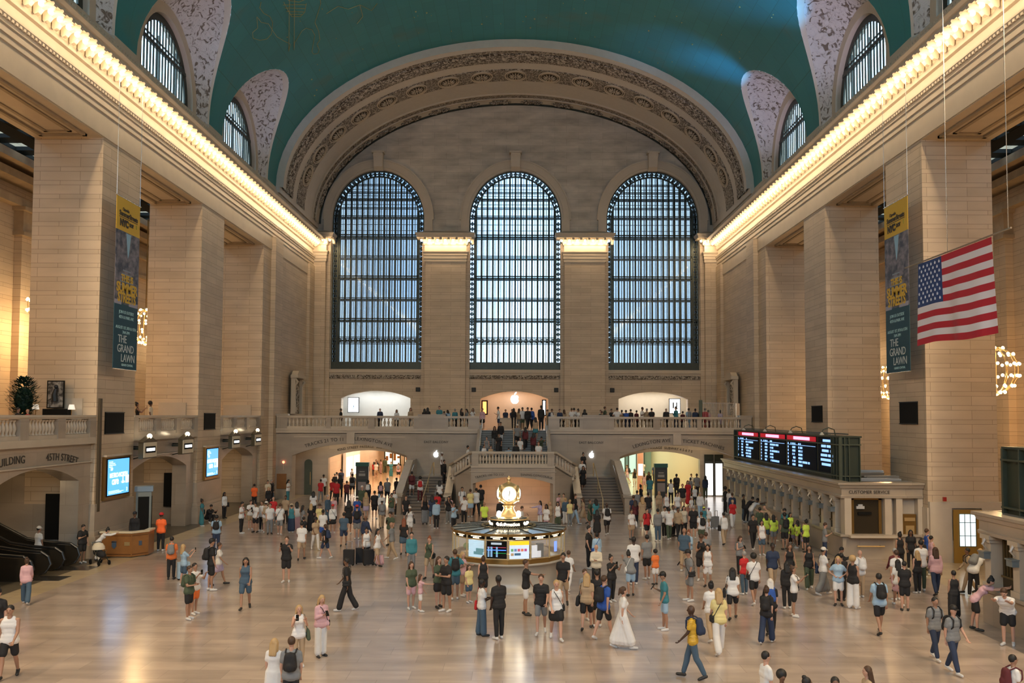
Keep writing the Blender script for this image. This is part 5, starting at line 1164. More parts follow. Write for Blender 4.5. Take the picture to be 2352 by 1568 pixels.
sh = on_face(*F1, .44, .46, .72, .2, 'shield_badge', mat('shield_blue', (.06, .10, .16), .4), d=.02); on_face(*F1, .44, .66, .70, .22, 'badge_band', mat('steel'), sh, .025)
on_face(*F1, .44, .40, .46, .1, 'badge_tip', mat('shield_blue'), sh, .02)
on_face(*F1, .85, .52, .68, .24, 'gold_plaque', M_GOLD); on_face(*F2, .5, .5, .7, .14, 'shield_badge', mat('shield_blue'), d=.02)
for x, y in ((-.8, -.5), (.4, -.65), (.85, -.1), (.8, .5)): MB().lathe([(.001, 0), (.03, 0), (.03, .04), (.001, .05)], (x, y, 0), 8).build('castor', M_BLACK, dk)
# ================================================================== FLAG AND BANNERS
fl = empty('national_flag', (15, -3.56, 8.9), 0, 'large red, white and blue flag with stars and stripes hanging from a horizontal pole', 'flag')
def cloth(y0, y1, z0, z1, nx, nz, d=0.0):
    m = MB(); W_ = 5.08; H_ = 3.0
    for i in range(nx+1):
        for j in range(nz+1):
            y = y0+(y1-y0)*i/nx; z = z0+(z1-z0)*j/nz
            drop = (1-z/H_); wv = .10*sin(y*2.1+.6)*drop+.05*sin(y*4.3)*drop
            m.v.append((wv-d, y, z+.06*drop*sin(y*1.3)))
    m.f = [(i*(nz+1)+j, (i+1)*(nz+1)+j, (i+1)*(nz+1)+j+1, i*(nz+1)+j+1) for i in range(nx) for j in range(nz)]
    return m
M_FR = mat('flag_red', (.42, .012, .03), .7); M_FW = mat('flag_white', (.72, .70, .76), .7); M_FB = mat('flag_blue', (.015, .045, .17), .7)
yw, ye_ = -2.54, 2.54; sh_ = 3.0/13; ub = 2.54-1.78
for k in range(13):
    z1 = 3.0-k*sh_; cloth(yw, ub if k < 7 else ye_, z1-sh_, z1, 30, 2).build('red_stripe' if k % 2 == 0 else 'white_stripe', M_FR if k % 2 == 0 else M_FW, fl, True)
cloth(ub, ye_, 3.0-7*sh_, 3.0, 12, 8).build('blue_canton', M_FB, fl, True)
sm = MB()
for r_ in range(9):
    for c_ in range(6 if r_ % 2 == 0 else 5):
        y = ye_-.15-(c_+(.5 if r_ % 2 else 0))*.296; z = 3.0-.16-r_*.162; drop = 1-z/3; x = .10*sin(y*2.1+.6)*drop+.05*sin(y*4.3)*drop
        pts = [(y+(.058 if i % 2 == 0 else .024)*sin(pi*i/5), z+.06*drop*sin(y*1.3)+(.058 if i % 2 == 0 else .024)*cos(pi*i/5)) for i in range(10)]
        star = MB().prism(pts, 'x', x-.02, x+.02).build('star', mat('star_white', (.85, .85, .9), .6), fl)
MB().tube([(0, -3.65, 3.05), (0, 3.65, 3.05)], .03, 8).build('pole', mat('pale_metal'), fl); MB().tube([(0, -3.5, 3.05), (0, -3.5, 12.7)], .012, 5).tube([(0, .3, 3.05), (0, .3, 12.7)], .012, 5).build('hanging_wire', mat('steel'), fl)
M_BY = mat('banner_yellow', (.72, .44, .03), .6); M_BT = mat('banner_teal', (.004, .055, .085), .6); M_BLT = mat('banner_pale_lettering', (.45, .7, .72), .6)
def city_mat():
    m = bpy.data.materials.new('banner_city_print'); m.use_nodes = True; n = m.node_tree.nodes; l = m.node_tree.links; p = n['Principled BSDF']
    t = n.new('ShaderNodeTexCoord'); mp = n.new('ShaderNodeMapping'); mp.inputs['Scale'].default_value = (1, 9, 1.2); z = n.new('ShaderNodeTexNoise'); z.inputs['Scale'].default_value = 3; z.inputs['Detail'].default_value = 4
    r = n.new('ShaderNodeValToRGB'); r.color_ramp.elements[0].color = (.01, .02, .045, 1); r.color_ramp.elements[0].position = .38; r.color_ramp.elements[1].color = (.22, .19, .22, 1); r.color_ramp.elements[1].position = .68
    l.new(t.outputs['Object'], mp.inputs[0]); l.new(mp.outputs[0], z.inputs['Vector']); l.new(z.outputs['Fac'], r.inputs['Fac']); l.new(r.outputs['Color'], p.inputs['Base Color']); return m
M_CITY = city_mat()
def banner(s, y0, y1, z0, z1):
    W_ = abs(y1-y0); H_ = z1-z0; r = empty('hanging_banner', (s*17.5, (y0+y1)/2, z0), radians(90) if s < 0 else radians(-90),
        'tall yellow and teal summer streets banner hanging in front of the first %s pier' % ('left' if s < 0 else 'right'), 'banner')
    w = W_/2
    MB().box(-w, w, -.012, .012, H_*.805, H_).build('yellow_field', M_BY, r); MB().box(-w, w, -.012, .012, H_*.38, H_*.805).build('city_print', M_CITY, r); MB().box(-w, w, -.012, .012, 0, H_*.38).build('teal_field', M_BT, r)
    MB().prism([(-.2, H_*.80), (.3, H_*.80), (.12, H_*.68), (.02, H_*.655)], 'y', -.018, -.012).build('sky_print', mat('sky_print', (.3, .5, .65), .6), r)
    q = MB()
    for k in range(5): q.box(-.45-k*.09, .35+k*.09, -.02, -.012, H_*(.575-k*.022), H_*(.582-k*.022))
    q.build('crosswalk_print', mat('crosswalk_print', (.25, .3, .36), .6), r)
    MB().box(-.98*w, -.45*w, -.02, -.012, H_*.375, H_*.40).box(.2*w, .95*w, -.02, -.012, H_*.375, H_*.40).build('street_print', mat('street_print', (.35, .35, .45), .6), r)
    def T(txt, sz, x, z, m, bold=0, sx=1): place(text_mb(txt, sz, .004, None, .95, bold), (x, -.024, z), sx=sx).build('banner_lettering', m, r)
    T('THIS IS', .42, 0, H_*.515, M_BY, .012); T('SUMMER', .6, 0, H_*.45, M_BY, .02, .95); T('STREETS', .6, 0, H_*.39+.02, M_BY, .02, .86)
    T('Citywide', .2, -.3, H_*.925, M_INK, .004); T('SummerStreets', .32, 0, H_*.892, M_INK, .01); T('NYC', .42, -.45, H_*.835, M_INK, .03); T('DOT', .2, .3, H_*.848, M_INK, .02)
    MB().box(-.95, .95, -.02, -.012, H_*.882, H_*.886).build('rule', M_INK, r); MB().box(.8, .86, -.02, -.012, H_*.85, H_*.875).build('leaf_mark', mat('leaf_mark', (.3, .3, .02), .6), r)
    T('JOIN US OUTSIDE', .2, 0, H_*.325, M_BLT); T('40TH & PARK AVE', .2, 0, H_*.295, M_BLT); T('AUGUST 1ST, 8TH & 15TH', .19, 0, H_*.235, M_BLT); T('7AM-3PM', .19, 0, H_*.208, M_BLT)
    for t_, z, x in (('THE', .155, -.35), ('GRAND', .1, 0), ('LAWN', .045, .25)): T(t_, .5, x, H_*z, mat('banner_white_lettering', (.6, .66, .66), .6))
    T('GRAND CENTRAL', .15, .2, H_*.02, M_BLT)
    MB().tube([(-w-.08, 0, H_), (w+.08, 0, H_)], .03, 8).tube([(-w, 0, 0), (w, 0, 0)], .025, 8).build('rod', mat('pale_metal'), r); MB().tube([(-w, 0, H_), (-w, 0, 21.8-z0)], .01, 5).tube([(w, 0, H_), (w, 0, 21.8-z0)], .01, 5).build('hanging_wire', mat('steel'), r)
banner(-1, 5.5, 7.92, 8.32, 16.05); banner(1, 5.47, 7.97, 8.32, 16.1)
# ================================================================== LEFT GALLERY FURNITURE
pl = empty('potted_tree', (-20.2, 3.4, 5.2), 0, 'dark bushy potted tree standing on the nearest left gallery', 'plant')
MB().lathe([(.2, 0), (.28, .45), (.3, .5), (.01, .48)], n=16).build('pot', mat('dark_pot', (.05, .04, .035), .5), pl, True); MB().tube([(0, 0, .4), (.04, .02, 1.6)], .04, 6).build('trunk', M_WOOD, pl)
q = MB(); rr = random.Random(3)
ellip_ = q.ball((0, 0, 1.7), .36, 10, 1.5)
for k in range(1700):
    a = rr.uniform(0, 2*pi); t = rr.uniform(-1, 1); r_ = .62*sqrt(1-t*t)*rr.uniform(.3, 1); p = Vector((r_*cos(a), r_*sin(a), 1.75+t*.85)); d_ = Vector((cos(a), sin(a), rr.uniform(-.3, .9))).normalized()*.2; s_ = d_.cross(Vector((0, 0, 1))).normalized()*.04
    q.add([p, p+d_*.5+s_, p+d_, p+d_*.5-s_], [(0, 1, 2, 3)])
q.build('foliage', mat('dark_foliage', (.012, .045, .03), .6, noise=.5, nscale=8), pl)
pt = empty('framed_photograph', (-19.95, 5.45, 6.55), 0, 'black framed black-and-white picture standing on the left gallery between two lamps', 'picture')
MB().box(-.38, .38, 0, .05, 0, 1.22).build('frame', M_BLACK, pt); MB().box(-.33, .33, -.01, 0, .05, 1.17).build('print', relief('grey_print', (.35, .34, .32), (.03, .03, .03), 3.0, .4, .6, .5, 'noise', 0), pt)
MB().tube([(0, -.02, .3), (-.03, -.02, .6), (.02, -.02, .85)], [.14, .13, .08], 8).ball((.03, -.02, .95), .09, 8).build('printed_figure', mat('print_black', (.015, .015, .015), .5), pt); MB().box(-.5, .6, -.1, .25, -1.35, -.02).build('plinth', M_BLACK, pt)
for x, y, lab in ((-20.75, 5.35, 'small white-shaded table lamp left of the framed picture'), (-19.2, 5.4, 'small white-shaded table lamp right of the framed picture')):
    l_ = empty('table_lamp', (x, y, 5.2), 0, lab, 'lamp'); MB().lathe([(.16, 0), (.16, .03), (.02, .05), (.015, 1.3)], n=12).build('stand', M_DKGOLD, l_); MB().lathe([(.15, 1.3), (.1, 1.52), (.01, 1.52)], n=16).build('lamp_shade', mat('cream_shade', (.85, .8, .7), .6, emit=.5, ecol=(1, .9, .75), sample=False), l_, True)
# ================================================================== ESCALATORS
def escalator(y, lab):
    e = empty('escalator', (-17.9, y, 0), 0, lab, 'escalator')
    for dy, nm in ((-.62, 'balustrade_panel'), (.62, 'balustrade_panel')):
        prof = [(-5.8, 2.2), (-3.2, .95), (-1.9, .55), (-1.1, .42), (-1.1, 0), (-5.8, 0)]; up_ = [(0, .45), (-.1, .72), (-.35, .9), (-1.2, .95), (-2.2, 1.1), (-3.2, 1.6), (-5.8, 3.0)]
        pr = [(-.02, .45)]+[(x, z-.05) for x, z in up_[1:]]+[(-5.8, 0), (-.5, 0), (-.3, .1), (-.1, .25)]
        p_ = MB().prism([(dy+.06, 0)], 'x', 0, 0) if 0 else None
        m = MB(); vs = [(x, dy-.06, z) for x, z in pr]+[(x, dy+.06, z) for x, z in pr]; n = len(pr)
        m.add(vs, [tuple(range(n)), tuple(range(2*n-1, n-1, -1))]+[(i, i+n, (i+1) % n+n, (i+1) % n) for i in range(n)]); m.build(nm, mat('brushed_dark_steel', (.09, .075, .055), .25, .8), e)
        MB().tube([(-.6, dy, .02), (-.2, dy, .14), (0, dy, .45), (-.1, dy, .74), (-.38, dy, .92), (-1.2, dy, .97), (-2.2, dy, 1.12), (-3.2, dy, 1.62), (-5.8, dy, 3.02)], .055, 8).build('handrail', mat('black_rubber', (.015, .015, .015), .3), e)
    m = MB(); 
    for k in range(18): m.box(-.9-k*.28, -.62-k*.28, -.5, .5, 0, .06+max(0, (k-3))*.16)
    m.build('steps', mat('step_metal', (.12, .12, .12), .35, .8), e); MB().box(-.6, .9, -.5, .5, 0, .012).build('landing_plate', mat('steel'), e)
escalator(3.2, 'escalator nearer the security desk rising behind the 45TH STREET arch'); escalator(.9, 'escalator cut by the left photo edge rising behind the 45TH STREET arch')
kp = empty('vending_kiosk', (-18.0, 10.35, 0), radians(20), 'tall grey-green kiosk with a dark glass screen in the middle left arch', 'kiosk')
MB().box(-.35, .35, -.3, .3, 0, 2.55).build('cabinet', mat('kiosk_grey', (.2, .22, .2), .4), kp); MB().box(-.42, .42, -.36, .36, 2.55, 2.8).build('cap', mat('kiosk_blue_cap', (.2, .27, .34), .4), kp); MB().box(.35, .37, -.22, .22, .7, 2.3).box(-.25, .25, -.32, -.3, .7, 2.3).build('screen_glass', M_BLACK, kp)
for k, y in enumerate((-.5, 1.2, 2.6)):
    l_ = empty('pendant_lamp', (-21, y, 3.75), 0, 'dim bell-shaped lamp under the ceiling of the escalator recess', 'lamp', 'bell lamps in the escalator recess')
    MB().lathe([(.02, .3), (.05, .25), (.16, 0), (.15, -.02), (.01, .02)], n=12).build('lamp_shade', mat('cream_shade'), l_, True); MB().tube([(0, 0, .3), (0, 0, 1.1)], .015, 5).build('rod', M_BRONZE, l_)
lamp('POINT', 'escalator_recess_light', (-21, 1.5, 3.3), 40, (1, .75, .42), shadow_soft_size=.2)
PEOPLE = '''
-11.82 -11.97 0 1.73 m w 10 kW sK sk 1 -
-13.15 -10.2 0 1.78 w p 20 tK pK bk 0 -
-15.98 -3.71 0 1.53 w v 200 lP wD bb 0 -
-19.3 3.2 0.07 1.62 m s 150 tW pG cw 1 -
-20.9 0.9 0.6 1.52 w s 150 tG pG bb 0 -
-18.14 4.53 0 1.62 m p 60 tK sK sk 1 BK
-17.68 4.99 0 1.52 w l 110 lW pW bk 0 -
-17.55 8.3 0 1.75 m s 0 lK pK ck 2 -
-16.17 7.95 0 1.74 m s 180 vO pK hr 2 -
-12.93 0.87 0 1.62 m s 190 tO pK sk 0 BG,UL
-11.97 -0.42 0 1.52 w q 130 tL sD ly 0 -
-10.66 -1.29 0 1.84 m s 120 tK sK ck 1 BK
-10.76 -0.22 0 1.57 w v 100 tW kU sb 1 -
-9.79 -5.8 0 1.63 m a 70 tE sK sb 1 BE
-9.86 -5.1 0 1.6 c q 60 tW sO sk 1 -
-13.72 8.29 0 1.62 m s 190 tL pN sk 2 BK
-17.55 17.18 0 1.52 w s 100 xA - bk 2 SK
-17.57 18.21 0 1.72 m c 60 lK pK sk 1 -
-17.55 21.05 0 1.58 w s 60 lW pK lk 2 SK
-17.55 27.21 0 1.62 m s 180 vO pK sk 1 -
-17.55 31.69 0 1.62 m s 300 lN pD ob 1 -
-17.55 30.46 0 1.62 m s 20 tC pG sk 0 -
-17.48 31.17 0 1.62 m s 60 lK pK sg 0 -
-16.24 25.93 0 1.52 w s 10 lK pK ly 0 -
-16.4 31.59 0 1.61 w p 80 tW wA lk 1 -
-14.36 14.12 0 1.68 w p 80 tW pK sk 1 CR
-14.36 15.75 0 1.62 m p 30 tW sT sb 0 -
-13.76 14.68 0 1.6 w p 340 tW sK bk 1 -
-13.59 15.22 0 1.62 m s 330 tW pK sb 1 -
-13.15 14.47 0 1.66 m s 180 tW sT cw 0 BT
-12.79 13.92 0 1.62 m s 20 tW pG sb 0 -
-13.66 17.73 0 1.62 m s 10 tR pG og 0 -
-12.15 13.5 0 1.68 m v 190 tW sG sb 0 CK
-13.18 18.58 0 1.62 m s 350 tT pK sk 2 -
-11.81 14.56 0 1.53 w s 190 kA mN hc 0 -
-11.75 15.47 0 1.56 w s 200 kW wP lk 1 -
-10.83 14.85 0 1.52 w s 185 xK - ly 0 -
-11.06 14.0 0 1.52 w s 120 tG pK lk 1 -
-10.29 10.97 0 1.24 c s 180 tK sK fk 1 -
-9.07 5.52 0 1.67 m w 185 tW sT sk 1 -
-12.18 21.26 0 1.64 w s 190 tW pK lk 1 -
-14.04 31.7 0 1.64 m w 180 tR pG sk 1 -
-12.28 28.63 0 1.86 m s 180 tR pK sk 1 -
-13.33 32.39 0 1.62 m w 180 tR pK sk 2 -
-11.91 30.5 0 1.62 m w 185 tM pK sk 1 -
-14.74 35.88 0 1.71 m w 190 tW pK sk 2 -
-14.5 41.49 0 1.78 m s 200 tN sN sk 1 -
-14.5 38.94 0 1.58 w s 200 tK pK hw 0 -
-14.5 39.75 0 1.63 m s 100 tW pT sk 2 -
-13.16 34.44 0 1.78 w s 180 tK pK lk 1 -
-12.53 35.98 0 1.78 m w 180 tG sK sk 2 BK
-14.24 44.92 0 1.62 m s 60 tG pG sk 1 -
-14.5 59.92 0 1.68 m s 30 lK pK sk 1 -
-10.42 18.8 0 1.56 w s 10 tP kU sk 0 -
-10.67 18.33 0 1.68 m s 60 lD pD sg 0 -
-9.57 14.45 0 1.52 w s 10 lW kK cr 1 CK
-9.32 10.91 0 1.62 m s 180 tW sB sk 2 -
-10.34 14.65 0 1.52 w s 20 dY - hb 0 -
-9.16 8.56 0 1.52 w v 30 tT pW fk 2 -
-8.11 5.91 0 1.52 w v 250 tK sN pb 0 BN
-8.05 9.71 0 1.62 m w 185 tD sN sk 1 -
-8.66 14.13 0 1.78 w s 190 tK sK lk 1 -
-7.86 12.15 0 1.72 m s 190 tN sG cr 0 BK
-9.55 23.28 0 1.84 m s 30 lE pT sw 0 -
-8.93 18.1 0 1.62 m s 190 tB pG cw 0 -
-10.29 29.94 0 1.69 w s 180 kK pK bk 1 BW
-8.89 20.85 0 1.63 w s 200 kT kU ly 0 SK
-8.39 21.01 0 1.71 m s 180 tK sK sk 1 -
-9.31 29.36 0 1.67 w w 190 tK pL lk 1 BP
-9.03 30.62 0 1.83 m w 185 tG sK sg 0 -
-8.78 33.68 0 1.62 m s 150 tK sK sk 2 -
-7.89 20.48 0 1.62 m s 20 lW pK sk 1 -
-7.23 16.38 0 1.62 m w 195 tG pT cw 2 BG
-7.22 20.08 0 1.66 m p 10 kE sG sk 1 -
-7.42 22.63 0 1.63 w s 20 tW pK lk 0 -
-5.85 10.04 0 1.62 m p 340 tE pT sk 1 -
-6.2 18.79 0 1.62 m s 10 tK sK sb 0 -
-5.31 13.38 0 1.52 w q 10 tW sW cw 2 SK
-4.84 7.23 0 1.63 w w 185 tK kD lr 0 -
-6.81 8.48 0 1.62 m v 150 lN pN ok 2 -
-6.09 4.59 0 1.52 w s 10 kW sK bk 1 -
-5.54 4.04 0 1.57 w w 60 kW sT lk 1 -
-5.18 5.87 0 1.63 m w 260 tG pT ob 1 -
-3.92 2.47 0 1.62 m s 10 lA pG sk 0 -
-3.08 1.3 0 1.62 w w 350 kE sT br 0 CK
-3.13 -4.15 0 1.52 w s 30 tE sP lb 0 -
-2.78 -4.56 0 1.19 c n 90 tP sW lb 0 -
-2.25 -3.95 0 1.66 w a 40 tE kK lb 0 -
-1.95 -4.53 0 1.76 m a 320 tK sK sk 1 -
-5.15 -4.53 0 1.71 m v 270 tK wK sk 2 CK
-8.51 -4.28 0 1.67 w w 10 kD sD lk 1 -
-8.39 0.36 0 1.71 m q 5 tK sK sb 0 -
-5.14 -10.92 0 1.52 w q 20 kW pT ly 0 SE
-4.8 -9.95 0 1.59 w p 40 lP wW ly 0 CK
-4.37 -14.71 0 1.67 m s 185 tG pK sb 0 BK
-4.85 -14.25 0 1.52 w s 170 xW - ly 0 -
-5.05 18.45 0 1.68 w s 185 kK mG lb 0 CK
-4.58 17.85 0 1.74 w s 190 tN sD lk 1 -
-4.21 16.44 0 1.62 m s 200 lL pK sk 1 -
-4.58 21.08 0 1.63 m s 180 tR pK sk 2 -
-3.7 18.7 0 1.59 w q 350 tK pG lk 1 -
-3.16 15.52 0 1.52 w q 40 tL pK bb 1 SK
-3.22 23.53 0 1.76 m s 10 tW sG sk 1 BK
-2.81 18.95 0 1.62 m p 350 tW pK sk 1 -
-2.63 22.33 0 1.73 w s 190 tY kL sb 1 -
-2.28 22.82 0 1.77 w v 200 lW pK sk 1 -
-2.06 24.08 0 1.86 m s 190 tK pE sk 0 -
-3.7 19.74 0 1.52 w s 20 tP pG sb 0 -
-1.49 15.29 0 1.62 m s 5 tZ sK ob 1 -
-0.65 16.99 0 1.63 m s 180 lK pK sk 2 -
0.52 13.03 0 1.62 m p 80 tW pG sb 0 -
1.58 17.07 0 1.52 w n 300 lU pW lk 1 -
1.85 14.13 0 1.61 w s 330 tW pP lk 2 -
2.55 16.25 0 1.54 w s 350 kW wE lk 1 SK
2.12 16.58 0 1.52 w s 20 tT pT ly 0 -
3.11 18.93 0 1.52 w s 190 lD wW sy 0 -
3.31 17.85 0 1.52 w s 200 tY pG sy 0 -
2.86 21.85 0 1.52 w p 30 tP pG sk 1 -
3.1 20.7 0 1.62 m s 340 tT pK sb 0 -
3.66 18.89 0 1.77 m w 80 tK pL sb 0 SK
4.17 19.06 0 1.54 w v 270 dT - lb 0 -
4.44 17.56 0 1.55 w s 60 dE - sb 1 -
4.73 16.98 0 1.66 w s 200 tA pK lk 1 -
4.39 12.42 0 1.52 w s 180 dK - lk 2 -
5.06 14.06 0 1.72 m w 185 tW sK ok 3 BK
3.29 3.64 0 1.77 m s 60 tK pK sk 0 CT
3.56 3.03 0 1.58 w s 190 lL pL bk 1 CB
3.21 -0.72 0 1.62 m a 350 lC pK og 0 -
3.54 -2.92 0 1.57 w q 30 tK pK bk 1 -
4.32 -1.88 0 1.63 w l 185 tG sL bk 1 CW
4.7 0.24 0 1.77 m s 185 tW pN sk 3 -
5.35 1.33 0 1.71 m s 200 tG sK sk 1 -
5.51 0.26 0 1.3 c s 200 tO sW fk 1 -
3.2 -9.05 0 1.68 w w 95 xW - pb 0 PK
2.78 -8.02 0 1.8 m w 130 tB sK sb 0 BK
2.39 -6.91 0 1.66 w w 170 tT sK ly 0 SK
2.42 -5.72 0 1.57 w s 20 tG sK sb 0 -
2.73 -6.51 0 1.68 m s 180 tK sK ck 1 -
0.61 -4.98 0 1.74 m n 80 tK sW sb 1 -
1.03 -7.4 0 1.72 m w 355 tK sG sb 0 -
1.44 -8.05 0 1.68 w v 5 kW kK sy 0 CK
1.86 -3.65 0 1.77 m w 350 tK sT sk 1 -
2.15 -1.47 0 1.52 w v 150 tW pW sb 1 SW
-0.18 -8.03 0 1.77 m p 210 tK pK sk 3 -
-0.68 -7.69 0 1.61 w a 110 tW wD sk 3 SR
-1.3 -3.14 0 1.27 c s 40 tY sD lb 0 -
-1.81 -2.66 0 1.71 m i 190 tA sD sb 1 BK
-0.83 -2.91 0 1.52 w s 195 kK sK bb 0 -
-1.58 -2.06 0 1.52 w n 60 tP sT ly 0 -
6.92 12.29 0 1.63 m w 20 tR sK sk 0 BK
6.16 12.49 0 1.52 w s 20 tW kT sb 1 SW
7.41 11.83 0 1.64 m s 185 lG pD sk 1 -
8.06 12.33 0 1.63 m w 180 tW pE sk 0 -
8.6 12.83 0 1.62 m w 15 lT pK sk 2 -
8.99 13.26 0 1.64 w s 10 tC pK lk 0 -
9.42 12.93 0 1.7 m s 180 tK sK sg 0 -
9.34 10.53 0 1.63 m s 195 tW sE sb 1 BK
11.63 22.15 0 1.62 m w 5 lW pL sg 0 -
7.34 16.96 0 1.78 w s 190 dT - ly 0 -
6.98 18.05 0 1.77 m s 190 tN pN sb 1 -
6.99 17.37 0 1.52 w s 180 tM pK lb 1 -
8.14 20.2 0 1.76 m w 180 tK sG sk 1 -
9.23 23.02 0 1.58 w s 340 tT pT ly 0 -
9.46 21.6 0 1.62 w s 10 kW pK sb 0 -
7.99 13.34 0 1.62 m p 20 lW pK sk 1 -
8.53 13.82 0 1.62 m s 30 tW pK sb 2 CK
10.09 21.4 0 1.64 w s 5 tW sG sb 0 -
11.39 26.73 0 1.77 m s 350 tK sT sr 0 -
12.41 30.28 0 1.76 w w 5 xR - lb 0 -
12.79 29.68 0 1.4 c s 180 tW pK sy 0 -
11.09 22.13 0 1.34 c s 40 tW sT cw 0 -
11.31 30.86 0 1.78 w q 180 kW pK bk 2 -
12.54 35.52 0 1.88 m s 180 tK pK sk 2 BK
14.23 36.15 0 1.88 m w 180 tG pK sk 2 -
14.67 35.15 0 1.78 w s 180 lN pE lk 1 -
13.79 36.45 0 1.52 w s 200 tG pK bk 1 -
14.5 39.77 0 1.62 m s 30 tW pK sb 1 -
10.09 32.89 0 1.88 m s 185 tA pG sk 1 -
11.02 39.71 0 1.78 w s 350 lK pK lk 1 -
13.04 49.92 0 1.88 m s 200 tN pK sk 1 -
10.59 50.63 0 1.75 w w 260 kP sU sb 0 BK
10.72 46.41 0 1.63 w s 200 kK sW lb 1 -
11.18 46.67 0 1.59 w s 180 kT sW lb 1 -
12.67 55.31 0 1.85 m q 5 tW pK sk 0 -
11.05 42.71 0 1.52 w s 180 tP sP lb 1 SY
8.73 27.75 0 1.63 w s 100 lK pK bk 1 -
7.86 23.15 0 1.62 m s 190 tG pG sk 1 -
10.65 16.23 0 1.29 c s 190 tA sE cz 1 -
11.14 17.2 0 1.15 c w 200 tW sT cu 0 UG
10.52 10.86 0 1.58 w w 190 lW wT sk 1 SK
12.62 17.85 0 1.56 w w 5 tR wW sy 0 -
13.84 24.86 0 1.74 m s 100 lK pK fk 2 SW
13.37 21.06 0 1.66 m s 180 lN pN sb 0 -
13.95 24.34 0 1.62 m s 120 tW pG sk 2 -
13.95 20.64 0 1.62 m s 80 lK pD sk 2 -
13.95 18.92 0 1.67 m l 90 tW pG sk 2 -
13.95 20.01 0 1.65 w l 100 tK pK sk 1 -
12.83 12.88 0 1.62 m s 195 tE pG sk 1 -
12.68 11.11 0 1.52 w s 180 tZ sD lk 2 -
12.81 10.33 0 1.52 w s 190 tZ sG lk 1 -
13.45 12.18 0 1.23 c s 30 tZ sD sb 1 -
13.95 14.53 0 1.68 m l 260 tT pD og 0 -
11.51 9.17 0 1.68 m w 5 tK pK sk 1 -
11.46 7.44 0 1.59 w s 5 kW sD lk 1 -
13.03 9.21 0 1.73 m s 185 tE sK ck 1 BK
13.56 10.52 0 1.23 c s 100 tZ sT sb 1 -
13.76 9.72 0 1.22 c s 250 tZ sT sk 1 -
13.77 8.35 0 1.52 w s 200 tZ sK bk 1 -
13.95 10.2 0 1.28 c s 190 tZ pK lk 2 -
13.95 11.34 0 1.52 w s 20 tZ pK lk 1 -
13.95 9.25 0 1.21 c s 10 tN kU ly 0 -
13.95 10.84 0 1.0 c s 170 tZ kU fk 1 -
13.95 12.3 0 1.62 m s 300 lA pN ck 1 -
13.95 6.36 0 1.62 m p 80 tG pN sb 0 -
13.01 2.47 0 1.72 m c 60 lK pK sk 1 -
7.13 3.12 0 1.76 m s 150 tD pT ob 1 -
7.51 4.18 0 1.52 w a 340 lL pW br 0 -
7.41 1.11 0 1.76 w p 350 kK sK cb 1 -
7.96 2.86 0 1.62 m s 180 tG pG sb 1 -
7.4 -0.12 0 1.55 w s 340 kW sW lk 1 -
6.23 -2.72 0 1.74 m p 280 tG sG ck 1 CK
4.69 -6.91 0 1.7 m p 270 tA sL ck 1 -
4.58 -11.76 0 1.76 m w 255 yY pD ok 3 BN
5.71 -9.54 0 1.74 w w 185 tY wW ly 0 CK
5.8 -8.16 0 1.66 w w 185 tW pT bk 1 -
7.05 -5.45 0 1.6 w w 170 tW sK lk 1 SK
8.29 -3.24 0 1.71 m w 185 tW sK fk 1 CK
8.39 -1.55 0 1.52 w s 200 tR pD sg 0 -
9.26 2.57 0 1.52 w p 20 kG pK lb 0 BG
9.56 -0.97 0 1.75 m w 5 tN pT sk 3 -
9.22 -3.83 0 1.52 w s 180 lK pK lk 2 -
10.38 -0.3 0 1.64 w w 5 kK kW lb 1 -
11.05 -0.45 0 1.62 w w 350 kK wE lk 1 SN
11.18 -1.56 0 1.68 w v 100 tW mG cw 1 SN
11.1 -3.31 0 1.63 w i 340 tL sW ly 0 -
11.42 -3.78 0 1.71 w s 130 kK wW fy 1 -
12.34 -1.99 0 1.65 m s 190 tW pT og 0 BW
11.48 -2.55 0 1.62 m s 180 lK pK sk 1 -
9.09 -5.04 0 1.58 w q 60 tW sK bb 1 CK
7.28 -8.42 0 1.59 w w 150 tK wN bb 0 BK
7.7 -7.32 0 1.6 w w 170 tK pK lw 0 BB
5.31 -15.51 0 1.62 m s 100 tW pK sk 0 -
6.07 -17.26 0 1.62 m s 350 tK pK sk 2 -
5.33 -16.51 0 1.52 w s 10 tK pK fk 2 -
5.67 -16.93 0 1.52 w s 90 tK pK bk 2 -
7.07 -16.17 0 1.52 w s 270 tT pK lb 0 PW
10.89 -7.26 0 1.76 m w 180 tL sK sk 1 BK
11.24 -9.96 0 1.62 m w 10 tG pN sk 1 BK
11.1 -11.21 0 1.67 m w 20 tG pN ck 0 BK
13.87 -1.26 0 1.62 m w 190 lM sD sg 0 -
13.43 -2.41 0 1.71 m s 195 tW kP sb 0 -
13.07 -3.41 0 1.56 w v 170 tW kP lk 1 -
12.99 -4.08 0 1.6 c s 160 tK sK sk 0 -
14.69 -1.19 0 1.52 w s 190 kK pK ly 0 -
15.02 -0.77 0 1.84 m s 180 tW pE sk 1 -
15.23 -1.47 0 1.69 w w 175 lP pN lb 1 -
15.74 2.74 0 1.67 w s 190 kK pK bk 1 -
16.64 3.78 0 1.63 w s 340 tK pK lk 2 SK
17.23 3.59 0 1.71 m s 90 kB pK sb 0 -
16.85 2.38 0 1.58 w s 100 kP pG sk 0 -
16.34 2.06 0 1.52 w s 20 tK pG sk 1 -
16.59 -1.07 0 1.62 m v 260 lT pT sk 2 BK
16.34 -1.9 0 1.8 m l 120 tW pK sy 0 BG
13.95 -5.41 0 1.53 w s 180 bK mK sk 1 -
13.95 -6.71 0 1.72 w l 60 tP sK bk 0 -
13.95 -8.48 0 1.76 m l 320 tW sK sb 0 -
10.35 -15.29 0 1.52 w s 90 tW pG sk 1 BM
-14.5 60.76 0 1.52 w w 30 tK sK lk 1 -
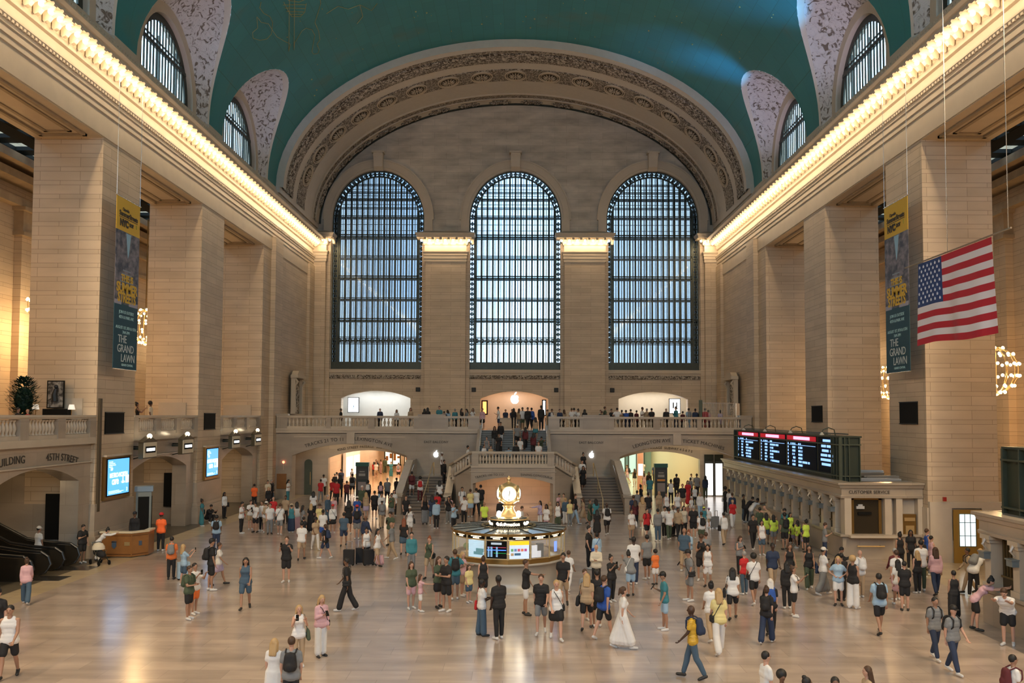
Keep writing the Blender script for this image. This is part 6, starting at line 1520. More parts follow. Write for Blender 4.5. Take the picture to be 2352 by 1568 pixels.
-14.02 56.84 0 1.62 m w 5 tW sT sb 0 -
-13.92 62.22 0 1.81 m w 180 lE pE sk 1 -
-12.7 58.21 0 1.56 w s 5 tA wA sk 1 -
-11.36 53.93 0 1.69 w s 180 tP sK sb 0 BG
-14.5 54.87 0 1.62 m s 60 lK pK sk 1 -
-14.5 58.49 0 1.52 w s 200 tR pK lk 1 -
-14.5 63.13 0 1.52 w s 100 tP pP sk 2 -
-13.53 36.2 5.2 1.62 m s 90 tK pK sk 2 -
-10.44 36.0 5.2 1.65 m s 190 lN pK og 0 -
-9.2 36.4 5.2 1.55 w a 20 tW pK lk 1 -
-7.94 35.0 5.2 1.68 w s 10 lT pG lb 0 -
-6.91 35.4 5.2 1.62 w s 180 lK pK lk 1 -
-6.62 34.9 5.2 1.7 w s 190 tK pK lk 1 -
-5.74 35.1 5.2 1.82 m s 0 tA pK sb 0 -
-5.31 34.8 5.2 1.55 m l 190 lN pK sk 1 -
-5.03 35.5 5.2 1.66 w l 200 lL pL lk 1 -
-4.53 35.0 5.2 1.62 m s 190 lA pK sg 0 -
-4.0 34.88 5.2 1.64 w s 60 tK pK lk 1 -
-3.63 35.29 5.2 1.62 w p 300 tG sK lk 0 -
-3.16 35.03 5.2 1.66 w q 350 tW pK lk 1 -
-2.49 36.8 5.2 1.68 w s 350 lP kK sb 0 -
-1.21 36.3 5.2 1.8 m p 270 tW sN sk 1 -
-0.8 45.6 5.2 1.66 m s 0 tN pK sk 1 -
-0.23 45.7 5.2 1.66 w s 10 tN pK bk 1 -
-0.04 39.5 5.2 1.72 w s 180 lK pK lk 1 -
0.39 40.2 5.2 1.7 w s 190 tT pG lb 1 -
0.67 38.0 5.2 1.78 m s 20 tW sE sk 2 -
1.07 36.96 5.2 1.78 m w 20 lK pK sk 1 -
1.4 37.54 5.2 1.76 m w 200 lB pK sk 1 BB
2.09 34.9 5.2 1.9 m s 180 lK pK sk 2 -
2.63 36.2 5.2 1.6 m s 90 tT pT sb 0 -
2.89 35.18 5.2 1.64 m p 90 lW pK sb 1 BN
3.53 35.28 5.2 1.62 m s 20 lN pK sb 0 -
3.88 35.64 5.2 1.6 w s 200 tT pK lb 0 -
4.42 34.89 5.2 1.7 w s 190 tW sT sb 1 -
4.64 35.42 5.2 1.72 m s 180 lW pK sk 0 -
4.95 34.99 5.2 1.64 w p 300 tW pK bk 1 -
5.49 35.8 5.2 1.62 w s 180 lK pK lk 1 -
6.43 35.33 5.2 1.6 m l 60 lK pK sb 1 -
6.74 35.81 5.2 1.58 w s 20 tC pK sb 0 -
7.02 35.37 5.2 1.84 m s 100 tE pK sb 1 -
7.51 35.16 5.2 1.66 m s 30 lK pK sk 1 -
7.9 34.82 5.2 1.74 m i 180 tW sG sk 0 -
8.32 35.4 5.2 1.58 w s 200 tT pT sk 2 -
8.63 34.85 5.2 1.7 m l 180 lB pN sk 1 -
8.99 35.25 5.2 1.64 m s 190 lK pN sk 1 -
9.83 35.06 5.2 1.8 m p 60 tW pT sb 2 -
10.25 35.38 5.2 1.7 m s 190 lT pT sg 1 -
10.56 34.96 5.2 1.72 m s 180 tK pK sk 1 -
11.66 34.9 5.2 1.72 m s 0 lK pK ob 1 -
12.48 35.2 5.2 1.86 w p 300 lA pN pk 1 -
13.5 35.51 5.2 1.74 m s 190 tL pL sk 1 BG
13.15 36.09 5.2 1.5 w s 190 lM pK sk 0 -
13.9 34.93 5.2 1.7 m s 180 lN pN sk 2 -
14.3 35.29 5.2 1.54 w s 190 lK pK lk 1 -
14.64 34.87 5.2 1.74 m s 180 lR pR sb 0 -
14.98 35.3 5.2 1.6 w s 190 lP pM sk 1 -
15.9 35.4 5.2 1.58 c s 190 tU kU bk 2 -
9.51 35.8 5.2 1.56 w s 200 tM pK sk 1 -
-1.38 31.2 3.8 1.75 w w 5 lK pG lk 1 -
-1.91 30.2 3.2 1.6 w s 350 kG pD sb 0 -
-0.96 32.2 4.1 1.75 m w 10 lK pW sk 1 -
-1.04 30.4 3.3 1.75 w w 5 xK - sk 1 -
-3.2 29.4 2.4 1.8 m s 100 lW pK sk 1 -
-1.95 26.42 2.9 1.45 w s 30 tW pK sk 1 -
-1.49 26.18 2.9 1.4 w s 20 tT pT sb 0 -
-0.19 26.3 2.9 1.38 m l 200 lL pK sk 1 -
0.19 27.0 2.9 1.6 m s 190 lK pK sk 2 -
0.26 31.8 4.0 1.7 m w 10 tG sK cw 1 -
0.48 29.8 3.1 1.7 w w 0 tW mG sb 0 -
0.86 31.4 3.8 1.7 w w 190 lM pK lk 1 -
1.42 30.6 3.4 1.7 w w 180 lM pK lk 1 -
1.92 30.4 3.3 1.65 w l 10 tE pG sk 1 -
1.7 26.4 2.9 1.65 m s 0 tW pG sr 0 -
1.62 33.0 4.5 1.7 w s 190 tT kA lk 1 -
-6.87 27.2 0.79 1.72 m w 180 lM sW sk 1 BM
-6.19 26.2 0.52 1.72 w w 185 tW pM fk 0 BR
-4.85 25.6 0.36 1.66 w w 185 tW sK lk 1 SG
-4.88 29.6 1.43 1.75 m s 60 lK pK sk 1 -
-5.22 31.7 1.92 1.7 m s 80 tW pK cw 2 -
4.85 29.6 1.43 1.8 m w 10 tW pK sk 0 -
4.85 28.6 1.16 1.7 w w 5 dK - lk 1 -
5.11 32.0 1.92 1.7 w s 20 dK - bk 1 -
-19.5 11.86 5.2 1.6 w s 60 tW pK lb 1 -
-19.57 12.36 5.2 1.5 w s 100 tL pK sk 0 -
-19.5 12.88 5.2 1.72 w q 120 kK pK bk 1 -
-19.5 14.5 5.2 1.8 m s 100 tC pK fk 2 -
-19.5 22.9 5.2 1.6 m s 200 lK pK sk 1 -
-19.6 1.94 5.2 1.35 m s 90 lK pK sk 1 -
-19.5 2.46 5.2 1.3 m s 270 tR pT og 0 -
'''

# ================================================================== PEOPLE
def rot2(v, a): return (v[0]*cos(a)-v[1]*sin(a), v[0]*sin(a)+v[1]*cos(a))
def capsule(m, p, q, r0, r1, n=10):
    p, q = Vector(p), Vector(q); d = (q-p)
    if d.length < 1e-5: d = Vector((0, 0, 1e-4)); q = p+d
    d.normalize(); ref = Vector((0, 1, 0)) if abs(d.y) < .9 else Vector((1, 0, 0)); a = d.cross(ref).normalized(); b = a.cross(d)
    vs = []; fs = []; prof = [(-1, .05), (-.7, .71), (0, 1)]
    for (t, k) in prof: c = p+d*r0*t; vs += [c+(a*cos(2*pi*j/n)+b*sin(2*pi*j/n))*r0*k for j in range(n)]
    for (t, k) in [(0, 1), (.7, .71), (1, .05)]: c = q+d*r1*t; vs += [c+(a*cos(2*pi*j/n)+b*sin(2*pi*j/n))*r1*k for j in range(n)]
    R = 6
    for i in range(R-1): fs += [(i*n+j, i*n+(j+1) % n, (i+1)*n+(j+1) % n, (i+1)*n+j) for j in range(n)]
    fs += [tuple(range(n))[::-1], tuple((R-1)*n+j for j in range(n))]
    m.add(vs, fs)
def ellip(m, c, rx, ry, rz, n=14):
    k = len(m.v); m.ball((0, 0, 0), 1, n)
    m.v[k:] = [(c[0]+v[0]*rx, c[1]+v[1]*ry, c[2]+v[2]*rz) for v in m.v[k:]]
def remesh(m, vox, name, extra=None, smooth=2):
    me = bpy.data.meshes.new(name); me.from_pydata(m.v, [], m.f)
    o = bpy.data.objects.new('tmp', me); C.objects.link(o)
    r = o.modifiers.new('r', 'REMESH'); r.mode = 'VOXEL'; r.voxel_size = vox; r.use_smooth_shade = True
    s_ = o.modifiers.new('s', 'SMOOTH'); s_.factor = .5; s_.iterations = smooth
    out = bpy.data.meshes.new_from_object(o.evaluated_get(bpy.context.evaluated_depsgraph_get()))
    bpy.data.objects.remove(o); bpy.data.meshes.remove(me)
    if extra and extra.v:
        import bmesh
        bm = bmesh.new(); bm.from_mesh(out); vv = [bm.verts.new(v) for v in extra.v]
        for f in extra.f:
            try: bm.faces.new([vv[i] for i in f]).smooth = True
            except ValueError: pass
        bm.to_mesh(out); bm.free()
    out.name = name; out.materials.append(None); out.shade_smooth(); return out
POSE = {  # legs (thigh forward, knee) x2; arms (forward, out, elbow, inward) x2; lean; head pitch
    's': ((2, 2), (-2, 3), (4, .13, 14, .1), (-2, .14, 10, .05), 0, 6),
    'a': ((3, 2), (-3, 3), (18, .12, 78, .75), (16, .12, 84, .8), 0, 8),
    'p': ((3, 3), (-2, 2), (4, .1, 112, .45), (2, .14, 20, .1), 2, 24),
    'q': ((2, 2), (-3, 3), (48, .22, 92, .22), (48, .22, 92, .22), -2, -2),
    'w': ((18, 4), (-11, 17), (-14, .1, 12, .05), (16, .1, 26, .1), 3, 4),
    'v': ((-11, 19), (19, 5), (16, .1, 24, .1), (-14, .1, 12, .05), 3, 4),
    'i': ((6, 6), (-3, 1), (-14, .75, 62, 1.1), (-12, .7, 60, 1.05), 0, 4),
    'n': ((3, 2), (-3, 4), (76, .15, 12, 0), (6, .13, 30, .2), 0, 0),
    'l': ((8, 10), (-4, 6), (70, .1, 18, .1), (66, .1, 24, .1), 38, 20),
    'c': ((112, 135), (104, 128), (52, .1, 50, .3), (48, .1, 60, .4), 24, 24)}
def skeleton(g, pose):
    L, R, AL, AR, lean, hp = POSE[pose]; J = {}; f = g == 'w'
    hw = .092 if f else .085; sw = (.150 if f else .172) if g != 'c' else .155
    lo = []
    for s, (t, k), nm in ((-1, L, 'l'), (1, R, 'r')):
        t, k = radians(t), radians(k); hip = Vector((s*hw, 0, 0)); d = Vector((s*.03, -sin(t), -cos(t))).normalized(); kn = hip+d*.44
        e = Vector((s*-.01, -sin(t-k), -cos(t-k))).normalized(); an = kn+e*.42; J['hip'+nm], J['kn'+nm], J['an'+nm] = hip, kn, an
        fp = radians(8)-(t-k)*.6 if (t-k) < -.1 else radians(6)
        toe = an+Vector((s*.03, -.15*cos(max(0, -(t-k))), -.055-.10*max(0, -(t-k)))); heel = an+Vector((0, .035, -.05+.04*max(0, -(t-k)))); J['toe'+nm], J['heel'+nm] = toe, heel; lo += [toe.z, heel.z]
    dz = -min(lo)+.028
    for k_ in J: J[k_] = J[k_]+Vector((0, 0, dz))
    la = radians(lean); up = Vector((0, -sin(la), cos(la))); fw = Vector((0, -cos(la), -sin(la))); P = Vector((0, 0, dz)); J['pel'] = P
    J['up'], J['fw'] = up, fw; J['waist'] = P+up*.17; J['chest'] = P+up*.36; J['neck'] = P+up*.52
    h2 = radians(lean*.6+hp*.5); J['headup'] = Vector((0, -sin(h2), cos(h2))); J['headfw'] = Vector((0, -cos(h2), -sin(h2)))
    J['head'] = J['neck']+up*.055+J['headup']*.115; J['lean'] = la; J['hpitch'] = h2
    for s, (fwd, out, el, inn), nm in ((-1, AL, 'l'), (1, AR, 'r')):
        sh = J['neck']-up*.072+Vector((s*sw, 0, 0)); a = radians(fwd)+la*.4; b = radians(fwd+el)+la*.4
        d = Vector((s*out, -sin(a), -cos(a))).normalized(); e = Vector((-s*inn, -sin(b), -cos(b))).normalized()
        J['sh'+nm] = sh; J['el'+nm] = sh+d*.28; J['wr'+nm] = J['el'+nm]+e*.245; J['hd'+nm] = e
    return J
def torso(m, J, g, x=0.0, z0=0, z1=1, belly=0):
    f = g == 'w'; up, fw = J['up'], J['fw']; X = Vector((1, 0, 0))
    lv = [(-.02, .085, .105 if f else .1, .105), (.1, .06, .085, .09), (.2, .055 if f else .075, .08, .088), (.33, .075 if f else .1, .1 if not f else .098, .105), (.42, .075 if f else .095, .078, .085)]
    for i, (h, w, r, rr) in enumerate(lv):
        if not (z0 <= i <= z1*4 if z1 > 1 else True): continue
        c = J['pel']+up*h; r += x+(belly if i in (1, 2) else 0); capsule(m, c-X*w, c+X*w, r, r)
        if i: 
            pc = J['pel']+up*lv[i-1][0]; pw = lv[i-1][1]; pr = lv[i-1][2]+x
            for s in (-1, 0, 1): capsule(m, pc+X*pw*s, c+X*w*s, pr*.97, r*.97)
    if f:
        for s in (-1, 1): ellip(m, J['pel']+up*.34+fw*.075+X*s*.062, .058+x, .055+x, .058+x, 8)
MESH = {}
def cached(key, fn):
    if key not in MESH: MESH[key] = fn()
    return MESH[key]
VN, VF = .016, .024
def hand(m, J, nm, s):
    w = J['wr'+nm]; e = J['hd'+nm]; side = Vector((1, 0, 0)) if abs(e.x) < .8 else Vector((0, -1, 0)); side = (side-e*side.dot(e)).normalized(); nrm = e.cross(side).normalized()
    if nrm.y > 0 and abs(e.z) > .7: nrm = -nrm
    pal = w+e*.085
    for k, ln in enumerate((.068, .077, .072, .057)):
        b = pal+side*(-.030+.020*k)*s; mid = b+(e*.9+nrm*.25).normalized()*ln*.5; tip = mid+(e*.65+nrm*.75).normalized()*ln*.5
        capsule(m, b, mid, .0098, .009, 6); capsule(m, mid, tip, .009, .0075, 6)
    tb = w+e*.035-side*s*.03; tm = tb+(e*.6-side*s*.75+nrm*.2).normalized()*.04; capsule(m, tb, tm, .0125, .0105, 6); capsule(m, tm, tm+(e*.9-side*s*.1+nrm*.3).normalized()*.03, .0105, .0085, 6)
def body(g, pose, vox):
    def f():
        J = skeleton(g, pose); m = MB(); hd, up, hu, hf = J['head'], J['up'], J['headup'], J['headfw']
        torso(m, J, g, -.004)
        capsule(m, J['neck']-up*.03, J['neck']+up*.06, .052 if g != 'm' else .06, .05); ellip(m, hd, .076, .092, .112); capsule(m, hd-hu*.06+hf*.03, hd-hu*.075+hf*.045, .05, .038)
        ellip(m, hd+hf*.092-hu*.012, .013, .022, .02, 8)
        for s in (-1, 1): ellip(m, hd+Vector((s*.078, 0, 0))-hu*.005, .012, .02, .03, 8)
        fat = 1.0 if g != 'w' else .9
        for s, nm in ((-1, 'l'), (1, 'r')):
            capsule(m, J['sh'+nm]-Vector((s*.05, 0, 0)), J['sh'+nm], .06*fat, .056*fat); capsule(m, J['sh'+nm], J['el'+nm], .052*fat, .039*fat); capsule(m, J['el'+nm], J['wr'+nm], .040*fat, .026*fat)
            e = J['hd'+nm]; side = Vector((1, 0, 0)) if abs(e.x) < .8 else Vector((0, -1, 0)); side = (side-e*side.dot(e)).normalized()
            for q in (-.018, 0, .018): capsule(m, J['wr'+nm]+e*.02+side*q*.6, J['wr'+nm]+e*.085+side*q*1.3, .02, .0165)
            capsule(m, J['hip'+nm]+Vector((0, 0, -.02)), J['kn'+nm], .082, .053); kn, an = J['kn'+nm], J['an'+nm]; ca = kn.lerp(an, .3)+Vector((0, .018, 0)); capsule(m, kn, ca, .050, .052); capsule(m, ca, an, .052, .034)
            capsule(m, J['heel'+nm], J['toe'+nm], .033, .030); capsule(m, an, J['heel'+nm], .034, .03)
        ex = MB(); [hand(ex, J, nm, s) for s, nm in ((-1, 'l'), (1, 'r'))]
        return remesh(m, vox, 'body', ex)
    return cached(('b', g, pose, vox), f)
def top_mesh(g, pose, k, vox):
    def f():
        J = skeleton(g, pose); m = MB(); up = J['up']
        torso(m, J, g, .012 if k in 'kb' else .020, belly=.012 if g == 'm' else 0)
        if k == 'b': pass
        if k != 'b':
            for s, nm in ((-1, 'l'), (1, 'r')):
                if k == 'k': capsule(m, J['neck']-up*.1+Vector((s*.1, 0, 0)), J['neck']-up*.01+Vector((s*.085, 0, 0)), .05, .045); continue
                capsule(m, J['neck']-up*.03+Vector((s*.045, 0, 0)), J['sh'+nm], .055, .062)
                if k in 'tdvxy': capsule(m, J['sh'+nm], J['sh'+nm].lerp(J['el'+nm], .6), .063, .062)
                if k == 'l': capsule(m, J['sh'+nm], J['el'+nm], .062, .052); capsule(m, J['el'+nm], J['el'+nm].lerp(J['wr'+nm], .93), .056, .042)
        P = J['pel']
        if k in 'dx':
            zl = max(.34 if k == 'd' else .16, .1); w = .02 if k == 'd' else .03; kk = [J['knl'], J['knr']]
            for s, nm in ((-1, 'l'), (1, 'r')):
                e = J['kn'+nm] if k == 'd' else J['kn'+nm].lerp(J['an'+nm], .72)
                capsule(m, J['hip'+nm], e, .12, .12+w); capsule(m, P, e.lerp(P, 0), .13, .12)
            a, b = (J['knl'], J['knr']) if k == 'd' else (J['knl'].lerp(J['anl'], .72), J['knr'].lerp(J['anr'], .72))
            for t in (.25, .5, .75): capsule(m, P, a.lerp(b, t), .13, .12+w)
        else:
            for h in (-.03, .06): capsule(m, P+up*h-Vector((.085-.01*(h > 0), 0, 0)), P+up*h+Vector((.085-.01*(h > 0), 0, 0)), .134 if h < 0 else .122, .134 if h < 0 else .122)
        return remesh(m, vox, {'t': 'tee_shirt', 'k': 'tank_top', 'l': 'long_sleeved_top', 'v': 'safety_vest', 'y': 'striped_shirt', 'd': 'dress', 'x': 'long_dress', 'b': 'strapless_top'}[k])
    return cached(('t', g, pose, k, vox), f)
def bot_mesh(g, pose, k, vox):
    def f():
        J = skeleton(g, pose); m = MB(); P = J['pel']
        for h in (-.03, .05): capsule(m, P+J['up']*h-Vector((.08, 0, 0)), P+J['up']*h+Vector((.08, 0, 0)), .118-.012*(h > 0), .118-.012*(h > 0))
        for s, nm in ((-1, 'l'), (1, 'r')):
            hip, kn, an = J['hip'+nm]-Vector((0, 0, .02)), J['kn'+nm], J['an'+nm]
            if k in 's': capsule(m, hip, hip.lerp(kn, .8), .1, .092)
            elif k == 'p': ca = kn.lerp(an, .3)+Vector((0, .012, 0)); capsule(m, hip, kn, .098, .076); capsule(m, kn, ca, .076, .074); capsule(m, ca, kn.lerp(an, .93), .074, .06)
            elif k == 'w': capsule(m, hip, kn, .1, .095); capsule(m, kn, kn.lerp(an, .93), .095, .1)
            elif k == 'k': capsule(m, hip, hip.lerp(kn, .68), .112, .115)
            elif k == 'm': capsule(m, hip, kn, .115, .12); capsule(m, kn, kn.lerp(an, .75), .12, .13)
        if k in 'km':
            a, b = (J['hipl'].lerp(J['knl'], .68), J['hipr'].lerp(J['knr'], .68)) if k == 'k' else (J['knl'].lerp(J['anl'], .75), J['knr'].lerp(J['anr'], .75))
            for t in (.33, .66): capsule(m, P, a.lerp(b, t), .12, .12)
        return remesh(m, vox, {'s': 'shorts', 'p': 'trousers', 'w': 'wide_trousers', 'k': 'short_skirt', 'm': 'long_skirt'}[k])
    return cached(('p', g, pose, k, vox), f)
def shoe_mesh(g, pose, nm):
    def f():
        J = skeleton(g, pose); m = MB(); capsule(m, J['heel'+nm], J['toe'+nm], .045, .040, 10); capsule(m, J['an'+nm]-Vector((0, 0, .02)), J['heel'+nm], .042, .044, 10)
        return remesh(m, .016, 'shoe')
    return cached(('s', g, pose, nm), f)
def hair_mesh(k):   # head-local, +z up, -y forward
    def f():
        m = MB(); n_ = {'s': 'short_hair', 'l': 'long_hair', 'b': 'hair_bun', 'p': 'ponytail', 'f': 'curly_hair', 'r': 'short_hair'}.get(k, 'short_hair')
        if k == 'f': ellip(m, (0, .028, .04), .118, .118, .118)
        else: ellip(m, (0, .020, .028), .088, .096, .103)
        if k in 'lb p'.replace(' ', ''): ellip(m, (0, .03, -.01), .088, .078, .1)
        if k == 'l':
            for x in (-.05, 0, .05): capsule(m, (x, .055, 0), (x*1.15, .105, -.27), .05, .036)
            for s in (-1, 1): capsule(m, (s*.078, .01, .03), (s*.09, .03, -.2), .028, .026)
        if k == 'b': ellip(m, (0, .07, .12), .05, .05, .045, 10)
        if k == 'p': capsule(m, (0, .11, .05), (0, .14, -.12), .04, .025)
        return remesh(m, .014, n_, smooth=1)
    return cached(('h', k), f)
def cap_mesh(k):
    def f():
        m = MB()
        if k == 'c':
            m.lathe([(.092, .03), (.094, .06), (.085, .1), (.05, .138), (.001, .148)], n=18); m.v = [(v[0], v[1]*1.1+.005, v[2]) for v in m.v]
            k0 = len(m.v); m.prism([(.07*cos(pi*i/8+pi), .1*sin(pi*i/8+pi)*.95-.075) for i in range(9)], 'z', .035, .045)
        elif k == 'h': m.lathe([(.19, .04), (.17, .05), (.095, .055), (.09, .1), (.07, .14), (.001, .145)], n=20)
        elif k == 'r': m.lathe([(.1, .03), (.104, .05), (.095, .1), (.06, .14), (.001, .155)], n=18); m.v = [(v[0], v[1]*1.12, v[2]) for v in m.v]
        me = m.mesh({'c': 'cap', 'h': 'brimmed_hat', 'r': 'hard_hat'}[k], True); me.materials.append(None); return me
    return cached(('c', k), f)
def face_mesh():
    def f():
        m = MB()
        for s in (-1, 1): ellip(m, (s*.030, -.086, .008), .009, .005, .0055, 8); m.box(s*.018, s*.044, -.092, -.086, .025, .0285)
        ellip(m, (0, -.091, -.052), .017, .005, .0042, 8)
        me = m.mesh('facial_features', True); me.materials.append(mat('eyes_and_brows', (.05, .025, .02), .4)); return me
    return cached('face', f)
COL = {'W': ('white', (.72, .72, .72)), 'K': ('black', (.012, .012, .014)), 'G': ('grey', (.2, .21, .22)), 'N': ('navy', (.02, .035, .08)), 'B': ('blue', (.02, .08, .35)), 'L': ('light blue', (.32, .47, .62)),
       'R': ('red', (.5, .02, .025)), 'M': ('maroon', (.1, .015, .02)), 'P': ('pink', (.62, .38, .42)), 'Y': ('pale yellow', (.72, .62, .28)), 'Z': ('neon yellow', (.6, .8, .1)), 'E': ('dark green', (.06, .085, .05)),
       'O': ('orange', (.75, .18, .04)), 'T': ('tan', (.42, .31, .2)), 'D': ('denim blue', (.055, .10, .155)), 'C': ('cream', (.65, .58, .45)), 'U': ('lilac', (.45, .38, .55)), 'A': ('teal', (.04, .2, .25))}
SKIN = [(.52, .30, .215), (.36, .20, .13), (.17, .085, .05), (.055, .027, .017)]
HAIRC = {'k': ('black', (.01, .009, .009)), 'b': ('brown', (.06, .03, .016)), 'y': ('blonde', (.45, .30, .14)), 'r': ('red', (.2, .055, .02)), 'g': ('grey', (.3, .29, .28)), 'w': ('white', (.65, .62, .58)),
         'c': ('beige', (.5, .42, .3)), 'z': ('yellow', (.7, .8, .1)), 'u': ('purple', (.3, .22, .45))}
TOPN = {'t': 'tee', 'k': 'tank top', 'l': 'long sleeves', 'v': 'safety vest', 'y': 'striped shirt', 'd': 'short dress', 'x': 'long dress', 'b': 'strapless top'}
BOTN = {'s': 'shorts', 'p': 'trousers', 'w': 'wide trousers', 'k': 'skirt', 'm': 'long skirt'}
def cmat(kind, c): return mat(kind+'_'+COL[c][0].replace(' ', '_'), COL[c][1], .8, noise=.12, nscale=6)
def part_of(parent, name, me, material, M=None):
    o = link(name, me, parent)
    if me.materials and me.materials[0] is None or material: o.material_slots[0].link = 'OBJECT'; o.material_slots[0].material = material
    if M is not None: o.matrix_local = M
    return o
def bag_mesh(k):
    def f():
        m = MB()
        if k == 'B':
            for (a, b, r0, r1) in (((0, .185, 1.12), (0, .175, 1.36), .11, .09), ((-.06, .175, 1.12), (-.05, .17, 1.36), .10, .08), ((.06, .175, 1.12), (.05, .17, 1.36), .10, .08)): capsule(m, a, b, r0, r1)
            ellip(m, (0, .27, 1.13), .09, .05, .1, 10)
            for s in (-1, 1): 
                pts = [(s*.11, .12, 1.42), (s*.115, 0, 1.475), (s*.12, -.13, 1.4), (s*.13, -.14, 1.22), (s*.14, .02, 1.08)]
                for a, b in zip(pts[:-1], pts[1:]): capsule(m, a, b, .022, .022, 6)
        elif k in 'C':
            pts = [(-.1, .1, 1.46), (-.06, -.13, 1.4), (.06, -.15, 1.2), (.17, -.1, 1.0)]; pb = [(-.1, .1, 1.46), (.02, .15, 1.3), (.17, .1, 1.02)]
            for q in (pts, pb):
                for a, b in zip(q[:-1], q[1:]): capsule(m, a, b, .016, .016, 6)
            for z in (.88, .98): capsule(m, (.2, -.09, z), (.2, .09, z), .045, .045)
            capsule(m, (.2, -.08, .88), (.2, -.08, 1.0), .045, .04); capsule(m, (.2, .08, .88), (.2, .08, 1.0), .045, .04)
        else:
            for a, b in (((.15, -.06, 1.47), (.24, -.1, 1.0)), ((.15, .06, 1.47), (.24, .1, 1.0))): capsule(m, a, b, .014, .014, 6)
            for y in (-.1, 0, .1): capsule(m, (.27, y, .78), (.26, y, 1.0), .06, .045)
        return remesh(m, .018, {'B': 'backpack', 'C': 'crossbody_bag', 'S': 'shoulder_bag'}[k])
    return cached(('bag', k), f)
def suitcase_obj(loc, rz, c, label):
    r = empty('suitcase', loc, rz, label, 'suitcase')
    MB().box(-.22, .22, -.13, .13, .06, .66).build('shell', cmat('bag', c), r); MB().box(-.12, -.1, .08, .1, .66, 1.0).box(.1, .12, .08, .1, .66, 1.0).box(-.12, .12, .08, .1, .98, 1.0).build('handle', mat('steel'), r)
    for x in (-.18, .18):
        for y in (-.09, .09): MB().ball((x, y, .035), .033, 8).build('wheel', M_BLACK, r)
    return r
def phone_at(loc, rz, tilt, label):
    o = MB().box(-.037, .037, -.005, .005, -.075, .075).build('phone', M_BLACK); o.matrix_world = Matrix.Translation(loc) @ Matrix.Rotation(rz, 4, 'Z') @ Matrix.Rotation(tilt, 4, 'X'); tag(o, label, 'phone'); return o
def where(x, y, z):
    r = math.hypot(x, y); side = 'left' if x < 0 else 'right'
    if z > 5: return ('on the left gallery', 'people on the left gallery') if x < -18 else (('at the head of the stairs' if abs(x) < 3.2 else 'on the east balcony, %s part' % side), 'people on the east balcony')
    if z > 2.6: return ('on the central stair landing' if y < 29.3 else 'on the upper flight of stairs', 'people on the upper stairs')
    if z > .1: return ('on the %s flight of stairs' % side, 'people on the lower stairs')
    if y > 38: return ('far down the %s passage' % side, 'people in the passages')
    if y > 31: return ('in the %s wide arch' % side, 'people in the wide arches')
    if r < 5.2: return ('close to the information booth', 'people round the information booth')
    if x > 11.5 and y > 5: return ('by the ticket windows', 'people by the ticket windows')
    if x > 8 and y > -9: return ('on the right side floor', 'people on the right side floor')
    if y < -9: return ('in the %s foreground' % side, 'people in the foreground')
    if x < -11: return ('near the left wall', 'people near the left wall')
    if y > 16: return ('before the %s' % (side+' stairs' if abs(x) < 8 else side+' wide arch'), 'people before the stairs and arches')
    return ('on the %s middle floor' % side, 'people on the middle floor')
specs = []
for ln in PEOPLE.strip().split('\n'):
    f = ln.split(); x, y, z, h = map(float, f[:4]); g, pose, rz = f[4], f[5], float(f[6]); top, bot, hair, sk, ex = f[7:12]
    specs.append([x, y, z, h, g, pose, rz, top, bot, hair, int(sk), ex if ex != '-' else ''])
def describe(s):
    x, y, z, h, g, pose, rz, top, bot, hair, sk, ex = s
    who = 'person'; t = '%s %s' % (COL[top[1]][0], TOPN[top[0]])
    if bot != '-': t += (' and %s %s' % (COL[bot[1]][0], BOTN[bot[0]])) if not (z > 5 and x > -18 and abs(x) > 3.2) else ''
    if hair[0] == 'c': hd = '%s cap' % HAIRC[hair[1]][0]
    elif hair[0] == 'h': hd = 'hard hat' if hair == 'hr' else 'sun hat'
    elif hair[0] == 'o': hd = 'shaved head'
    else: hd = {'s': 'short', 'l': 'long', 'b': 'pinned-up', 'p': 'ponytailed', 'f': 'curly'}[hair[0]]+' %s hair' % HAIRC[hair[1]][0]
    act = {'p': 'looking at a phone', 'q': 'taking a picture', 'l': 'leaning forward', 'c': 'crouching', 'w': 'walking', 'v': 'walking', 'a': 'arms folded', 'i': 'hands on hips', 'n': 'pointing', 's': ''}[pose]
    return ('child' if g == 'c' else 'person')+' in '+t, hd, act
D = [describe(s) for s in specs]; Wh = [where(s[0], s[1], s[2]) for s in specs]
def px_of(s):
    v = cam.matrix_world.inverted() @ Vector((s[0], s[1], s[2]+1)); return v.x/-v.z
labs = []
from collections import Counter, defaultdict
lvl = [['%s, %s' % (d[0], w[0]) for d, w in zip(D, Wh)], ['%s, %s, %s' % (d[0], d[1], w[0]) for d, w in zip(D, Wh)]]
labs = list(lvl[0])
c = Counter(labs); labs = [l if c[l] == 1 else lvl[1][i] for i, l in enumerate(labs)]
ORD = ['leftmost']+[w+'-from-left' for w in 'second third fourth fifth sixth seventh eighth ninth tenth'.split()]
gr = defaultdict(list)
for i, l in enumerate(labs): gr[l].append(i)
for l, ii in gr.items():
    if len(ii) > 1:
        ii.sort(key=lambda i: px_of(specs[i]))
        for k, i in enumerate(ii): labs[i] = '%s %s' % (ORD[k] if len(ii) > 2 else ('left-hand', 'right-hand')[k], l)
HID = {}
def clip16(t):
    w = t.split(); return ' '.join(w[:16])
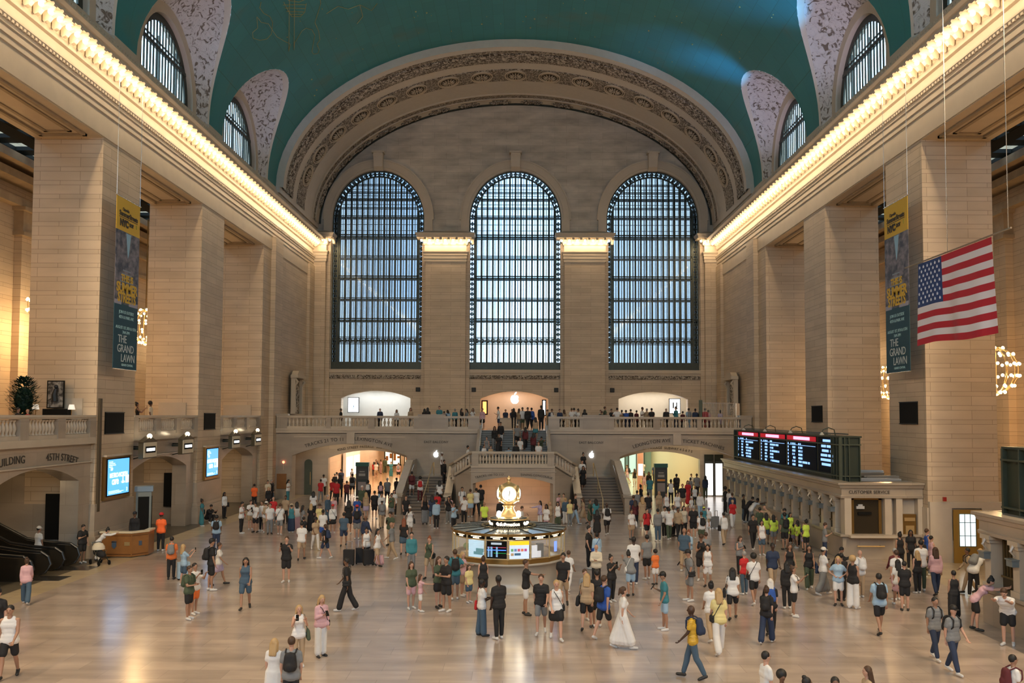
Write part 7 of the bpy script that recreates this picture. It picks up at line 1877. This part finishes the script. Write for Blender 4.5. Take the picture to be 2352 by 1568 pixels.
for i, s in enumerate(specs):
    x, y, z, h, g, pose, rz, top, bot, hair, sk, ex = s
    dist = y+33.6; near = dist < 27; vox = VN if near else VF; sc = h/1.75 if pose not in 'c' else h/1.75
    gg = g
    o = empty('person', (x, y, z), radians(rz), clip16(labs[i]), 'person', Wh[i][1]); o.scale = (sc*(1.06 if (i*7) % 5 == 0 else 1), sc*(1.05 if (i*3) % 4 == 0 else 1), sc)
    skm = mat('skin_tone_%d' % sk, SKIN[sk], .55)
    J = skeleton(gg, pose)
    part_of(o, 'body', body(gg, pose, vox), skm)
    tm = cmat('cloth', top[1])
    if top[0] == 'y':
        tm = MATS.get('striped_cloth')
        if not tm:
            tm = bpy.data.materials.new('striped_cloth'); MATS['striped_cloth'] = tm; tm.use_nodes = True; n = tm.node_tree.nodes; l = tm.node_tree.links; w_ = n.new('ShaderNodeTexWave'); w_.bands_direction = 'Z'; w_.inputs['Scale'].default_value = 9
            t_ = n.new('ShaderNodeTexCoord'); r_ = n.new('ShaderNodeValToRGB'); r_.color_ramp.interpolation = 'CONSTANT'; r_.color_ramp.elements[0].color = (.1, .08, .05, 1); r_.color_ramp.elements[1].color = (.75, .45, .03, 1); r_.color_ramp.elements[1].position = .12
            l.new(t_.outputs['Object'], w_.inputs['Vector']); l.new(w_.outputs['Fac'], r_.inputs['Fac']); l.new(r_.outputs['Color'], n['Principled BSDF'].inputs['Base Color'])
    if top[0] == 'v': tm = mat('hi_vis_orange', (1, .16, .03), .7)
    t_o = part_of(o, {'t': 'tee_shirt', 'k': 'tank_top', 'l': 'long_sleeved_top', 'v': 'safety_vest', 'y': 'striped_shirt', 'd': 'dress', 'x': 'long_dress', 'b': 'strapless_top'}[top[0]], top_mesh(gg, pose, top[0], vox), tm)
    if bot != '-': part_of(o, {'s': 'shorts', 'p': 'trousers', 'w': 'wide_trousers', 'k': 'short_skirt', 'm': 'long_skirt'}[bot[0]], bot_mesh(gg, pose, bot[0], vox), cmat('cloth', bot[1]))
    if dist < 62:
        shc = ('shoe_white', (.6, .6, .6)) if (i % 3) else ('shoe_black', (.02, .02, .02))
        for nm in 'lr': part_of(o, 'shoe', shoe_mesh(gg, pose, nm), mat(*shc, .5))
    HM = Matrix.Translation(J['head']) @ Matrix.Rotation(J['hpitch'], 4, 'X')
    hm = mat('hair_'+HAIRC[hair[1]][0], HAIRC[hair[1]][1], .6)
    if hair[0] in 'ch':
        part_of(o, 'short_hair', hair_mesh('s'), mat('hair_black', HAIRC['k'][1], .6), HM @ Matrix.Scale(.97, 4))
        part_of(o, 'hard_hat' if hair == 'hr' else ('cap' if hair[0] == 'c' else 'brimmed_hat'), cap_mesh('r' if hair == 'hr' else hair[0]), mat('hat_'+HAIRC[hair[1]][0], (.55, .02, .02) if hair == 'hr' or hair == 'cr' else HAIRC[hair[1]][1], .6), HM)
    elif hair[0] != 'o': part_of(o, 'hair', hair_mesh(hair[0]), hm, HM)
    face_cam = abs(((rz+180) % 360)-180) < 105
    if face_cam and dist < 48: part_of(o, 'facial_features', face_mesh(), mat('eyes_and_brows'), HM)
    Wm = Matrix.Translation((x, y, z)) @ Matrix.Rotation(radians(rz), 4, 'Z') @ Matrix.Diagonal((*o.scale, 1))
    for e in (ex.split(',') if ex else []):
        k, c_ = e[0], COL[e[1]][0]
        if k in 'BCS':
            b = link({'B': 'backpack', 'C': 'crossbody_bag', 'S': 'shoulder_bag'}[k], bag_mesh(k)); b.material_slots[0].link = 'OBJECT'; b.material_slots[0].material = cmat('bag', e[1])
            b.matrix_world = Wm @ Matrix.Translation((0, 0, J['pel'].z-.93)) @ (Matrix.Translation((0, 0, .93)) @ Matrix.Rotation(J['lean'], 4, 'X') @ Matrix.Translation((0, 0, -.93)))
            tag(b, clip16('%s %s on the %s' % (c_, {'B': 'backpack', 'C': 'crossbody bag', 'S': 'shoulder bag'}[k], labs[i])), 'backpack' if k == 'B' else 'bag', 'bags carried by people')
        elif k == 'U':
            p = Wm @ Vector((-.5, .1, 0)); suitcase_obj((p.x, p.y, z), radians(rz+20), e[1], clip16('%s suitcase beside the %s' % (c_, labs[i])))
        elif k == 'P':
            pass
    if pose in 'pq' and dist < 50:
        p = Wm @ (J['wrl']+J['hdl']*.12+Vector((.03, -.03, .02))); phone_at(p, radians(rz), radians(-35 if pose == 'p' else 0), clip16('black phone held by the %s' % labs[i]))
# reflective strips on the two orange vests are part of the vest cloth; luggage pile and pushchair
for k, (dx, dy, c_, hh) in enumerate(((0, 0, 'K', .66), (.42, .45, 'K', .72), (.82, .05, 'K', .6))):
    suitcase_obj((-6.75+dx, 4.2+dy, 0), .2*k, c_, ('black suitcase at the left of the luggage pile', 'black suitcase in the middle of the luggage pile', 'black suitcase at the right of the luggage pile')[k])
b = link('backpack', bag_mesh('B')); b.material_slots[0].link = 'OBJECT'; b.material_slots[0].material = cmat('bag', 'P'); b.location = (-5.4, 3.9, -.98); tag(b, 'pink backpack standing on the floor by the luggage pile', 'backpack')
st = empty('pushchair', (-17.25, 4.2, 0), .9, 'dark pushchair with a cream hood beside the security desk', 'pushchair')
MB().lathe([(.26, .0), (.25, .12), (.17, .24), (.001, .29)], (0, .1, .62), 12).build('hood', mat('cloth_cream', COL['C'][1], .8), st, True); q = MB(); capsule(q, (0, -.25, .42), (0, .2, .5), .14, .17); q.build('seat', cmat('bag', 'K'), st, True)
MB().tube([(-.2, -.4, .1), (-.2, .3, .9)], .015, 6).tube([(.2, -.4, .1), (.2, .3, .9)], .015, 6).tube([(-.2, .3, .1), (-.2, -.2, .6)], .015, 6).tube([(.2, .3, .1), (.2, -.2, .6)], .015, 6).tube([(-.2, .3, .9), (.2, .3, .9)], .02, 6).build('frame', mat('steel'), st)
for x in (-.22, .22):
    for y in (-.4, .32): w_ = MB().tube([(x-.02, y, .1), (x+.02, y, .1)], .1, 12).build('wheel', M_BLACK, st)
